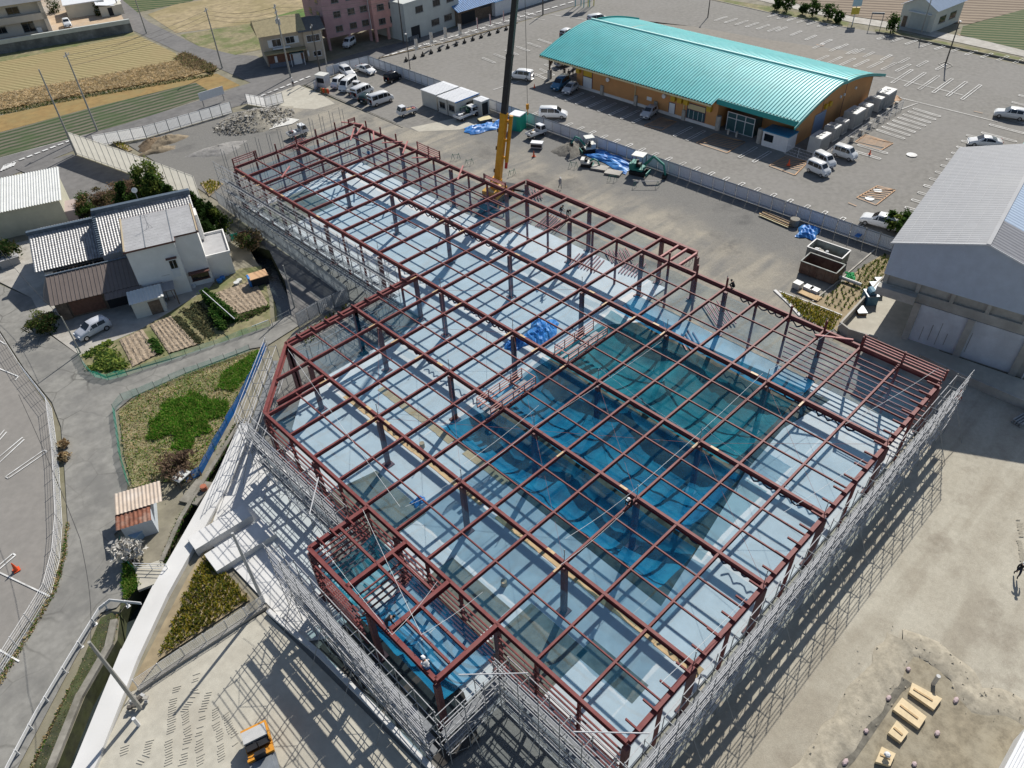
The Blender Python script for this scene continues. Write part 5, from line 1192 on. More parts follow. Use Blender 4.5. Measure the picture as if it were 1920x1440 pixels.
win(bw,2.6,.797,3.6,1.7,1.3,'y-',whp); win(bw,5.3,.797,3.8,1.7,1.2,'y-',whp); win(bw,L_*.84,.297,3.6,2.6,1.2,'y-',whp,glass_d,3); win(bw,L_*.86,.297,.8,1.5,.9,'y-',whp)
MB().bx(.9,1.7,.72,.795,3.5,4.9).build('shutter', whp, bw); MB().bx(6.2,7.0,.72,.795,3.7,5.0).build('shutter', whp, bw); MB().bx(1.6,5.,.1,.79,3.2,3.4).build('balcony_box', whp, bw)
d_ = MB().bx(5.0,6.6,-.62,-.535,0,2.2).build('door', whp, bw); MB().bx(4.3,7.1,-1.7,-.5,2.45,2.55).build('door_canopy', gglass, d_)
for x in (4.4,7.0): MB().bx(x-.05,x+.05,-1.65,-1.55,0,2.45).build('canopy_post', whp, d_)
MB().bx(8.0,8.3,-.56,-.505,1.2,2.3).build('slit_window', whp, bw); MB().bx(1.4,1.9,-.56,-.505,1.,2.2).build('slit_window', whp, bw)
# ---- pink apartments on stilts
def stilt_block(t, x0, x1, y0, y1, h, m, floors, cols, z0=2.4, fh=2.75):
    w_ = MB().bx(x0,x1,y0,y1,z0,h).build('wall', m, t)
    for c in cols:
        for f in range(floors): win(w_,c,y0-.003,z0+.9+f*fh,1.5,1.1,'y-',hpost)
    for x in (x0+.3,(x0+x1)/2,x1-.3):
        for y in (y0+.3,y1-.4): MB().bx(x-.25,x+.25,y-.25,y+.25,0,z0).build('stilt', m, w_)
    return w_
p0, p1 = at(636,92), at(692,76); rd = math.atan2((p1-p0).y, (p1-p0).x); 
p0b = at(690,92); pk_ = thing('pink_apartments', 'pink and mauve apartment block standing on stilts beside the street', 'building', at(632,97), R(-10))
w1 = stilt_block(pk_, -1.0,9.2,1.5,12,13.5,mauvew,4,(2.0,5.2,8.0)); w2 = stilt_block(pk_, 9.25,15.6,.0,10,13.5,pinkw,4,(11.2,13.9))
for f in range(4):
    for y in (4.0,8.0): win(w1,-1.003,y,3.3+f*2.75,1.4,1.1,'x-',hpost)
MB().path([(9.1,1.3,2.4),(9.1,1.3,13.4)], .08, 6).build('drain_pipe', whp, w1)
for x in (8.6,11.5): MB().bx(x-.4,x+.4,1.1 if x < 9 else -.35,1.49 if x < 9 else -.003,8.3,8.9).build('ac_unit', hpost, w1 if x < 9 else w2)
# parked car hint and bins are separate things; white building
p0, p1 = at(764,79), at(863,45); rd = math.atan2((p1-p0).y, (p1-p0).x); L_ = (p1-p0).length
wb = thing('white_building', 'pale grey-white two-storey building beyond the flag-lined street', 'building', p0, rd)
ww = MB().bx(0,L_,0,11,0,7.2).build('wall', greyw, wb); MB().bx(-.1,L_+.1,-.1,11.1,7.2,7.5).build('roof', greyw, wb)
for x, z, wd in ((4.2,5.0,2.0),(9.2,5.2,2.0),(13.2,5.2,2.0),(8.4,1.5,2.2),(12.2,1.6,2.2)): win(ww,x,-.003,z,wd,1.2,'y-',hpost,glass_d,3)
MB().bx(1.4,3.8,-.06,-.003,0,2.6).build('door', darkm, ww); MB().bx(13.6,16.4,-.05,-.003,0,2.9).build('shutter', greyw, ww)
for k in range(6): MB().bx(.3+k*.45,.65+k*.45,-.5,-.1,.1,.9).build('meter_box', hpost, ww)
# blue-roofed house and sheds
p0, p1 = at(868,52), at(925,34); rd = math.atan2((p1-p0).y, (p1-p0).x)
bl = thing('blue_roof_house', 'dark timber house with blue tiled roof at the top of the street', 'house', p0, rd)
MB().bx(0,13,1.5,9,0,3.2).build('wall', wood_o, bl); tile_roof(bl,-.8,13.8,.3,3.1,6,5.6,26,mat('blue_tile', (.07,.20,.42), .5, .2, 2.)); tile_roof(bl,-.8,13.8,11,3.1,6,5.6,26,_M['blue_tile']); MB().bx(1,5,1.42,1.495,.2,2.4).build('doors', darkm, bl)
p = at(903,36); s_ = thing('small_white_hut', 'small white hut with tiled roof beside the blue-roofed house', 'hut', p, rd); MB().bx(0,2.6,0,2.4,0,2.4).build('wall', whp, s_); MB().add([(-.3,-.4,2.4),(2.9,-.4,2.4),(2.9,2.8,2.4),(-.3,2.8,2.4),(-.3,1.2,3.2),(2.9,1.2,3.2)], [(0,1,5,4),(2,3,4,5),(0,4,3),(1,2,5),(3,2,1,0)]).build('roof', tile_r, s_)
p = at(925,30); s_ = thing('black_carport', 'black-roofed carport at the top of the street', 'carport', p, rd); MB().bx(0,7,0,5,2.3,2.45).build('roof', darkm, s_)
for x, y in ((.2,.2),(6.8,.2),(.2,4.8),(6.8,4.8)): MB().bx(x-.08,x+.08,y-.08,y+.08,0,2.3).build('post', hpost, s_)
p0 = at(965,14); s_ = thing('blue_flat_roof', 'building with bright blue flat roof sheets at the top edge beyond the boom', 'building', p0, rd); MB().bx(-8,16,-2,14,0,3.0).build('wall', whp, s_); MB().bx(-8.2,16.2,-2.2,14.2,3.0,3.12).build('roof', mat('blue_sheet', (.05,.27,.55), .5, .2, .8, dirt=(.3,.45,.6), dscale=.3, damt=.6), s_)
for k in range(5): MB().bx(-6+k*4,-4+k*4,1,3,3.12,3.7).build('roof_unit', whp, s_)
# ---- white barn in the fields, top right
p0, p1 = at(1683,48), at(1745,62); rd = math.atan2((p1-p0).y, (p1-p0).x); L_ = (p1-p0).length
fb = thing('field_barn', 'white barn with grey ridge roof among the fields at the top right', 'barn', p0, rd)
D_ = (at(1802,40)-p1).length*.95
fbw = MB().add([(0,0,0),(L_,0,0),(L_,D_,0),(0,D_,0),(0,0,4.2),(L_,0,4.2),(L_,D_,4.2),(0,D_,4.2),(L_/2,0,6.0),(L_/2,D_,6.0)], [(0,1,5,8,4),(2,3,7,9,6),(1,2,6,5),(3,0,4,7)]).build('wall', mat('barn_white', (.60,.60,.55), .7, .05, 1.), fb)
rib_quad(MB(), (-.4,-.4,4.1), (-.4,D_+.4,4.1), (L_/2,D_+.4,6.15), (L_/2,-.4,6.15), 30, .05).build('roof', wroofb, fb); rib_quad(MB(), (L_+.4,-.4,4.1), (L_+.4,D_+.4,4.1), (L_/2,D_+.4,6.15), (L_/2,-.4,6.15), 30, .05).build('roof', wroofb, fb)
MB().bx(L_*.3,L_*.85,-.08,-.003,0,3.0).build('shutter', greyw, fbw); MB().bx(L_*.1,L_*.22,-.08,-.003,0,2.1).build('door', wood_o, fbw); MB().bx(L_*.25,L_*.9,-.7,-.003,3.2,3.35).build('canopy', whp, fbw)
for y in (D_*.3,D_*.68): win(fbw,L_+.003,y,1.4,2.4,1.2,'x+',hpost)
# ---- rusty hut by the lane
p = at(238,1000); ru = thing('rusty_hut', 'small hut with rusty and pale corrugated roof between lane and canal', 'hut', (p.x,p.y,0), TR-R(2))
rust = mat('rusty_sheet', (.22,.085,.05), .8, .35, 1.6, dirt=(.40,.30,.24), dscale=.9, damt=.6)
MB().bx(.1,2.5,-1.,2.4,0,1.75).build('wall', mat('blue_white_sheet', (.50,.55,.60), .6, .1, 2.), ru); rib_quad(MB(), (-.25,-1.1,1.75), (2.5,-1.1,1.75), (2.5,.5,1.9), (-.25,.5,1.9), 8, .05).build('roof', rust, ru); rib_quad(MB(), (-.2,.4,2.0), (3.5,.4,2.0), (3.5,2.7,2.2), (-.2,2.7,2.2), 12, .05).build('upper_roof', mat('faded_pink_sheet', (.55,.45,.36), .7, .12, 1.5, dirt=(.62,.56,.5), dscale=.6, damt=.5), ru)
p = at(262,1008); tag(MB().bx(-.5,.5,-.35,.35,0,.7).bx(-.55,.55,-.4,.4,.7,.76).build('water_tank', mat('faded_blue', (.25,.38,.52), .7), None, (p.x,p.y,0), .4), 'faded blue water tank in front of the rusty hut', 'tank')
p = at(346,905); t = thing('garden_stand', 'small stand with pale lid at the end of the blue net fence', 'stand', (p.x,p.y,0), .3); MB().bx(-.7,.7,-.5,.5,.9,1.0).build('lid', corr, t)
for x in (-.6,.6):
    for y in (-.4,.4): MB().bx(x-.04,x+.04,y-.04,y+.04,0,.9).build('leg', wood_o, t)
p = at(370,925); tag(MB().bx(-1.3,1.3,-.9,.9,.0,.2).build('plank_bridge', conc_dk, None, (p.x,p.y,.03), .5), 'dark plank bridge over the canal by the rusty hut', 'bridge')
p = at(385,921); tag(MB().cyl(0,0,0,.45,.28,12).cyl(0,0,.45,.46,.2,12).build('clay_pot', mat('terracotta', (.4,.14,.08), .8), None, (p.x,p.y,.24)), 'round terracotta pot on the plank bridge', 'pot')
# white stepped blocks on the concrete yard
for u, v, sx, sy, h, lb in ((418,1000,5.0,1.6,.9,'upper white concrete block beside the canal wall'),(455,1030,5.2,2.2,.7,'lower white concrete block crossed by the pole')):
    p = at(u, v); tag(MB().bx(-sx/2,sx/2,-sy/2,sy/2,.0,h).build('concrete_block', conc_w, None, (p.x,p.y,.02), R(-2)), lb, 'concrete block')
# pit under the porch scaffold: dark pipe-strewn ground
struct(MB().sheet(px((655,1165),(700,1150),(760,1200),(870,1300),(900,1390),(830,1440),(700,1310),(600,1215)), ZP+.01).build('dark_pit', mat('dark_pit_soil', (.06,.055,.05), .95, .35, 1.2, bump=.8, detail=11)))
# ================================================================ VEHICLES
tyre = mat('tyre', (.02,.02,.02), .9); rim_m = mat('alloy_rim', (.45,.45,.46), .3, metal=.7)
lampw = mat('headlamp', (.75,.78,.8), .1, spec=.8); lampr = mat('tail_lamp', (.35,.01,.01), .25)
def paint(n, c, r=.22): return mat('paint_'+n, c, r, spec=.6)
PW = paint('white', (.72,.73,.73)); PK = paint('black', (.012,.012,.014)); PS = paint('silver', (.40,.41,.43)); PB = paint('blue', (.05,.16,.27)); PP = paint('pale_silver', (.52,.54,.58))
# stations: (x fraction from rear -.5 to front .5, belt z, top z, top half-width factor)
KIND = {
 'sedan':  (4.5,1.75,[(-.5,.62,.70,.80),(-.485,.80,.98,.80),(-.33,.90,1.12,.74),(-.14,.92,1.42,.70),(.06,.92,1.47,.70),(.26,.90,.98,.78),(.42,.76,.80,.76),(.49,.58,.62,.66),(.5,.45,.48,.62)], (-.28,.0,.2)),
 'suv':    (4.6,1.82,[(-.5,.75,.85,.80),(-.485,1.0,1.35,.76),(-.40,1.02,1.58,.74),(-.15,1.02,1.66,.74),(.05,1.02,1.64,.74),(.22,1.0,1.10,.80),(.42,.92,.97,.78),(.49,.7,.75,.70),(.5,.5,.55,.66)], (-.36,-.16,.03,.18)),
 'minivan':(4.75,1.76,[(-.5,.8,.95,.84),(-.488,1.0,1.5,.80),(-.45,1.02,1.76,.78),(-.1,1.02,1.80,.79),(.12,1.02,1.74,.78),(.30,.98,1.12,.82),(.43,.86,.92,.80),(.49,.65,.72,.74),(.5,.48,.52,.70)], (-.42,-.18,.06,.24)),
 'van':    (4.7,1.70,[(-.5,.9,1.3,.86),(-.492,1.05,1.85,.84),(-.47,1.08,1.97,.83),(.1,1.08,1.98,.83),(.26,1.08,1.90,.82),(.41,1.02,1.16,.84),(.47,.92,.98,.84),(.495,.62,.7,.80),(.5,.48,.52,.76)], (-.45,-.2,.05,.22,.36)),
 'keivan': (3.4,1.48,[(-.5,.85,1.1,.86),(-.49,1.0,1.6,.84),(-.46,1.02,1.74,.83),(.08,1.02,1.76,.83),(.2,1.02,1.68,.82),(.34,1.0,1.12,.84),(.44,.92,.98,.84),(.49,.62,.7,.80),(.5,.48,.52,.76)], (-.43,-.15,.1,.28)),
 'hatch':  (3.75,1.66,[(-.5,.7,.85,.82),(-.485,.95,1.2,.78),(-.41,.97,1.42,.74),(-.15,.97,1.51,.74),(.04,.97,1.48,.74),(.24,.95,1.05,.80),(.40,.85,.9,.80),(.485,.62,.7,.72),(.5,.48,.52,.68)], (-.36,-.12,.06,.2)),
}
_cm = {}
def car_meshes(kind, pm):
    key = (kind, pm.name)
    if key in _cm: return _cm[key]
    L, Wd, st, pil = KIND[kind]; hw = Wd/2; mb = MB(); vs = []
    def ring(s):
        f, zb, zt, tf = s; x = f*L; end = .9 if abs(f) > .492 else 1.0
        w0, w1, w2, w3 = hw*.88*end, hw*end, hw*.97*end, hw*tf
        h = [(w0,.24),(w1,.42),(w1,zb*.72),(w2,zb),(w3,zt-.05 if zt-zb > .25 else zt-.012),(w3-.10,zt)]
        return [(x,a,z) for a, z in h]+[(x,0,zt+.015)]+[(x,-a,z) for a, z in reversed(h)]
    R_ = [ring(s) for s in st]; k = len(R_[0])
    for r in R_: vs += r
    fs = [(j*k+i, j*k+(i+1) % k, (j+1)*k+(i+1) % k, (j+1)*k+i) for j in range(len(st)-1) for i in range(k)]
    fs += [tuple(range(k)), tuple(reversed(range((len(st)-1)*k, len(st)*k)))]
    body = mb.add(vs, [tuple(reversed(f)) for f in fs]).mesh('body', pm, True)
    # glazing: interpolate belt/top lines along the length
    def lerp_st(f):
        for a, b in zip(st[:-1], st[1:]):
            if a[0] <= f <= b[0]:
                t = (f-a[0])/(b[0]-a[0]); return [a[i]+(b[i]-a[i])*t for i in range(4)]
    def sidept(f, t, sgn):
        _, zb, zt, tf = lerp_st(f); w2, w3 = hw*.97, hw*tf; return (f*L, sgn*(w2+(w3-w2)*t+.012), zb+(zt-.05-zb)*t)
    sw = []
    for sgn in (1,-1):
        for a, b in zip(pil[:-1], pil[1:]):
            g = .008; m2 = MB(); n = 4
            for i in range(n):
                f0, f1 = a+g+(b-a-2*g)*i/n, a+g+(b-a-2*g)*(i+1)/n
                q = [sidept(f0,.06,sgn), sidept(f1,.06,sgn), sidept(f1,.86,sgn), sidept(f0,.86,sgn)]
                if sgn < 0: m2.quad(*q)
                else: m2.quad(*reversed(q))
            sw.append(m2.mesh('side_window', glass_d))
    def across(i0, i1, t0, t1):
        a, b = st[i0], st[i1]; m2 = MB(); pts = []
        for t in (t0, t1):
            f = a[0]+(b[0]-a[0])*t; zt = a[2]+(b[2]-a[2])*t; tf = a[3]+(b[3]-a[3])*t; pts.append((f*L, hw*tf-.09, zt+.03))
        (x0,w0,z0), (x1,w1,z1) = pts; nx = .012 if a[2] > b[2] else -.012
        m2.quad((x0+nx,-w0,z0),(x1+nx,-w1,z1),(x1+nx,w1,z1),(x0+nx,w0,z0)); return m2
    # windshield = the drop from roof to bonnet; rear window = the rise at the back
    iw = max(range(len(st)-1), key=lambda i: st[i][2]-st[i+1][2] if st[i][2] > 1.35 else -1)
    ws = across(iw, iw+1, .08, .93).mesh('windscreen', glass_d)
    if kind == 'sedan': rwm = across(2, 3, .02, .85).mesh('rear_window', glass_d)
    else:
        a, b = st[1], st[2]; m2 = MB(); zb = st[1][1]; zt = a[2]
        m2.quad((st[1][0]*L-.03,hw*.8,zb),(st[1][0]*L-.03,-hw*.8,zb),(st[1][0]*L-.015,-hw*.74,zt),(st[1][0]*L-.015,hw*.74,zt)); rwm = m2.mesh('rear_window', glass_d)
    wh = MB().tube((0,-.1,0),(0,.1,0),.31 if L > 3.6 else .28,14).mesh('wheel', tyre); rm = MB().tube((0,-.115,0),(0,.115,0),.19,10).mesh('rim', rim_m)
    hl_ = MB().box((0,0,0),(.1,.34,.15)).mesh('headlight', lampw); tl_ = MB().box((0,0,0),(.05,.16,.4 if st[1][2] > 1.4 else .16)).mesh('tail_light', lampr)
    pl = MB().bx(-.01,.01,-.17,.17,-.09,.09).mesh('number_plate', whp); mi = MB().ball((0,0,0),(.07,.11,.08)).mesh('mirror', pm)
    _cm[key] = (L, hw, body, sw, ws, rwm, wh, rm, hl_, tl_, pl, mi, st, iw); return _cm[key]
def car(name, label, cat, rear, front, kind, pm, z=0., group=None):
    L, hw, body, sw, ws, rwm, wh, rm, hl_, tl_, pl, mi, st, iw = car_meshes(kind, pm)
    a, b = at(*rear, z), at(*front, z); c = (a+b)/2; rz = math.atan2((b-a).y, (b-a).x)
    t = thing(name, label, cat, (c.x,c.y,z+ZP), rz, group); inst('body', body, t)
    for s in sw: inst('side_window', s, t)
    inst('windscreen', ws, t); inst('rear_window', rwm, t)
    r = .31 if L > 3.6 else .28
    for x in (-.31*L,.32*L):
        for y in (-hw+.08,hw-.08): o = inst('wheel', wh, t, (x,y,r)); inst('rim', rm, o)
    for y in (-hw*.66,hw*.66): inst('headlight', hl_, t, (.475*L,y,.68)); inst('tail_light', tl_, t, (-.496*L,y*1.18,.98))
    inst('number_plate', pl, t, (.502*L,0,.45)); inst('number_plate', pl, t, (-.502*L,0,.6))
    for y in (-hw-.08,hw+.08): inst('mirror', mi, t, (st[iw+1][0]*L-.25,y,st[iw+1][1]+.08))
    return t
G1 = 'cars in the site car park'; G2 = 'cars in the store car park'
car('suv', 'white sport utility car beside the low white hoarding in the site car park', 'car', (640,134), (664,151), 'suv', PW, 0, G1)
car('parked_car', 'white saloon car in the far corner of the site car park', 'car', (670,131), (705,144), 'sedan', PW, 0, G1)
car('van', 'black boxy van alone in the site car park', 'van', (722,160), (752,147), 'keivan', PK, 0, G1)
car('van', 'small white van first in the row next to the entrance booth', 'van', (648,156), (623,172), 'keivan', PW, 0, G1)
car('van', 'white van second in the row, its dark windscreen towards the kerb', 'van', (668,158), (640,178), 'van', PW, 0, G1)
car('van', 'white van third in the row, seen from its rear left corner', 'van', (664,189), (697,173), 'van', PW, 0, G1)
car('parked_car', 'dark green car squeezed between two white vans in the row', 'car', (676,200), (703,182), 'hatch', paint('dark_green', (.02,.045,.045)), 0, G1)
car('van', 'white van last in the row, nearest the small white truck', 'van', (697,201), (733,189), 'van', PW, 0, G1)
car('minivan', 'white minivan driving between the crane boom and the teal roof', 'minivan', (997,152), (957,147), 'minivan', PW, 0, G2)
car('minivan', 'white minivan parked just behind the hoarding by the green toilet', 'minivan', (1016,221), (1058,222), 'minivan', PW, 0, G2)
car('minivan', 'blue minivan parked at the end pillar of the store', 'minivan', (1063,156), (1038,174), 'minivan', PB, 0, G2)
car('parked_car', 'silver hatchback next to the blue minivan', 'car', (1081,165), (1057,183), 'hatch', PS, 0, G2)
car('parked_car', 'silver hatchback alone in the store shade beside the hatched box', 'car', (1228,210), (1204,229), 'hatch', PS, 0, G2)
car('van', 'nearest small white van beside the orange hatched box', 'van', (1512,318), (1553,336), 'keivan', PW, 0, G2)
car('van', 'small white van half hidden behind the nearest small white van', 'van', (1525,302), (1562,321), 'keivan', PW, 0, G2)
car('van', 'small white van apart from the pair, near the plant fence', 'van', (1563,291), (1602,304), 'keivan', PW, 0, G2)
car('suv', 'white sport utility car beside the shrub at the warehouse corner', 'car', (1676,432), (1617,417), 'suv', PW, 0, G2)
car('parked_car', 'white car showing above the warehouse eave', 'car', (1866,277), (1820,273), 'sedan', PW, 0, G2)
car('suv', 'white sport utility car next to the green-roofed shed at the right edge', 'car', (1915,226), (1868,219), 'suv', PW, 0, G2)
car('van', 'white van behind the left end of the teal roof', 'van', (1052,76), (1072,66), 'keivan', PW, 0, G2)
car('minivan', 'white car glimpsed under the store overhang', 'minivan', (1050,125), (1072,118), 'minivan', PW, 0, G2)
car('minivan', 'white minivan beyond the top of the teal roof', 'minivan', (1105,46), (1136,40), 'minivan', PW, 0, G2)
car('parked_car', 'pale silver hatchback parked beside the vegetable garden', 'car', (205,612), (150,641), 'hatch', PP)
car('parked_car', 'white car on the tan terrace above the retaining wall', 'car', (124,42), (132,58), 'hatch', PW, 1.85)
car('van', 'white van parked under the stilts of the pink apartments', 'van', (662,84), (650,92), 'keivan', PW)
# kei trucks: cab and drop-side bed
def truck(label, rear, front, L=3.4, Wd=1.48, load=True, arm=False, group='small white trucks on the site'):
    a, b = at(*rear), at(*front); c = (a+b)/2; rz = math.atan2((b-a).y, (b-a).x); t = thing('small_truck', label, 'truck', (c.x,c.y,ZP), rz, group); h = Wd/2; s = L/3.4
    x0 = .12*L
    cabv = [(x0,h*.96,.5),(x0,h*.86,1.75),(.38*L,h*.84,1.72),(.47*L,h*.95,1.05),(.5*L,h*.93,.5)]
    mb = MB(); n = len(cabv); mb.add([(x,w,z) for x, w, z in cabv]+[(x,-w,z) for x, w, z in cabv], [(i,(i+1) % n,n+(i+1) % n,n+i) for i in range(n)]+[tuple(reversed(range(n))), tuple(range(n,2*n))]); cb = mb.build('cab', PW, t)
    MB().quad((.388*L,-h*.74,1.66),(.475*L,-h*.82,1.08),(.475*L,h*.82,1.08),(.388*L,h*.74,1.66)).build('windscreen', glass_d, cb)
    for sg in (1,-1): MB().add([(x0+.12,sg*(h*.925+.01),1.05),(.44*L,sg*(h*.935+.01),1.05),(.37*L,sg*(h*.87+.01),1.6),(x0+.12,sg*(h*.87+.01),1.62)], [(0,1,2,3) if sg < 0 else (3,2,1,0)]).build('side_window', glass_d, cb)
    MB().quad((x0-.008,h*.7,1.1),(x0-.008,-h*.7,1.1),(x0-.008,-h*.66,1.6),(x0-.008,h*.66,1.6)).build('rear_window', glass_d, cb)
    bd = MB().bx(-.5*L,x0-.05,-h,h,.62,.7).build('bed', mat('bed_grey', (.35,.35,.34), .6), t)
    for sg in (1,-1): MB().bx(-.5*L,x0-.05,sg*h-.02,sg*h+.02,.6,.98).build('side_board', PW, bd)
    MB().bx(-.5*L-.02,-.5*L+.02,-h,h,.6,.98).build('tail_board', PW, bd); MB().bx(-.48*L,.46*L,-h*.4,h*.4,.38,.6).build('chassis', blk, t)
    for x in (-.32*L,.32*L):
        for y in (-h+.1,h-.1): o = MB().tube((0,-.09,0),(0,.09,0),.28*min(1.3,s),12).build('wheel', tyre, t, (x,y,.28*min(1.3,s))); MB().tube((0,-.1,0),(0,.1,0),.16,8).build('rim', rim_m, o)
    for y in (-h*.7,h*.7): MB().box((0,0,0),(.06,.25,.16)).build('headlight', lampw, t, (.5*L,y,.72))
    if load:
        for k in range(7): MB().box((0,0,0),(random.uniform(.3,.7),random.uniform(.2,.45),random.uniform(.15,.35)),random.uniform(0,3)).build('load_item', random.choice([redpl,galv,blk,whp,ply]), bd, (random.uniform(-.4*L,.0),random.uniform(-h*.6,h*.6),.86))
    if arm: MB().path([(.05*L,0,.7),(.05*L,0,1.9),(-.28*L,0,2.0),(-.3*L,0,1.5)], .1, 6).bx(.0,.11*L,-.25,.25,.7,1.4).build('loader_arm', mat('dark_green_paint', (.03,.09,.06), .5), t)
    return t
truck('small white truck parked at the end of the van row', (781,212), (747,222))
truck('white flatbed truck with small crane loaded beside the portable offices', (850,233), (901,212), 4.7, 1.7, True, True)
truck('small white truck beside the generator on the gravel', (987,265), (1024,250))
truck('small white truck with empty grey bed between the vans', (655,184), (678,166), load=False)
# ================================================================ SITE THINGS
offm = mat('office_panel', (.56,.55,.50), .6, .05, 1.5); 
def office(label, x0, y0, lx, ly, h, door=None, blue=False):
    t = thing('portable_office', label, 'site office', (x0,y0,ZP), 0, 'portable offices by the hoarding')
    b = MB().bx(0,lx,0,ly,.12,h).bx(-.03,lx+.03,-.03,ly+.03,0,.119).build('body', offm, t)
    mb = MB().bx(-.12,lx+.12,-.1,ly+.1,h,h+.1)
    for k in range(int(lx/.4)): mb.bx(k*.4,k*.4+.06,-.09,ly+.09,h+.1,h+.13)
    mb.build('roof', whp, t)
    if blue: MB().bx(-.14,lx+.14,-.15,-.101,h-.06,h+.12).build('blue_fascia', tarpb, t)
    if door is None: win(b,-.003,ly*.5,1.0,1.3,.9,'x-',hpost); win(b,lx*.6,-.003,1.0,1.5,.9,'y-',hpost)
    else: MB().bx(door,door+1.3,-.05,-.003,.15,2.2).build('doorway', darkm, b)
    return t
office('white portable office with open dark doorway, furthest from the boom', 57.0,81.7,5.1,4.0,2.6,.3)
office('white portable office in the middle of the group', 56.8,78.75,5.4,2.3,2.6)
office('white portable office with blue roof edge behind the flatbed truck', 56.9,76.6,5.3,2.0,2.6,None,True)
office('small white box office with dark doorway beside the hoarding', 60.1,73.6,1.7,1.9,2.5,.1)
p = at(868,214); t = thing('vending_cabinet', 'white upright cabinet between office and flatbed truck', 'cabinet', p, R(-70)); MB().bx(-.6,.6,-.5,.5,0,1.9).build('body', whp, t); MB().bx(-.45,.45,-.52,-.501,.8,1.6).build('front_panel', redpl, t)
p = at(971,242); to = thing('portable_toilet', 'green and white portable toilet standing by the hoarding', 'toilet', (p.x,p.y,0), R(-75))
MB().bx(-1.0,1.0,-1.0,1.0,.1,2.5).bx(-1.05,1.05,-1.05,1.05,0,.099).build('body', mat('toilet_green', (.02,.38,.25), .5), to); MB().bx(-1.05,1.05,-1.05,1.05,2.5,2.65).build('roof', whp, to); MB().bx(-1.03,-1.002,-.9,.9,.3,2.4).build('side', whp, to); MB().bx(-.35,.35,-1.04,-1.002,.2,2.2).build('door', teal_d, to)
# tarps and stacks by the flatbed
def covered(u, v, sx, sy, h, rz, label, seed):
    p = at(u, v); return crumple('covered_stack', (p.x,p.y,.16), sx, sy, h, tarpb, label, 'tarp', seed, rz, 12)
covered(900,243,5.0,3.2,.55,R(-20),'pale blue tarp over a low stack in front of the flatbed truck',11)
covered(938,232,4.6,1.8,.5,R(20),'blue tarp over a stack beside the portable toilet',12)
covered(1150,304,8.6,3.2,.6,R(-98),'long bright blue tarp between the two excavators by the hoarding',13)
covered(1515,437,3.4,2.4,.7,.3,'crumpled blue tarp with sandy top at the foot of the hoarding',14)
p = at(909,229); t = thing('timber_pallet', 'pallet of tan boards beside the pale blue tarp', 'pallet', (p.x,p.y,.15), R(-20)); MB().bx(-1.1,1.1,-.7,.7,.12,.5).build('boards', wood_o, t); MB().bx(-1.12,1.12,-.72,.72,.5,.53).build('cover', crm_p, t)
for y in (-.6,0,.6): MB().bx(-1.1,1.1,y-.05,y+.05,0,.12).build('bearer', wood_o, t)
# generator, cones, pipes
p = at(1007,279); t = thing('generator', 'small grey-white generator beside the small truck', 'generator', (p.x,p.y,.15), R(-60)); MB().bx(-.9,.9,-.5,.5,.1,.9).build('body', acm, t); MB().bx(-.95,.95,-.55,.55,.9,.97).build('lid', whp, t); MB().bx(-.9,.9,-.52,-.501,.3,.7).build('panel', blk, t); MB().bx(-.8,.8,-.4,.4,0,.1).build('skid', blk, t)
cone_m = mat('traffic_cone', (.70,.10,.03), .5)
def cone(u, v, label, s=1.):
    p = at(u, v); t = thing('traffic_cone', label, 'cone', (p.x,p.y,ZP)); MB().cyl(0,0,.03*s,.7*s,.15*s,10,0,.03*s).build('cone_body', cone_m, t); MB().bx(-.2*s,.2*s,-.2*s,.2*s,0,.03*s).build('base', cone_m, t)
cone(1001,295,'fallen red marker beside the generator',1.2); cone(1002,166,'orange cone behind the white minivan by the store'); cone(1630,291,'orange cone in the bay beside the plant fence'); cone(1478,312,'red cone standing in the hatched box by the kiosk',1.3); cone(33,1071,'red cone on the painted line in the neighbour car park',1.3); cone(1795,748,'red cone at the right end of the long scaffold',1.4)
for i, (u, v) in enumerate(((1125,318),(1150,327))):
    p = at(u, v); tag(MB().box((0,0,.12),(2.4,1.5,.22),R(-70)).build('steel_plate_stack', conc, None, (p.x,p.y,.16)), ['left of the two concrete slabs lying near the green excavator','right of the two concrete slabs lying near the green excavator'][i], 'slab')
p = at(1455,415); t = thing('timber_stack', 'stack of mixed timber boards at the foot of the hoarding', 'timber', (p.x,p.y,.16), R(-95))
for k in range(7): MB().bx(-2.2+random.uniform(-.2,.2),2.2,-.7+k*.2,-.52+k*.2,.05+.1*(k % 3),.15+.1*(k % 3)).build('board', random.choice([ply,wood_o,crm_p]), t)
p = at(1488,424); tag(MB().cyl(0,0,0,.9,.6,14).build('wire_basket', conc_dk, None, (p.x,p.y,.16)), 'round grey drum between the timber stack and the blue tarp', 'drum')
p = at(1605,455); t = thing('sack_trolley', 'blue-topped stand against the hoarding near the planting bed', 'stand', (p.x,p.y,.16)); MB().bx(-.4,.4,-.3,.3,.8,.9).build('top', tarpb, t)
for x in (-.35,.35): MB().tube((x,0,0),(x*.6,0,.8),.03,5).build('leg', galv, t)
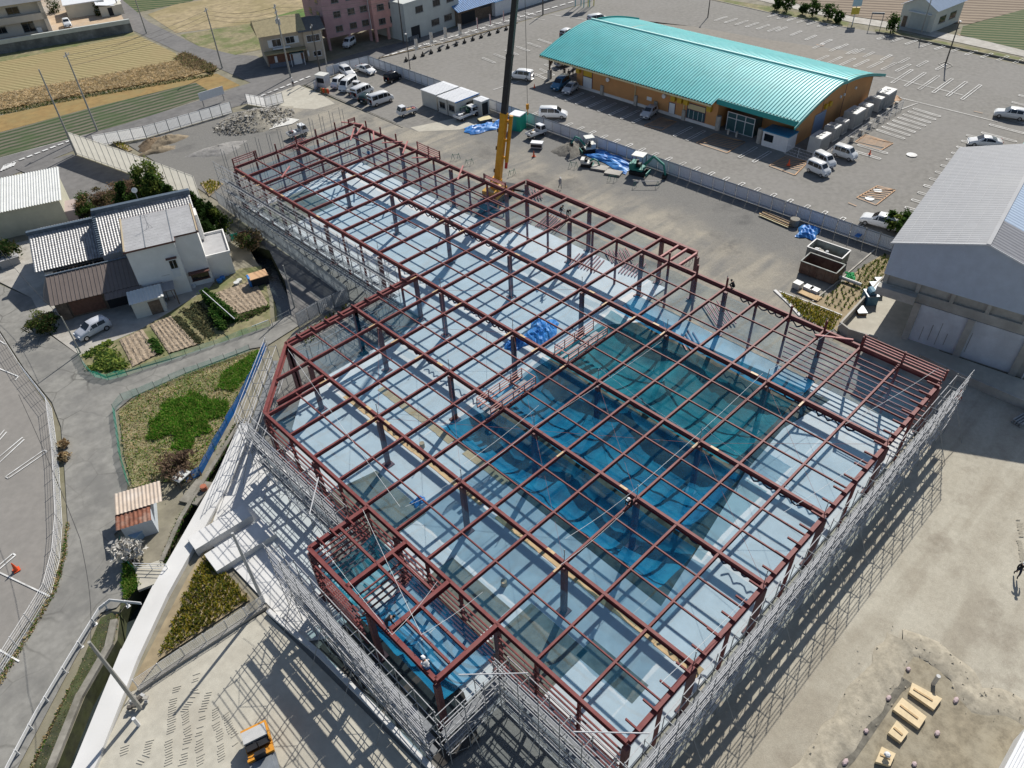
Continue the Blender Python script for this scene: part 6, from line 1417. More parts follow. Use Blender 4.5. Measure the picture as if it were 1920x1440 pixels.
# excavators
exg = mat('excavator_teal', (.03,.22,.18), .5, .08, 2.); exw = mat('excavator_white', (.62,.62,.58), .5, .05, 2.)
def excavator(label, u, v, rz, s=1., arm=((0,.3,1.0),(1.1,.1,2.3),(2.4,0,1.6),(2.7,0,.4)), canopy=True):
    p = at(u, v); t = thing('mini_excavator', label, 'excavator', (p.x,p.y,.15), rz, 'small excavators along the hoarding'); t.scale = (s,s,s)
    for y in (-.65,.65): MB().ext([(-.17,.0),(.17,0),(.2,.2),(.17,.42),(-.17,.42),(-.2,.2)], (-.95,y,0), (.95,y,0)).build('track', rub, t)
    MB().bx(-.7,.7,-.5,.5,.2,.5).build('undercarriage', blk, t); MB().bx(-1.0,.6,-.7,.7,.5,.75).bx(-1.05,-.35,-.68,.68,.75,1.25).build('upper_body', exw if s < 1.02 else exg, t)
    MB().bx(-.3,.15,-.25,.25,.8,1.2).bx(-.35,-.2,-.25,.25,1.2,1.55).build('seat', blk, t)
    if canopy:
        c_ = MB().bx(-.85,.6,-.65,.65,2.2,2.3).build('canopy', exw, t)
        for x, y in ((-.75,-.6),(-.75,.6),(.5,-.6),(.5,.6)): MB().tube((x,y,.75),(x,y,2.2),.035,5).build('canopy_post', blk, c_)
    A = [Vector((.5+a[0],a[1],a[2])) for a in arm]
    MB().bar(A[0],A[1],.2,.26).build('boom', exg, t); MB().bar(A[1],A[2],.18,.22).build('dipper', exg, t); MB().bar(A[2],A[3],.14,.18).build('stick', exg, t)
    bk = MB().add([(A[3].x-.3,-.3,A[3].z),(A[3].x+.2,-.3,A[3].z+.1),(A[3].x+.15,-.3,A[3].z-.35),(A[3].x-.2,-.3,A[3].z-.4),(A[3].x-.3,.3,A[3].z),(A[3].x+.2,.3,A[3].z+.1),(A[3].x+.15,.3,A[3].z-.35),(A[3].x-.2,.3,A[3].z-.4)], [(0,3,2,1),(4,5,6,7),(1,2,6,5),(2,3,7,6),(0,4,7,3)]).build('bucket', blk, t)
    MB().tube(A[0]+Vector((.2,0,-.1)), A[0].lerp(A[1],.6)+Vector((.15,0,-.05)), .05, 6).build('ram', galv, t)
    MB().bx(1.05,1.15,-.75,.75,.05,.4).build('blade', exg, t)
excavator('white mini excavator with raised arm left of the long blue tarp', 1102,285, R(150), 1.0, ((0,.2,1.0),(.9,.1,2.2),(1.6,0,2.6),(2.2,0,1.6)))
excavator('small pale machine without canopy in front of the long blue tarp', 1100,312, R(-60), .85, ((0,.1,.9),(.7,0,1.3),(1.4,0,1.0),(1.7,0,.3)), False)
excavator('green mini excavator with arched arm right of the long blue tarp', 1198,326, R(-75), 1.25)
# soil heap beside the white excavator
def heap(name, label, u, v, rx, ry, h, m, rz=0, seed=1, n=22, rough=.25, cat='soil heap'):
    rnd = random.Random(seed); p = at(u, v); vs = []; mb = MB()
    for j in range(9):
        r = j/8
        for i in range(n):
            a = 2*math.pi*i/n; k = 1+.18*math.sin(3*a+seed)+.1*math.sin(7*a); z = h*(1-r**1.5)*(1+rough*rnd.uniform(-1,1)) if j < 8 else -.05
            vs.append((rx*r*k*math.cos(a), ry*r*k*math.sin(a), z))
    fs = [(j*n+i, (j+1)*n+i, (j+1)*n+(i+1) % n, j*n+(i+1) % n) for j in range(8) for i in range(n)]
    return tag(mb.add(vs, fs).build(name, m, None, (p.x,p.y,.1), rz, True), label, cat)
brown_s = mat('brown_soil', (.17,.125,.08), .97, .35, 2.5, bump=.8, detail=10); tan_s = mat('tan_soil', (.26,.21,.145), .97, .25, 2., bump=.8, detail=10); grey_s2 = mat('grey_soil', (.17,.16,.14), .97, .3, 2.5, bump=.8, detail=10)
heap('soil_heap', 'grey soil heap under the arm of the white excavator', 1068,282, 3.2,2.2,.9, grey_s2, .3, 2)
heap('soil_heap', 'dark brown soil heap behind the tall beige screen', 285,272, 3.0,1.6,.9, brown_s, .4, 3)
heap('soil_heap', 'lighter brown soil heap right of the dark brown one', 315,266, 3.4,1.6,.9, tan_s, .1, 4)
heap('soil_heap', 'low tan soil heap in front of the dark brown heap', 298,284, 3.0,1.0,.6, tan_s, -.2, 5)
heap('soil_heap', 'low grey soil mound near the end of the wing', 410,282, 4.5,2.2,.6, mat('grey_mound', (.27,.26,.245), .97, .2, 2., bump=.6), -.2, 6)
rub_c = mat('rubble_chunk', (.36,.345,.315), .9, .2, 2.); rub_d = mat('rubble_dark', (.24,.215,.175), .95, .2, 2.)
hp_ = heap('rubble_pile', 'big pile of broken grey concrete rubble by the angled gate', 478,228, 6.6,4.6,1.5, mat('rubble_fines', (.27,.25,.205), .97, .3, 1.6, bump=1.), -.1, 7, 26, .3, 'rubble')
rnd = random.Random(5); mb = MB(); c = at(478,228)
for k in range(1500):
    a, r = rnd.uniform(0, 6.28), rnd.random()**.5*1.05; x, y = 6.6*r*math.cos(a)*1.05, 4.6*r*math.sin(a)*1.05; s = rnd.uniform(.06,.2)*(1.9 if rnd.random() < .10 else 1)
    z = max(.0, 1.5*(1-r**1.5))*rnd.uniform(.9,1.1); ax = rnd.uniform(0, 3)
    vs = [Vector((rnd.choice((-1,1))*s*rnd.uniform(.5,1.2),rnd.choice((-1,1))*s*rnd.uniform(.5,1.2),rnd.uniform(-.6,.6)*s)) for _ in range(5)]
    b = len(mb.v); P_ = [Vector((x,y,z+.1))+v for v in vs]; mb.add(P_, [(0,1,2),(0,2,3),(0,3,4),(0,4,1),(1,3,2),(1,4,3)], 0 if rnd.random() < .7 else 1)
ch = mb.build('rubble_chunks', [rub_c, rub_d], hp_, (0,0,0)); stuff(ch)
# white spill beside the rubble
struct(MB().sheet(px((505,245),(515,226),(540,222),(562,226),(548,234),(520,240)), ZP+.006).build('lime_spill', mat('lime', (.62,.61,.57), .95, .15, 1.5)))
# skips
skipm = mat('rusty_skip', (.13,.075,.055), .85, .35, 1.8, dirt=(.2,.15,.11), dscale=.8, damt=.6); skipg = mat('grey_green_skip', (.28,.31,.29), .7, .2, 2., dirt=(.15,.1,.07), dscale=.8, damt=.5)
def skip(label, u, v, m, rim, fill):
    p = at(u, v); t = thing('skip', label, 'skip', (p.x,p.y,.15), R(-87), 'open steel skips by the planting bed'); lx, ly, h = 2.1, 1.15, 1.5
    for sg in (1,-1): MB().bx(-lx,lx,sg*ly-.05,sg*ly+.05,.1,h).build('side_wall', m, t); MB().bx(sg*lx-.05,sg*lx+.05,-ly,ly,.1,h).build('end_wall', m, t)
    MB().bx(-lx,lx,-ly,ly,0,.1).build('floor', m, t); MB().bx(-lx-.1,lx+.1,-ly-.1,-ly+.04,h,h+.08).bx(-lx-.1,lx+.1,ly-.04,ly+.1,h,h+.08).bx(-lx-.1,-lx+.04,-ly,ly,h,h+.08).bx(lx-.04,lx+.1,-ly,ly,h,h+.08).build('rim', rim, t)
    for k in range(5): MB().bx(-lx+.2+k*.9,-lx+.3+k*.9,-ly-.12,-ly-.051,.1,h).build('rib', m, t)
    if fill:
        for k in range(9): MB().ball((0,0,0),(random.uniform(.2,.45),random.uniform(.2,.4),random.uniform(.15,.3))).build('sack', random.choice([crm_p,conc,whp]), t, (random.uniform(-1.5,.0),random.uniform(-.7,.7),.5+random.uniform(0,.5)))
skip('rusty open steel skip, nearer of the two by the planting bed', 1537,516 , skipm, skipg, False); skip('grey-rimmed open skip holding pale sacks, behind the rusty one', 1548,489, skipg, acm, True)
for u, v, s, m, lb in ((1494,541,(.9,.9,.7),acm,'small grey machine crate in front of the skips'),(1515,545,(1.0,.8,.4),whp,'left white block beside the tan board'),(1526,549,(1.0,.8,.4),whp,'right white block beside the tan board'),(1517,556,(2.6,1.0,.12),ply,'tan plywood board lying in front of the white blocks')):
    p = at(u, v); tag(MB().box((0,0,s[2]/2),s,R(-92)).build('block', m, None, (p.x,p.y,.16)), lb, 'block')
# pipe, posts and kerbs of the planting beds
tag(MB().tube(at(1574,519,.5), at(1615,534,.5), .2, 10).build('grey_pipe', acm), 'pale grey pipe lying across the planting bed', 'pipe')
p = at(1594,521); crumple('green_sheet', (p.x,p.y,.15), 1.8, 1.0, .35, mat('green_sheet', (.03,.35,.12), .6, .2, 3.), 'crumpled green sheet beside the grey pipe on the planting bed', 'sheet', 4, .5)
wall('drain_channel', 'pale drain channel along the near edge of the planting bed', px((1452,546),(1478,570),(1500,594)), .2, .35, conc_w, 'channel')
wall('kerb', 'white-dashed kerb between the two planting beds', px((1460,548),(1520,570),(1578,593)), .2, .15, conc_w, 'kerb'); wall('kerb', 'pale kerb on the skip side of the planting bed', px((1523,567),(1570,530),(1640,470)), .2, .15, conc, 'kerb')
# barricades
def barricade(u, v, rz, label, bar=False):
    p = at(u, v); t = thing('barricade', label, 'barricade', (p.x,p.y,.15), rz, 'green pipe barricades on the gravel'); g = mat('barricade_green', (.06,.22,.16), .5)
    for x in (-.45,.45) if not bar else (-1.6,1.6): MB().path([(x-.25,0,0),(x,0,.9),(x+.25,0,0)], .03, 5).build('stand', g, t)
    if bar: MB().tube((-1.8,0,.85),(1.8,0,.85),.04,6).build('bar', galvb, t)
    else: MB().tube((-.45,0,.7),(.45,0,.7),.03,5).build('bar', g, t)
for i, (u, v, b) in enumerate(((1075,315,0),(1148,340,0),(1211,352,1),(855,300,0),(880,310,0),(1290,495,0),(960,330,0))):
    barricade(u, v, R(-70+i*11), ['green pipe barricade left of the small pale machine','green pipe barricade below the concrete slabs','white bar barricade in front of the green excavator','green pipe barricade behind the parapet left of the crane','green pipe barricade next to the crane foot','green pipe hoop beside the canopy','dark pipe barricade right of the crane foot'][i], b)
# sign board near the street, planting at the wing corner
p = at(402,195); t = thing('notice_board', 'blank white notice board behind the street hoarding', 'notice board', (p.x,p.y,0), R(0)); MB().bx(-2.4,2.4,-.04,.04,1.2,2.6).build('board', whp, t)
for x in (-2,2): MB().bx(x-.05,x+.05,-.05,.05,0,1.2).build('post', hpost, t)
p = at(608,162); t = thing('entrance_booth', 'small white entrance booth beside the first van', 'booth', (p.x,p.y,0), R(-70)); MB().bx(-1,1,-.8,.8,0,2.2).build('body', whp, t); MB().bx(-1.1,1.1,-.9,.9,2.2,2.32).build('roof', exw, t); MB().bx(-.8,.8,-.83,-.801,.9,1.8).build('window', glass_d, t)
for i in range(4):
    p = at(604+i*4,175+i*.6); tag(MB().cyl(0,0,0,.5,.22,8).ball((0,0,.6),.25).build('flower_tub', cone_m if i % 2 else ochre, None, (p.x,p.y,.2)), 'small orange-red tub in the row beside the entrance booth', 'tub', 'tubs beside the entrance booth')
# wing corner vehicle: small truck with dark load behind the frame
truck('small truck with dark cloth bundles just beyond the far edge of the wing', (545,262), (575,252), 3.4, 1.48, True, False)
# foundation formwork, lower right
def mound_line(label, pts, wd, h, m, seed):
    rnd = random.Random(seed); pts = [at(*p) for p in pts]; mb = MB(); vs = []; k = 11; seg = []
    for a, b in zip(pts[:-1], pts[1:]):
        n = max(2, int((b-a).length/.28))
        for i in range(n): seg.append(a.lerp(b, i/n))
    seg.append(pts[-1])
    for i, p in enumerate(seg):
        d = (seg[min(i+1, len(seg)-1)]-seg[max(0, i-1)]).normalized(); nn = Vector((-d.y, d.x, 0))
        for j in range(k):
            s = j/(k-1)*2-1; z = h*max(0, 1-s*s)*(.45+1.1*abs(mnoise.noise(Vector((p.x*1.1+s,p.y*1.1,seed)))))*rnd.uniform(.85,1.15) if 0 < j < k-1 else -.03; q = p+nn*s*wd*(1+.35*mnoise.noise(Vector((p.x*.6,p.y*.6,seed+3*(s > 0))))); vs.append((q.x,q.y,z+ZP))
    fs = [(i*k+j, i*k+j+1, (i+1)*k+j+1, (i+1)*k+j) for i in range(len(seg)-1) for j in range(k-1)]
    return tag(mb.add(vs, [tuple(reversed(f)) for f in fs]).build('earth_bank', m, None, (0,0,0), 0, True), label, 'earth bank')
struct(MB().sheet(px((1690,1215),(1760,1260),(1830,1330),(1900,1320),(1960,1450),(1560,1460),(1640,1340)), ZP+.003).build('dug_soil', mat('dug_soil', (.27,.235,.17), .97, .25, 1.6, bump=.9, detail=11, dirt=(.33,.3,.23), dscale=.4, damt=.6)))
bank_m = mat('bank_soil', (.36,.325,.255), .97, .2, 2.2, bump=.9, detail=11)
mound_line('long rough earth bank left of the formwork', ((1690,1205),(1660,1260),(1600,1350),(1530,1440),(1500,1480)), 1.1, .22, bank_m, 1)
mound_line('curved rough earth bank above and right of the formwork', ((1690,1205),(1750,1225),(1800,1270),(1830,1320),(1880,1320),(1930,1345)), 1.0, .2, bank_m, 2)
struct(MB().sheet(px((1672,1280),(1690,1272),(1710,1285),(1690,1300),(1600,1430),(1560,1470),(1545,1460)), ZP+.02).build('trench', mat('wet_trench', (.15,.14,.115), .9, .3, 2., bump=.6)))
for i, (q, lb) in enumerate((([(1709,1282),(1765,1312),(1750,1333),(1703,1300)],'formwork box nearest the standing pipe'),([(1690,1310),(1736,1346),(1722,1368),(1673,1332)],'largest formwork box, second from the standing pipe'),([(1680,1353),(1702,1375),(1688,1394),(1664,1376)],'small formwork box, third from the standing pipe'),([(1652,1402),(1678,1415),(1668,1438),(1640,1430)],'formwork box with a white bag at the bottom edge'))):
    P_ = [at(*p, .3) for p in q]; P_ = [Vector((p.x,p.y,0)) for p in P_]; c = sum(P_, Vector())/4; t = thing('formwork_box', 'pale plywood '+lb, 'formwork', (c.x,c.y,ZP)); pt = [p-c for p in P_]
    pyl = mat('new_plywood', (.66,.53,.33), .7, .1, 2.)
    MB().prism(pt, .04, .3).build('lid', pyl, t); MB().bar(pt[0].lerp(pt[3],.5).lerp(pt[1].lerp(pt[2],.5),.1)+Vector((0,0,.33)), pt[0].lerp(pt[3],.5).lerp(pt[1].lerp(pt[2],.5),.8)+Vector((0,0,.33)), .13, .05).build('batten', ply, t)
    MB().prism([p*.92 for p in pt], 0, .039).build('footing', soil_d, t)
    if i == 3: MB().ball((0,0,.62),(.22,.22,.16)).build('white_bag', whp, t)
p = at(1748,1285); tag(MB().cyl(0,0,0,1.1,.14,10).build('standing_pipe', acm, None, (p.x,p.y,ZP)), 'grey pipe standing upright beside the formwork', 'pipe')
pinkr = mat('pinkish_stone', (.48,.38,.38), .9, .2, 4.)
for i, (u, v) in enumerate(((1701,1258),(1664,1312),(1790,1316),(1622,1374),(1755,1378),(1583,1432),(1712,1436))):
    p = at(u, v); tag(MB().ball((0,0,.08),(.22+.05*(i % 3),.16,.12),n=6,k=4).build('marker_stone', pinkr, None, (p.x,p.y,ZP)), 'pinkish marker stone in the ring around the formwork', 'stone', 'marker stones round the formwork')
rnd = random.Random(12); mb = MB()
for k in range(120):
    t_ = rnd.random(); L_ = [(1690,1205),(1660,1260),(1600,1350),(1530,1440)] if rnd.random() < .5 else [(1690,1205),(1750,1225),(1800,1270),(1830,1320),(1900,1330)]
    i = min(len(L_)-2, int(t_*(len(L_)-1))); f = t_*(len(L_)-1)-i; p = at(*L_[i]).lerp(at(*L_[i+1]), f)+Vector((rnd.gauss(0,.8),rnd.gauss(0,.8),0)); s = rnd.uniform(.03,.11)
    V_ = [p+Vector((rnd.uniform(-1,1)*s,rnd.uniform(-1,1)*s,ZP+rnd.uniform(0,1)*s+rnd.uniform(0,.12))) for _ in range(4)]; mb.add(V_, [(0,1,2),(0,2,3),(0,3,1),(1,3,2)])
stuff(mb.build('soil_clods', bank_m), 'loose soil clods scattered along the earth banks', 'soil')
# planks of the steel stack at the right edge of the dirt yard
p = at(1912,790); t = thing('pipe_stack', 'stack of grey steel tubes at the right edge by the concrete wall', 'pipe stack', (p.x,p.y,.1), R(-15))
for k in range(8): MB().tube((-.9,-.5+(k % 4)*.25,.12+.22*(k//4)),(1.6,-.5+(k % 4)*.25,.12+.22*(k//4)),.1,8).build('tube', galv, t)
# road roller
rp = at(497,1424); rl = thing('road_roller', 'orange road roller with two grey drums on the pale yard', 'road roller', (rp.x,rp.y,ZP), R(-106.6)); org = mat('roller_orange', (.62,.27,.03), .45, .08, 2.)
for x in (-1.15,1.15): MB().tube((x,-.72,.5),(x,.72,.5),.5,18).build('drum', mat('drum_steel', (.30,.29,.29), .4, .15, 2., metal=.4), rl)
MB().bx(-1.75,-.25,-.82,.82,.55,.95).bx(-1.75,-1.6,-.82,.82,.95,1.3).bx(-1.6,-.4,.72,.82,.95,1.3).build('engine_cover', org, rl); MB().bx(.35,1.75,-.82,.82,.6,1.05).bx(.55,1.6,-.6,.6,1.05,1.12).build('rear_body', hpost, rl)
MB().bx(-.2,.4,-.8,.8,.55,.95).build('platform', org, rl); MB().bx(.05,.5,-.35,.35,1.0,1.35).bx(.4,.52,-.35,.35,1.35,1.75).build('seat', blk, rl); MB().tube((-.2,0,.95),(-.35,0,1.6),.04,6).tube((-.45,-.2,1.62),(-.3,.2,1.62),.03,5).build('steering_column', blk, rl)
MB().bx(-1.58,-.75,-.8,.7,.96,1.36).build('grey_panel', acm, rl); MB().bx(-.74,-.25,-.75,.7,.96,1.2).build('engine', blk, rl); MB().bx(.3,.45,-.83,.83,1.05,1.3).build('orange_rail', org, rl)
# cut stones, drum and post on the roller yard
p = at(262,1362); tag(MB().cyl(0,0,0,1.0,.12,10).build('bollard', whp, None, (p.x,p.y,ZP)), 'white bollard below the leaning pole on the roller yard', 'bollard')
# flags and black weights along the car park kerb
flagm = mat('flag_cloth', (.68,.66,.62), .8, .08, 2., dirt=(.6,.42,.25), dscale=1.2, damt=.6); flagp = mat('flag_pink', (.62,.38,.36), .8)
for i, (u, v) in enumerate(((780,105),(808,92),(834,82),(861,76),(895,64),(919,57),(944,50),(968,42))):
    p = at(u, v); t = thing('banner_flag', ['nearest tall banner flag, white, above the hoarding corner','second white banner flag along the street kerb','third white banner flag along the street kerb','fourth white banner flag along the street kerb','fifth banner flag, pinkish, along the street kerb','sixth banner flag, furled, along the street kerb','seventh banner flag, pinkish, just left of the boom','furled banner flag right behind the boom'][i], 'flag', (p.x,p.y,ZP), R(random.uniform(-60,-20)), 'banner flags along the street kerb')
    MB().tube((0,0,0),(0,0,3.2),.03,5).build('pole', whp, t); MB().quad((.03,0,.9),(.65 if i < 4 else .25,.1,.9),(.65 if i < 4 else .25,.05,3.1),(.03,0,3.1)).build('cloth', flagm if i < 4 else flagp, t)
for i in range(13):
    u = 762+i*15.6; v = 115.5-i*4.9; p = at(u, v); tag(MB().cyl(0,0,0,.25,.42,10).cyl(0,0,.25,.75,.16,8,0,.1).build('flag_weight', rub, None, (p.x,p.y,ZP)), 'black weighted base in the row along the street kerb', 'weight', 'black bases along the street kerb')
# clothes line and garden bits
p = at(452,458); t = thing('laundry_rack', 'laundry rack with white, green and red cloths by the canal', 'laundry', (p.x,p.y,0), R(-20))
for x in (-2.2,2.2): MB().tube((x,0,0),(x,0,1.8),.04,6).build('post', galv, t)
MB().tube((-2.4,0,1.75),(2.4,0,1.75),.025,5).build('line', galvb, t)
for k, m in enumerate((whp, mat('cloth_green', (.03,.34,.25), .9), mat('cloth_red', (.48,.08,.09), .9), whp)): MB().bx(-2.0+k*1.05,-1.1+k*1.05,-.02,.02,.75,1.74).build('cloth', m, t)
p = at(425,415+60); t = thing('laundry_rack', 'cluttered laundry rack with yellow and blue clothes beside the annex', 'laundry', (p.x-.5,p.y,0), R(20))
for x in (-1.4,1.4): MB().tube((x,0,0),(x,0,1.9),.04,6).build('post', galv, t)
for k in range(6): MB().bx(-1.2+k*.42,-.86+k*.42,-.03,.03,.8+random.random()*.3,1.85).build('cloth', random.choice([whp,yel_a,mat('cloth_blue', (.2,.35,.55), .9),darkm]), t)
p = at(488,532); t = thing('garden_stall', 'small dark stall with tan board roof beside the canal garden', 'stall', (p.x,p.y,0), R(-15)); MB().bx(-1,1,-.6,.6,0,1.3).build('body', darkm, t); MB().bx(-1.1,1.1,-.9,.7,1.3,1.38).build('roof', mat('tan_board', (.58,.36,.2), .8), t); MB().bx(-1.25,-1.01,-.5,.5,.2,1.4).build('blue_sheet', tarpb, t)
for u, v, c, lb in ((413,530,tarpb,'blue tubs at the foot of the annex'),(303,580,whp,'white buckets in front of the shed'),(363,540,whp,'white bin under the annex window'),(445,535,corr,'silver basin on the garden path'),(402,470,tarpb,'blue basket by the laundry')):
    p = at(u, v); t = thing('tub_group', lb, 'tub', (p.x,p.y,.02), .4); MB().cyl(0,0,0,.45,.3,10,0,.36).build('tub', c, t); MB().cyl(.65,.1,0,.4,.28,10,0,.33).build('tub', c, t)
# plant-stakes: rusty rack by the house
p = at(318,565); t = thing('tool_rack', 'rusty red tool rack leaning by the tower wall', 'rack', (p.x,p.y,0), TR); MB().bx(-.8,.8,-.1,.3,1.4,1.48).build('shelf', brick_b, t)
for x in (-.7,0,.7): MB().bar((x,0,0),(x*.8,.2,1.4),.1,.06).build('leg', brick_b, t)
# ================================================================ POLES AND WIRES
polem = mat('concrete_pole', (.36,.35,.32), .85, .12, 2.); poled = mat('dark_pole', (.10,.09,.08), .8)
def pole(label, u, v, h, arms=0, m=polem, r=.16, tr=False, lamp=False, az=.8):
    p = at(u, v); t = thing('utility_pole', label, 'pole', (p.x,p.y,0), az, 'poles around the site')
    MB().tube((0,0,0),(0,0,h),r,9,0,r*.62).build('shaft', m, t)
    for k in range(arms):
        z = h-.5-k*.9; a = MB().bar((-.9,0,z),(.9,0,z),.1,.1).build('crossarm', galv, t)
        for x in (-.8,-.3,.3,.8): MB().cyl(x,0,z+.05,z+.25,.05,6).build('insulator', whp, a)
    if tr: MB().cyl(.35,0,h-3.6,h-2.6,.28,10).build('transformer', acm, t); MB().cyl(-.3,.2,h-3.2,h-2.5,.22,10).build('transformer', acm, t)
    if lamp: MB().bx(-.5,.1,-.15,.15,h,h+.15).build('lamp_head', acm, t)
    return Vector((p.x,p.y,h))
q1 = pole('tall slim concrete pole at the end of the tall beige screen', 143,290,13.5)
q2 = pole('concrete pole with small brackets behind the street hoarding', 183,246,13.,1)
q3 = pole('concrete pole with cross-arms beside the village road', 417,128,11.3,1)
q4 = pole('dark utility pole with transformers in front of the beige house', 545,145,13.1,3,polem,.18,True)
q5 = pole('pole with cross-arm at the right end of the beige house', 602,143,9.5,1,poled)
q6 = pole('thin pole beside the entrance booth', 616,140,8.,0,polem,.12)
q7 = pole('lamp pole on the car park side of the hoarding corner', 769,130,6.5,0,poled,.1,False,True)
q8 = pole('pole with lamp in the square island of the car park', 1772,122,7.5,0,poled,.14,False,True)
q9 = pole('pole cut by the top edge beside the flag-lined street', 275,63,9.5,0)
q10 = pole('pole at the corner of the terrace wall', 231,40,8.,0,polem)
q11 = pole('dark grey pole standing on the white concrete yard', 495,1130,8.6,0,acm,.15)
q12 = pole('concrete pole with tackle at its foot beside the mesh fence', 265,1330,8.8,0,polem,.16)
q13 = pole('lone grey pole beside the dark canal road', 553,578,5.8,0,polem,.1)
q14 = pole('short pale pole in front of the silver hatchback', 152,663,5.0,0,polem,.09)
q15 = pole('lamp pole in the upper car park near the top edge', 1327,33,6.5,0,poled,.12,False,True)
q16 = pole('pole beside the white building and the pink apartments', 757,82,9.,1,poled)
q17 = pole('pole in front of the field barn', 1727,62,9.,0,polem,.13)
q18 = pole('pole at the street behind the crane boom', 1018,28,7.,0,poled)
wr = mat('cable', (.05,.05,.05), .7)
def wire(a, b, label, sag=.8, r=.022):
    pts = [a.lerp(b, i/10)-Vector((0,0,sag*math.sin(math.pi*i/10))) for i in range(11)]; return tag(MB().path(pts, r, 4).build('overhead_wire', wr), label, 'wire', 'overhead wires along the street')
dz = Vector((0,0,-.6))
for k in range(3):
    o = Vector((0,0,-.5-k*.8)); wire(q3+o, q4+o, ['top','middle','lowest'][k]+' overhead wire between the village road pole and the corner pole'); wire(q4+o, q16+Vector((0,0,.5-k*.7)), ['top','middle','lowest'][k]+' overhead wire running past the pink apartments'); wire(q2+o, q3+o, ['top','middle','lowest'][k]+' overhead wire above the stubble field')
wire(q12+Vector((0,0,-.2)), at(150,1010,7.5), 'thin wire from the leaning pole over the lane'); wire(q14+Vector((0,0,-.1)), at(0,470,5.), 'thin wire across the front of the tiled house'); wire(at(150,1010,7.5), at(35,740,7.), 'thin wire along the old lane')
# foot tackle
p = at(258,1322); t = thing('pole_tackle', 'heap of grey straps and brackets round the pole foot', 'tackle', (p.x,p.y,.1))
for k in range(8): MB().box((0,0,0),(random.uniform(.2,.5),random.uniform(.1,.3),random.uniform(.1,.3)),random.uniform(0,3)).build('bracket', random.choice([acm,conc,poled]), t, (random.uniform(-.5,.7),random.uniform(-.5,.5),random.uniform(.1,.6)))
# square pole island in the car park
wall('kerb_island', 'square kerb island round the lamp pole in the car park', px((1760,121),(1772,117),(1786,124),(1773,130),(1760,121)), .15, .15, conc, 'kerb')
# store signs by the road and gate frame
p = at(1598,46); t = thing('roadside_sign', 'tall blue and yellow roadside sign at the far car park entrance', 'sign', (p.x,p.y,0), R(-45)); MB().tube((0,0,0),(0,0,5.),.12,8).build('post', whp, t); MB().bx(-.9,.9,-.12,.12,3.6,5.4).build('board', mat('sign_blue', (.45,.62,.68), .5), t); MB().bx(-.8,.8,-.12,.12,2.0,3.3).build('lower_board', mat('sign_yellow', (.65,.5,.08), .5), t)
p = at(1639,55); t = thing('car_park_gate', 'thin grey height bar frame at the far car park entrance', 'gate', (p.x,p.y,0), R(-60)); 
for x in (-1.1,1.1): MB().tube((x,0,0),(x,0,3.2),.07,6).build('post', hpost, t)
MB().bx(-1.2,1.2,-.06,.06,2.9,3.25).build('top_bar', hpost, t)
for i, (u, v, c, lb) in enumerate(((1084,12,(.25,.5,.55),'pale blue sign frame at the top edge'),(1100,14,(.2,.5,.5),'second pale blue sign frame at the top edge'),(1108,12,(.65,.55,.15),'yellow narrow sign at the top edge'))):
    p = at(u, v); t = thing('roadside_sign', lb, 'sign', (p.x,p.y,0), R(-30)); m_ = mat('sign_c%d' % i, c, .5)
    for x in (-.7,.7): MB().tube((x,0,0),(x,0,6.),.12,7).build('post', m_, t)
    MB().bx(-.9,.9,-.12,.12,4.5,7.5).build('board', m_, t)
# ================================================================ VEGETATION
lf = [leaf_mat('leaf_dark', (.03,.06,.018)), leaf_mat('leaf_mid', (.06,.11,.028)), leaf_mat('leaf_light', (.15,.19,.045))]
dry = [leaf_mat('dry_twig', (.20,.14,.10)), leaf_mat('dry_leaf', (.27,.19,.11)), leaf_mat('olive_leaf', (.10,.10,.045))]
straw = [leaf_mat('straw_pale', (.72,.60,.40)), leaf_mat('straw_tan', (.60,.47,.28)), leaf_mat('straw_dark', (.42,.33,.18))]
barkm = mat('bark', (.09,.065,.045), .9, .3, 3.)
def crown(mats, n, rx, ry, rz, cz, seed, ls=.22, clumps=26, cone=False):
    rnd = random.Random(seed); mb = MB(); C = []
    for k in range(clumps):
        a, e = rnd.uniform(0, 6.28), rnd.uniform(-1, 1); r = rnd.uniform(.45, 1.0)
        if cone: h = rnd.random(); C.append((rx*(1-h*.9)*math.cos(a)*r, ry*(1-h*.9)*math.sin(a)*r, cz-rz+2*rz*h, (1-h*.6)*.5, rnd.random()))
        else: c = math.sqrt(1-e*e); C.append((rx*r*c*math.cos(a), ry*r*c*math.sin(a), cz+rz*r*e, rnd.uniform(.25,.5), rnd.random()))
    for k in range(n):
        x, y, z, s, sh = rnd.choice(C); g = rnd.gauss
        p = Vector((x+g(0,s*rx*.42), y+g(0,s*ry*.42), max(.1, z+g(0,s*rz*.42))))
        u = Vector((g(0,1), g(0,1), g(0,1))).normalized(); w_ = u.cross(Vector((g(0,1), g(0,1), g(0,1)))).normalized(); l = ls*rnd.uniform(.6,1.4)
        mi = min(len(mats)-1, int((sh*.7+rnd.random()*.3)*len(mats)))
        mb.add([p-u*l-w_*l*.45, p+u*l*.2-w_*l*.5, p+u*l, p+w_*l*.5], [(0,1,2,3)], mi)
    return mb
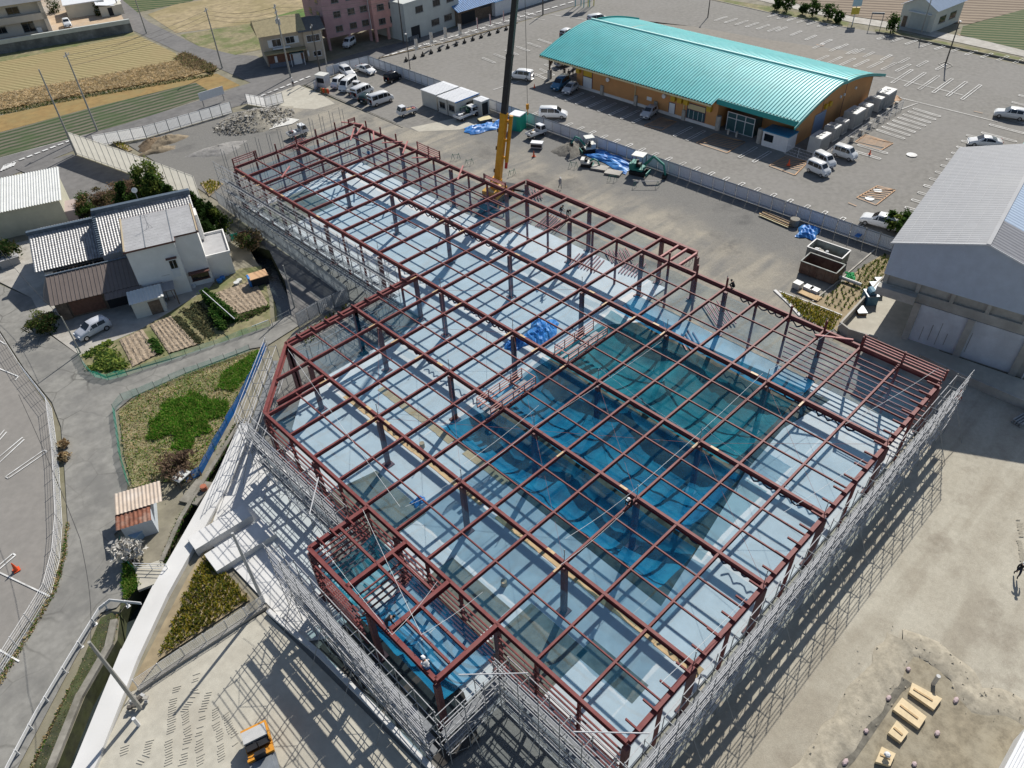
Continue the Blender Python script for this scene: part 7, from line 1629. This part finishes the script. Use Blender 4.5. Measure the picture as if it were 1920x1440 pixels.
def tree(name, label, cat, u, v, h, r, mats, n=2600, seed=1, cone=False, trunk=.3, ls=.2, group=None, clumps=30, zc=.56):
    p = at(u, v); t = thing(name, label, cat, (p.x,p.y,0), seed*.7, group)
    tr_ = MB(); rnd = random.Random(seed); tr_.tube((0,0,0),(0,0,h*.6),.05*r+.06,7,0,.03)
    for k in range(6): a = rnd.uniform(0, 6.28); z = h*rnd.uniform(.2,.5); tr_.tube((0,0,z),(r*.6*math.cos(a),r*.6*math.sin(a),z+h*.25),.035*r+.02,5,0,.015)
    tr_.build('trunk', barkm, t)
    crown(mats, n, r, r, h*.46, h*zc, seed, ls, clumps, cone).build('crown', mats, t)
    return t
TG = 'trees and shrubs beside the tall screen'
tree('conifer', 'tall pointed dark green conifer, tallest behind the tiled house', 'tree', 300,385,4.6,2.3,lf,3600,3,True,group=TG)
tree('conifer', 'bright-topped broad tree at the top of the dark conifer group', 'tree', 290,368,5.0,2.0,[lf[1],lf[2],lf[2]],3200,4,group=TG)
tree('conifer', 'dark conifer left in the group behind the tiled house', 'tree', 245,392,3.8,2.0,[lf[0],lf[0],lf[1]],3000,5,True,group=TG)
tree('conifer', 'dark conifer between the tiled house and the tall screen', 'tree', 330,398,3.8,2.0,[lf[0],lf[1],lf[1]],3000,6,True,group=TG)
tree('conifer', 'dark green conifer right behind the tower roof', 'tree', 372,412,3.8,2.0,[lf[0],lf[0],lf[1]],3000,7,True,group=TG)
tree('conifer', 'dark conifer at the right end of the group beside the canal road', 'tree', 408,432,3.8,1.9,[lf[0],lf[1],lf[2]],2800,8,True,group=TG)
tree('conifer', 'small dark conifer nearest the annex', 'tree', 398,458,3.2,1.7,[lf[0],lf[0],lf[1]],2200,9,True,group=TG)
tree('shrub', 'brownish bare bush left of the conifers beside the dark car park', 'shrub', 205,385,2.6,2.4,dry,3200,10,group=TG,ls=.14)
tree('shrub', 'olive bush behind the tiled house ridge', 'shrub', 170,402,2.8,2.0,[dry[2],lf[1],dry[1]],2600,11,group=TG,ls=.16)
tree('shrub', 'pale brown twiggy bush in front of the tall screen', 'shrub', 250,365,2.2,2.6,[dry[0],dry[1],dry[0]],2800,12,group=TG,ls=.14)
tree('shrub', 'olive-yellow bush at the corner of the brown-roofed house', 'shrub', 90,622,2.4,1.7,[lf[0],dry[2],lf[2]],2400,13,ls=.14)
tree('shrub', 'dark bush at the left edge beside the tiled house', 'shrub', 8,490,2.6,2.2,[lf[0],dry[2],lf[0]],2000,14)
tree('shrub', 'brown-green shrub beside the laundry and canal', 'shrub', 470,465,2.4,1.8,[dry[2],dry[1],lf[1]],2000,15,ls=.14)
tree('shrub', 'dense green shrub at the warehouse corner beside the white car', 'shrub', 1680,435,2.8,1.7,[lf[1],lf[1],lf[2]],2600,16)
for i, (u, v, h, lb) in enumerate(((1456,20,2.6,'leftmost small'),(1475,24,3.4,'second'),(1504,28,2.4,'third, smallest'),(1523,32,3.4,'fourth'),(1552,38,3.6,'fifth, largest'),(1571,44,2.4,'sixth, small'),(1669,62,3.6,'lone'))):
    tree('shrub', lb+' round shrub in the row at the far car park edge', 'shrub', u, v, h, h*.42, [lf[0],lf[1],lf[1]], 900, 20+i, ls=.2, group='round shrubs along the far car park edge')
tree('shrub', 'small shrub on the terrace beside the garage', 'shrub', 198,42,4.2,1.8,[lf[0],dry[2]],900,30); tree('shrub', 'dark shrub between apartment house and garage', 'shrub', 108,38,4.6,1.8,[lf[0],lf[0],dry[2]],900,31)
tree('bare_shrub', 'leafless shrub with white twigs in front of the rusty hut', 'shrub', 250,1050,2.2,1.3,[mat('white_twig', (.5,.48,.44), .9)],500,33,ls=.2); tree('bare_shrub', 'leafless brown bramble beside the canal and the blue net fence', 'shrub', 340,885,1.6,1.8,[dry[0]],900,34,ls=.16)
for i, (u, v) in enumerate(((122,838),(124,862))): tree('dry_tuft', ['upper','lower'][i]+' tuft of tan dry grass at the foot of the white mesh fence', 'grass tuft', u, v, .9, .55, [straw[1],dry[1]], 500, 35+i, ls=.12, zc=.5)
# reeds and dry grass band between stubble and fallow
blades('dry_grass', px((-60,195),(0,178),(160,150),(300,122),(350,112),(400,132),(345,146),(160,176),(0,207),(-60,222)), 26000, .34, straw, .12, 2.2, 3, label='tall pale dry grass in the band below the stubble field', cat='grass')
blades('bramble', px((345,100),(405,128),(400,138),(350,128),(330,110)), 6000, .4, [lf[1],dry[1],dry[0],straw[2]], .1, 1.8, 4, label='brown-green brambles beside the village road', cat='bramble')
blades('field_edge_weeds', px((0,207),(160,178),(400,138),(400,143),(160,184),(0,216)), 3000, .16, [lf[1],lf[0],straw[2]], .08, 1.2, 5, label='green weeds along the ditch below the dry grass', cat='weeds')
gr = [leaf_mat('grass_bright', (.11,.30,.03)), leaf_mat('grass_mid', (.08,.21,.025)), leaf_mat('grass_yellow', (.28,.34,.08))]
GC = at(350,785)
blades('lush_grass', px((270,790),(300,745),(340,720),(400,715),(430,760),(415,840),(350,860),(285,850)), 17000, .32, gr, .06, .8, 6, dens=lambda p: 1.0 if mnoise.noise(Vector((p.x*.55,p.y*.55,2)))*1.0+.35*mnoise.noise(Vector((p.x*2.2,p.y*2.2,5)))+.62-((p-GC).length/4.2)**2 > 0 else .02, label='lush bright green grass patch in the grass plot', cat='grass')
blades('lush_grass', px((420,700),(478,662),(490,660),(470,700),(440,735),(410,730)), 6000, .28, gr, .06, .8, 7, label='bright green grass at the far corner of the grass plot', cat='grass')
blades('rough_grass', px((224,772),(262,742),(350,702),(470,660),(500,652),(455,740),(395,850),(345,905),(300,905),(250,915),(235,860)), 15000, .22, [gr[2],straw[1],straw[2],straw[0],gr[1]], .06, .9, 8, label='rough yellow-green grass over the whole plot', cat='grass')
blades('canal_weeds', px((195,1160),(225,1150),(215,1200),(150,1310),(95,1440),(55,1440),(120,1310)), 3200, .14, [gr[1],straw[2],straw[1]], .06, .8, 9, label='green weeds along the canal verge below the guard rail', cat='weeds')
blades('canal_moss', px((440,800),(449,800),(395,893),(345,975),(308,1065),(298,1066),(332,982),(385,905)), 3000, .25, [gr[1],lf[1],dry[0]], .06, .8, 10, label='dark weeds along the stained canal wall', cat='weeds')
blades('lane_weeds', px((236,1040),(250,1070),(262,1098),(240,1125),(232,1100)), 2500, .3, [gr[1],gr[2]], .06, .8, 11, label='green weeds at the lane edge above the slab bridge', cat='weeds')
blades('fence_weeds', px((108,1110),(126,1040),(130,985),(126,980),(120,1040),(100,1112),(0,1275),(0,1290)), 1800, .2, [straw[1],straw[2],gr[1]], .06, .8, 12, label='dry weeds along the foot of the white mesh fence', cat='weeds')
bedc = [leaf_mat('bed_olive', (.24,.22,.04)), leaf_mat('bed_yellow', (.38,.31,.05)), leaf_mat('bed_green', (.12,.16,.03))]
def rows_plants(name, poly, sp, n, h, mats, r, label, cat, seed, ang=0., jit=.35, wid=.06):
    """tufts planted on a grid inside the bed"""
    rnd = random.Random(seed); xs = [p.x for p in poly]; ys = [p.y for p in poly]; c = sum(poly, Vector())/len(poly); R0 = max(max(xs)-min(xs), max(ys)-min(ys)); mb = MB(); k = int(R0/sp)+1
    for i in range(-k, k):
        for j in range(-k, k):
            x, y = i*sp+rnd.uniform(-jit,jit)*sp, j*sp+rnd.uniform(-jit,jit)*sp; p = Vector((c.x+x*math.cos(ang)-y*math.sin(ang), c.y+x*math.sin(ang)+y*math.cos(ang), 0))
            if not inside(p, poly): continue
            for q in range(n):
                a = rnd.uniform(0, 6.28); l = h*rnd.uniform(.7,1.3); o = r*rnd.uniform(.5,1.1); wx, wy = -math.sin(a)*wid, math.cos(a)*wid
                mb.add([(p.x-wx,p.y-wy,.03),(p.x+wx,p.y+wy,.03),(p.x+math.cos(a)*o+wx*.5,p.y+math.sin(a)*o+wy*.5,l),(p.x+math.cos(a)*o-wx*.5,p.y+math.sin(a)*o-wy*.5,l)], [(0,1,2,3)], rnd.randrange(len(mats)))
    return stuff(mb.build(name, mats), label, cat)
rows_plants('bed_plants', px((388,1042),(470,1124),(302,1232),(330,1160),(360,1090)), 0.24, 8, .36, bedc, .2, 'dense olive-yellow ground cover in the triangular planting bed', 'plants', 1, 0, .4)
rows_plants('bed_plants', px((1656,480),(1688,488),(1680,505),(1580,590),(1530,566),(1620,500)), .62, 10, .35, [lf[1],bedc[2]], .2, 'young dark green plants in the skip-side planting bed', 'plants', 2, .1, .25)
blades('bed_weeds', px((1656,480),(1688,488),(1680,505),(1640,545),(1600,540),(1620,500)), 5000, .18, [bedc[0],gr[2],bedc[2]], .05, .9, 14, label='yellow-green weeds in the far half of the skip-side bed', cat='weeds')
rows_plants('bed_plants', px((1458,550),(1520,572),(1576,596),(1556,625),(1530,612),(1500,592)), 0.27, 8, .34, bedc, .2, 'dense olive ground cover in the near planting bed by the frame', 'plants', 3, .1, .4)
rows_plants('bed_plants', px((206,268),(222,264),(248,281),(240,285)), .45, 9, .4, bedc, .22, 'yellow-green plants behind the tall beige screen', 'plants', 4); rows_plants('bed_plants', px((378,346),(398,339),(418,347),(394,368)), .4, 9, .4, bedc, .22, 'yellow-green plants beside the far end of the wing', 'plants', 5)
rows_plants('bed_plants', px((560,630),(600,605),(650,575),(650,590),(600,625),(575,650)), .5, 9, .4, [lf[1],bedc[0]], .22, 'olive plants between the bridge and the frame edge', 'plants', 6)
# vegetable garden: ridges and rows
ridge_m = mat('tilled_soil', (.33,.265,.195), .97, .28, 2.4, bump=.9, detail=10, dirt=(.2,.15,.1), dscale=2., damt=.5)
def ridged(label, quad, n, h, m=ridge_m, seed=1):
    a, b, c, d = px(*quad); rnd = random.Random(seed); mb = MB(); vs = []; k = n*4+1; nl = 40
    for j in range(nl+1):
        for i in range(k):
            p = a.lerp(b, i/(k-1)).lerp(d.lerp(c, i/(k-1)), j/nl); z = h*(.5-.5*math.cos(2*math.pi*i/4))*rnd.uniform(.3,1.5)+rnd.uniform(0,.05); vs.append((p.x+rnd.uniform(-.03,.03),p.y+rnd.uniform(-.03,.03),z+ZP))
    fs = [(j*k+i, j*k+i+1, (j+1)*k+i+1, (j+1)*k+i) for j in range(nl) for i in range(k-1)]
    if (b-a).cross(d-a).z < 0: fs = [tuple(reversed(f)) for f in fs]
    return struct(mb.add(vs, fs).build('garden_bed', m))
ridged('x', [(225,640),(268,620),(300,665),(250,690)], 5, .09); ridged('x', [(282,612),(322,595),(372,648),(318,665)], 6, .09, seed=2); ridged('x', [(395,555),(478,528),(505,575),(445,592)], 8, .07, seed=3)
def veg_row(label, pts, n, h, mats, seed, wid=.5):
    pts = [at(*p) for p in pts]; rnd = random.Random(seed); mb = MB()
    for k in range(n):
        t = rnd.random(); p = pts[0].lerp(pts[1], t)+Vector((rnd.gauss(0,wid*.4),rnd.gauss(0,wid*.4),0)); z = h*rnd.random(); l = .12*rnd.uniform(.6,1.5)
        u = Vector((rnd.gauss(0,1),rnd.gauss(0,1),rnd.gauss(0,.6))).normalized(); w_ = u.cross(Vector((rnd.gauss(0,1),rnd.gauss(0,1),rnd.gauss(0,1)))).normalized()
        c = p+Vector((0,0,z+.05)); mb.add([c-u*l-w_*l*.5, c+u*l-w_*l*.5, c+u*l+w_*l*.5, c-u*l+w_*l*.5], [(0,1,2,3)], rnd.randrange(len(mats)))
    return stuff(mb.build('vegetable_row', mats), label, 'vegetables')
GG = [leaf_mat('veg_green', (.035,.10,.02)), leaf_mat('veg_light', (.09,.16,.04))]; GD = [leaf_mat('veg_grey', (.10,.12,.07)), leaf_mat('veg_dull', (.16,.15,.08))]
veg_row('tall dark green climbing bean row with a pale top pole in the garden', ((388,560),(440,605)), 3500, 1.3, GG, 1, .7); veg_row('short dark green climbing row beside the tall one', ((403,590),(420,620)), 1500, 1.0, GG, 2, .6)
for i, q in enumerate((((330,597),(373,645)),((350,582),(395,632)),((366,572),(402,612)))): veg_row(['left','middle','right'][i]+' row of grey-green vegetables in the middle of the garden', q, 1600, .2, GD, 3+i, .6)
veg_row('row of leafy greens at the canal end of the garden', ((450,600),(500,580)), 1200, .3, [GG[1],GD[1]], 7, .6); veg_row('row of greens left of the first tilled bed', ((285,640),(302,664)), 900, .35, GG, 8, .5); veg_row('green plants in the near corner of the garden', ((195,665),(215,690)), 1500, .4, [GG[1],gr[2]], 9, 1.2); veg_row('green weeds beside the parked silver hatchback', ((165,668),(205,645)), 900, .3, [GG[1],gr[2]], 10, .6); veg_row('green plants along the garden fence', ((175,690),(235,690)), 1200, .3, [gr[2],GG[1]], 11, .8)
tag(MB().tube(at(380,545,1.6), at(440,598,1.6), .05, 6).build('top_pole', wht), 'pale pole along the top of the tall bean row', 'pole'); tag(MB().tube(at(472,612,.8), at(503,600,.8), .05, 6).build('white_pole', wht), 'white pole lying on the garden net by the canal', 'pole')
# ================================================================ PEOPLE
skin_m = mat('skin', (.45,.27,.19), .6); hair_m = mat('hair', (.015,.012,.01), .7)
def person(label, pos, rz, pose, top, bot, hat=None, hold=None):
    """skinned skeleton: pelvis root, one joint per vertex"""
    J = dict(pelvis=(0,0,.95), belly=(0,.0,1.12), chest=(0,0,1.33), neck=(0,0,1.48), head=(.02,0,1.60), crown=(.02,0,1.72),
             lsh=(0,.19,1.42), lel=(.0,.25,1.14), lwr=(.06,.25,.90), lha=(.08,.24,.80), rsh=(0,-.19,1.42), rel=(0,-.25,1.14), rwr=(.06,-.25,.90), rha=(.08,-.24,.80),
             lhip=(0,.09,.90), lkn=(.02,.11,.50), lan=(-.02,.11,.10), lto=(.16,.13,.04), rhip=(0,-.09,.90), rkn=(.02,-.11,.50), ran=(-.02,-.11,.10), rto=(.16,-.13,.04))
    if pose == 'walk': J.update(lkn=(.18,.10,.52), lan=(.12,.10,.10), lto=(.28,.1,.05), rkn=(-.06,-.1,.5), ran=(-.30,-.1,.16), rto=(-.16,-.1,.04), lel=(-.14,.26,1.18), lwr=(-.12,.27,.95), lha=(-.08,.26,.86), rel=(.1,-.26,1.16), rwr=(.26,-.24,1.0), rha=(.33,-.23,.95))
    if pose == 'bend': J.update(belly=(.14,0,1.06), chest=(.34,0,1.16), neck=(.46,0,1.22), head=(.58,0,1.24), crown=(.68,0,1.28), lsh=(.36,.19,1.20), rsh=(.36,-.19,1.20), lel=(.42,.24,.94), lwr=(.5,.2,.72), lha=(.54,.18,.63), rel=(.42,-.24,.94), rwr=(.5,-.2,.72), rha=(.54,-.18,.63), lkn=(.1,.13,.5), rkn=(.06,-.13,.5))
    if pose == 'crouch':
        J.update(pelvis=(0,0,.34), belly=(.1,0,.50), chest=(.24,0,.68), neck=(.33,0,.79), head=(.42,0,.86), crown=(.48,0,.96), lsh=(.25,.19,.75), rsh=(.25,-.19,.75), lel=(.38,.26,.5), lwr=(.55,.16,.36), lha=(.62,.12,.32), rel=(.38,-.26,.5), rwr=(.55,-.16,.36), rha=(.62,-.12,.32),
                 lhip=(.02,.09,.32), lkn=(.42,.17,.44), lan=(.14,.15,.10), lto=(.32,.17,.04), rhip=(.02,-.09,.32), rkn=(.42,-.17,.44), ran=(.14,-.15,.10), rto=(.32,-.17,.04))
    Rr = dict(pelvis=.135, belly=.125, chest=.15, neck=.06, head=.095, crown=.075, lsh=.075, lel=.052, lwr=.036, lha=.042, lhip=.10, lkn=.068, lan=.048, lto=.045)
    for k in list(Rr):
        if k[0] == 'l': Rr['r'+k[1:]] = Rr[k]
    nm = list(J); ix = {n: i for i, n in enumerate(nm)}
    E = [('pelvis','belly'),('belly','chest'),('chest','neck'),('neck','head'),('head','crown'),('chest','lsh'),('lsh','lel'),('lel','lwr'),('lwr','lha'),('chest','rsh'),('rsh','rel'),('rel','rwr'),('rwr','rha'),('pelvis','lhip'),('lhip','lkn'),('lkn','lan'),('lan','lto'),('pelvis','rhip'),('rhip','rkn'),('rkn','ran'),('ran','rto')]
    V = [J[n] for n in nm]; EE = [(ix[a], ix[b]) for a, b in E]; RR = [Rr[n] for n in nm]; seg = [b[0]+b[1:] for a, b in E]
    # five fingers on each hand
    for s, sy in (('l',1),('r',-1)):
        h = Vector(J[s+'ha']); d = (h-Vector(J[s+'wr'])).normalized(); sd2 = d.cross(Vector((1,0,0.3))).normalized()
        for f, (o, L) in enumerate(((-.035,.075),(-.012,.09),(.012,.085),(.034,.065),(.05,.05))):
            a = h+sd2*o*sy+d*(.0 if f < 4 else -.03); b = a+d*L+Vector((.02,0,0)); i0 = len(V); V += [tuple(a), tuple(b)]; RR += [.010,.009]; EE += [(ix[s+'ha'], i0), (i0, i0+1)]
    me = bpy.data.meshes.new('body'); me.from_pydata(V, EE, []); ob = bpy.data.objects.new('body_tmp', me); COL.objects.link(ob)
    md = ob.modifiers.new('s', 'SKIN'); 
    for i, r in enumerate(RR): me.skin_vertices[0].data[i].radius = (r, r*(.8 if i in (0,1,2) else 1))
    for i in range(len(V)): me.skin_vertices[0].data[i].use_root = (i == 0)
    sb = ob.modifiers.new('u', 'SUBSURF'); sb.levels = 1; sb.render_levels = 1
    dg = bpy.context.evaluated_depsgraph_get(); dg.update(); m2 = bpy.data.meshes.new_from_object(ob.evaluated_get(dg)); bpy.data.objects.remove(ob)
    m2.name = 'body'; m2.materials.clear()
    for m_ in (top, bot, skin_m, blk): m2.materials.append(m_)
    jp = [(n, Vector(J[n])) for n in nm]; grp = {}
    for n in nm: grp[n] = 2 if n in ('neck','head','crown','lha','rha') else 3 if n[1:] in ('an','to') else 1 if n in ('pelvis','lhip','lkn','rhip','rkn') else 0
    for pl in m2.polygons:
        c = pl.center; n = min(jp, key=lambda q: (q[1]-c).length/ (1.4 if q[0] in ('chest','pelvis') else 1))[0]; pl.material_index = grp[n]; pl.use_smooth = True
    t = thing('person', label, 'person', pos, rz, 'people at work'); inst('body', m2, t)
    hd = Vector(J['head']).lerp(Vector(J['crown']), .5)
    if hat: MB().ball((hd.x,hd.y,hd.z+.03),(.135,.125,.10),n=10,k=6).bx(hd.x+.08,hd.x+.2,hd.y-.09,hd.y+.09,hd.z-.0,hd.z+.02).build('helmet', hat, t)
    else: MB().ball((hd.x-.02,hd.y,hd.z+.02),(.115,.11,.11),n=10,k=6).build('hair', hair_m, t)
    fc = Vector(J['head'])+(Vector((.1,0,0)))
    MB().ball((fc.x+.0,fc.y-.035,fc.z+.03),.012).ball((fc.x,fc.y+.035,fc.z+.03),.012).build('eyes', blk, t); MB().ball((fc.x+.01,fc.y,fc.z),(.02,.014,.022)).build('nose', skin_m, t); MB().bx(fc.x-.01,fc.x+.003,fc.y-.03,fc.y+.03,fc.z-.055,fc.z-.045).build('mouth', brick_b, t)
    return t
navy = mat('navy_cloth', (.02,.025,.045), .9); greyc = mat('grey_cloth', (.32,.33,.35), .9); whc = mat('white_cloth', (.6,.6,.6), .9); blc = mat('blue_cloth', (.05,.14,.32), .9); blkc = mat('black_cloth', (.015,.015,.018), .9)
helw = mat('white_helmet', (.75,.75,.74), .4)
p = at(1902,1083); person('person in dark clothes and white helmet striding on the dirt yard', (p.x,p.y,ZP), R(200), 'walk', blkc, navy, helw)
p = at(1050,356); person('person in grey work clothes walking on the gravel behind the frame', (p.x,p.y,ZP), R(250), 'walk', greyc, greyc, helw)
p = at(551,165); person('person in white shirt and dark trousers guarding the site entrance', (p.x,p.y,ZP), R(220), 'stand', whc, navy, helw)
person('person in black clothes bending on the steel beam near the back extension', (35.6,32.0,ZT), R(-120), 'bend', blkc, blkc, None)
person('person in dark clothes crouching on the back girder beside the bending one', (35.9,33.6,ZT), R(-60), 'crouch', blkc, greyc, None)
person('person in white and blue crouching at the porch beam corner with white helmet', (-11.65,.6,ZT), R(80), 'crouch', whc, blc, helw)
person('person in dark clothes crouching on the porch edge beam', (-11.7,4.7,ZT), R(-30), 'bend', blkc, navy, None)
person('person in dark clothes crouching on the beam above the middle dark net', (7.2,-.1,ZT-.02), R(180), 'crouch', blkc, blkc, helw)
p = at(1375,538,ZT); person('person in black crouching at the back girder above the gravel', (35.9,9.8,ZT), R(90), 'crouch', blkc, blkc, None)
p = at(919,796,.3); person('person in blue bending on the slab beside the dark blue net', (p.x,p.y,.29), R(-40), 'bend', blc, navy, helw)
p = at(693,300,.3); person('person in blue standing on the floor of the wing', (p.x,p.y,.29), R(20), 'stand', blc, navy, None)
for i, (u, v) in enumerate(((1058,146),(1066,150),(1074,146))):
    p = at(u, v); person(['person in dark clothes under the store overhang, left of three','person in dark clothes under the store overhang, middle of three','person in dark clothes under the store overhang, right of three'][i], (p.x,p.y,ZP), R(200+i*50), 'stand', blkc, navy, None)
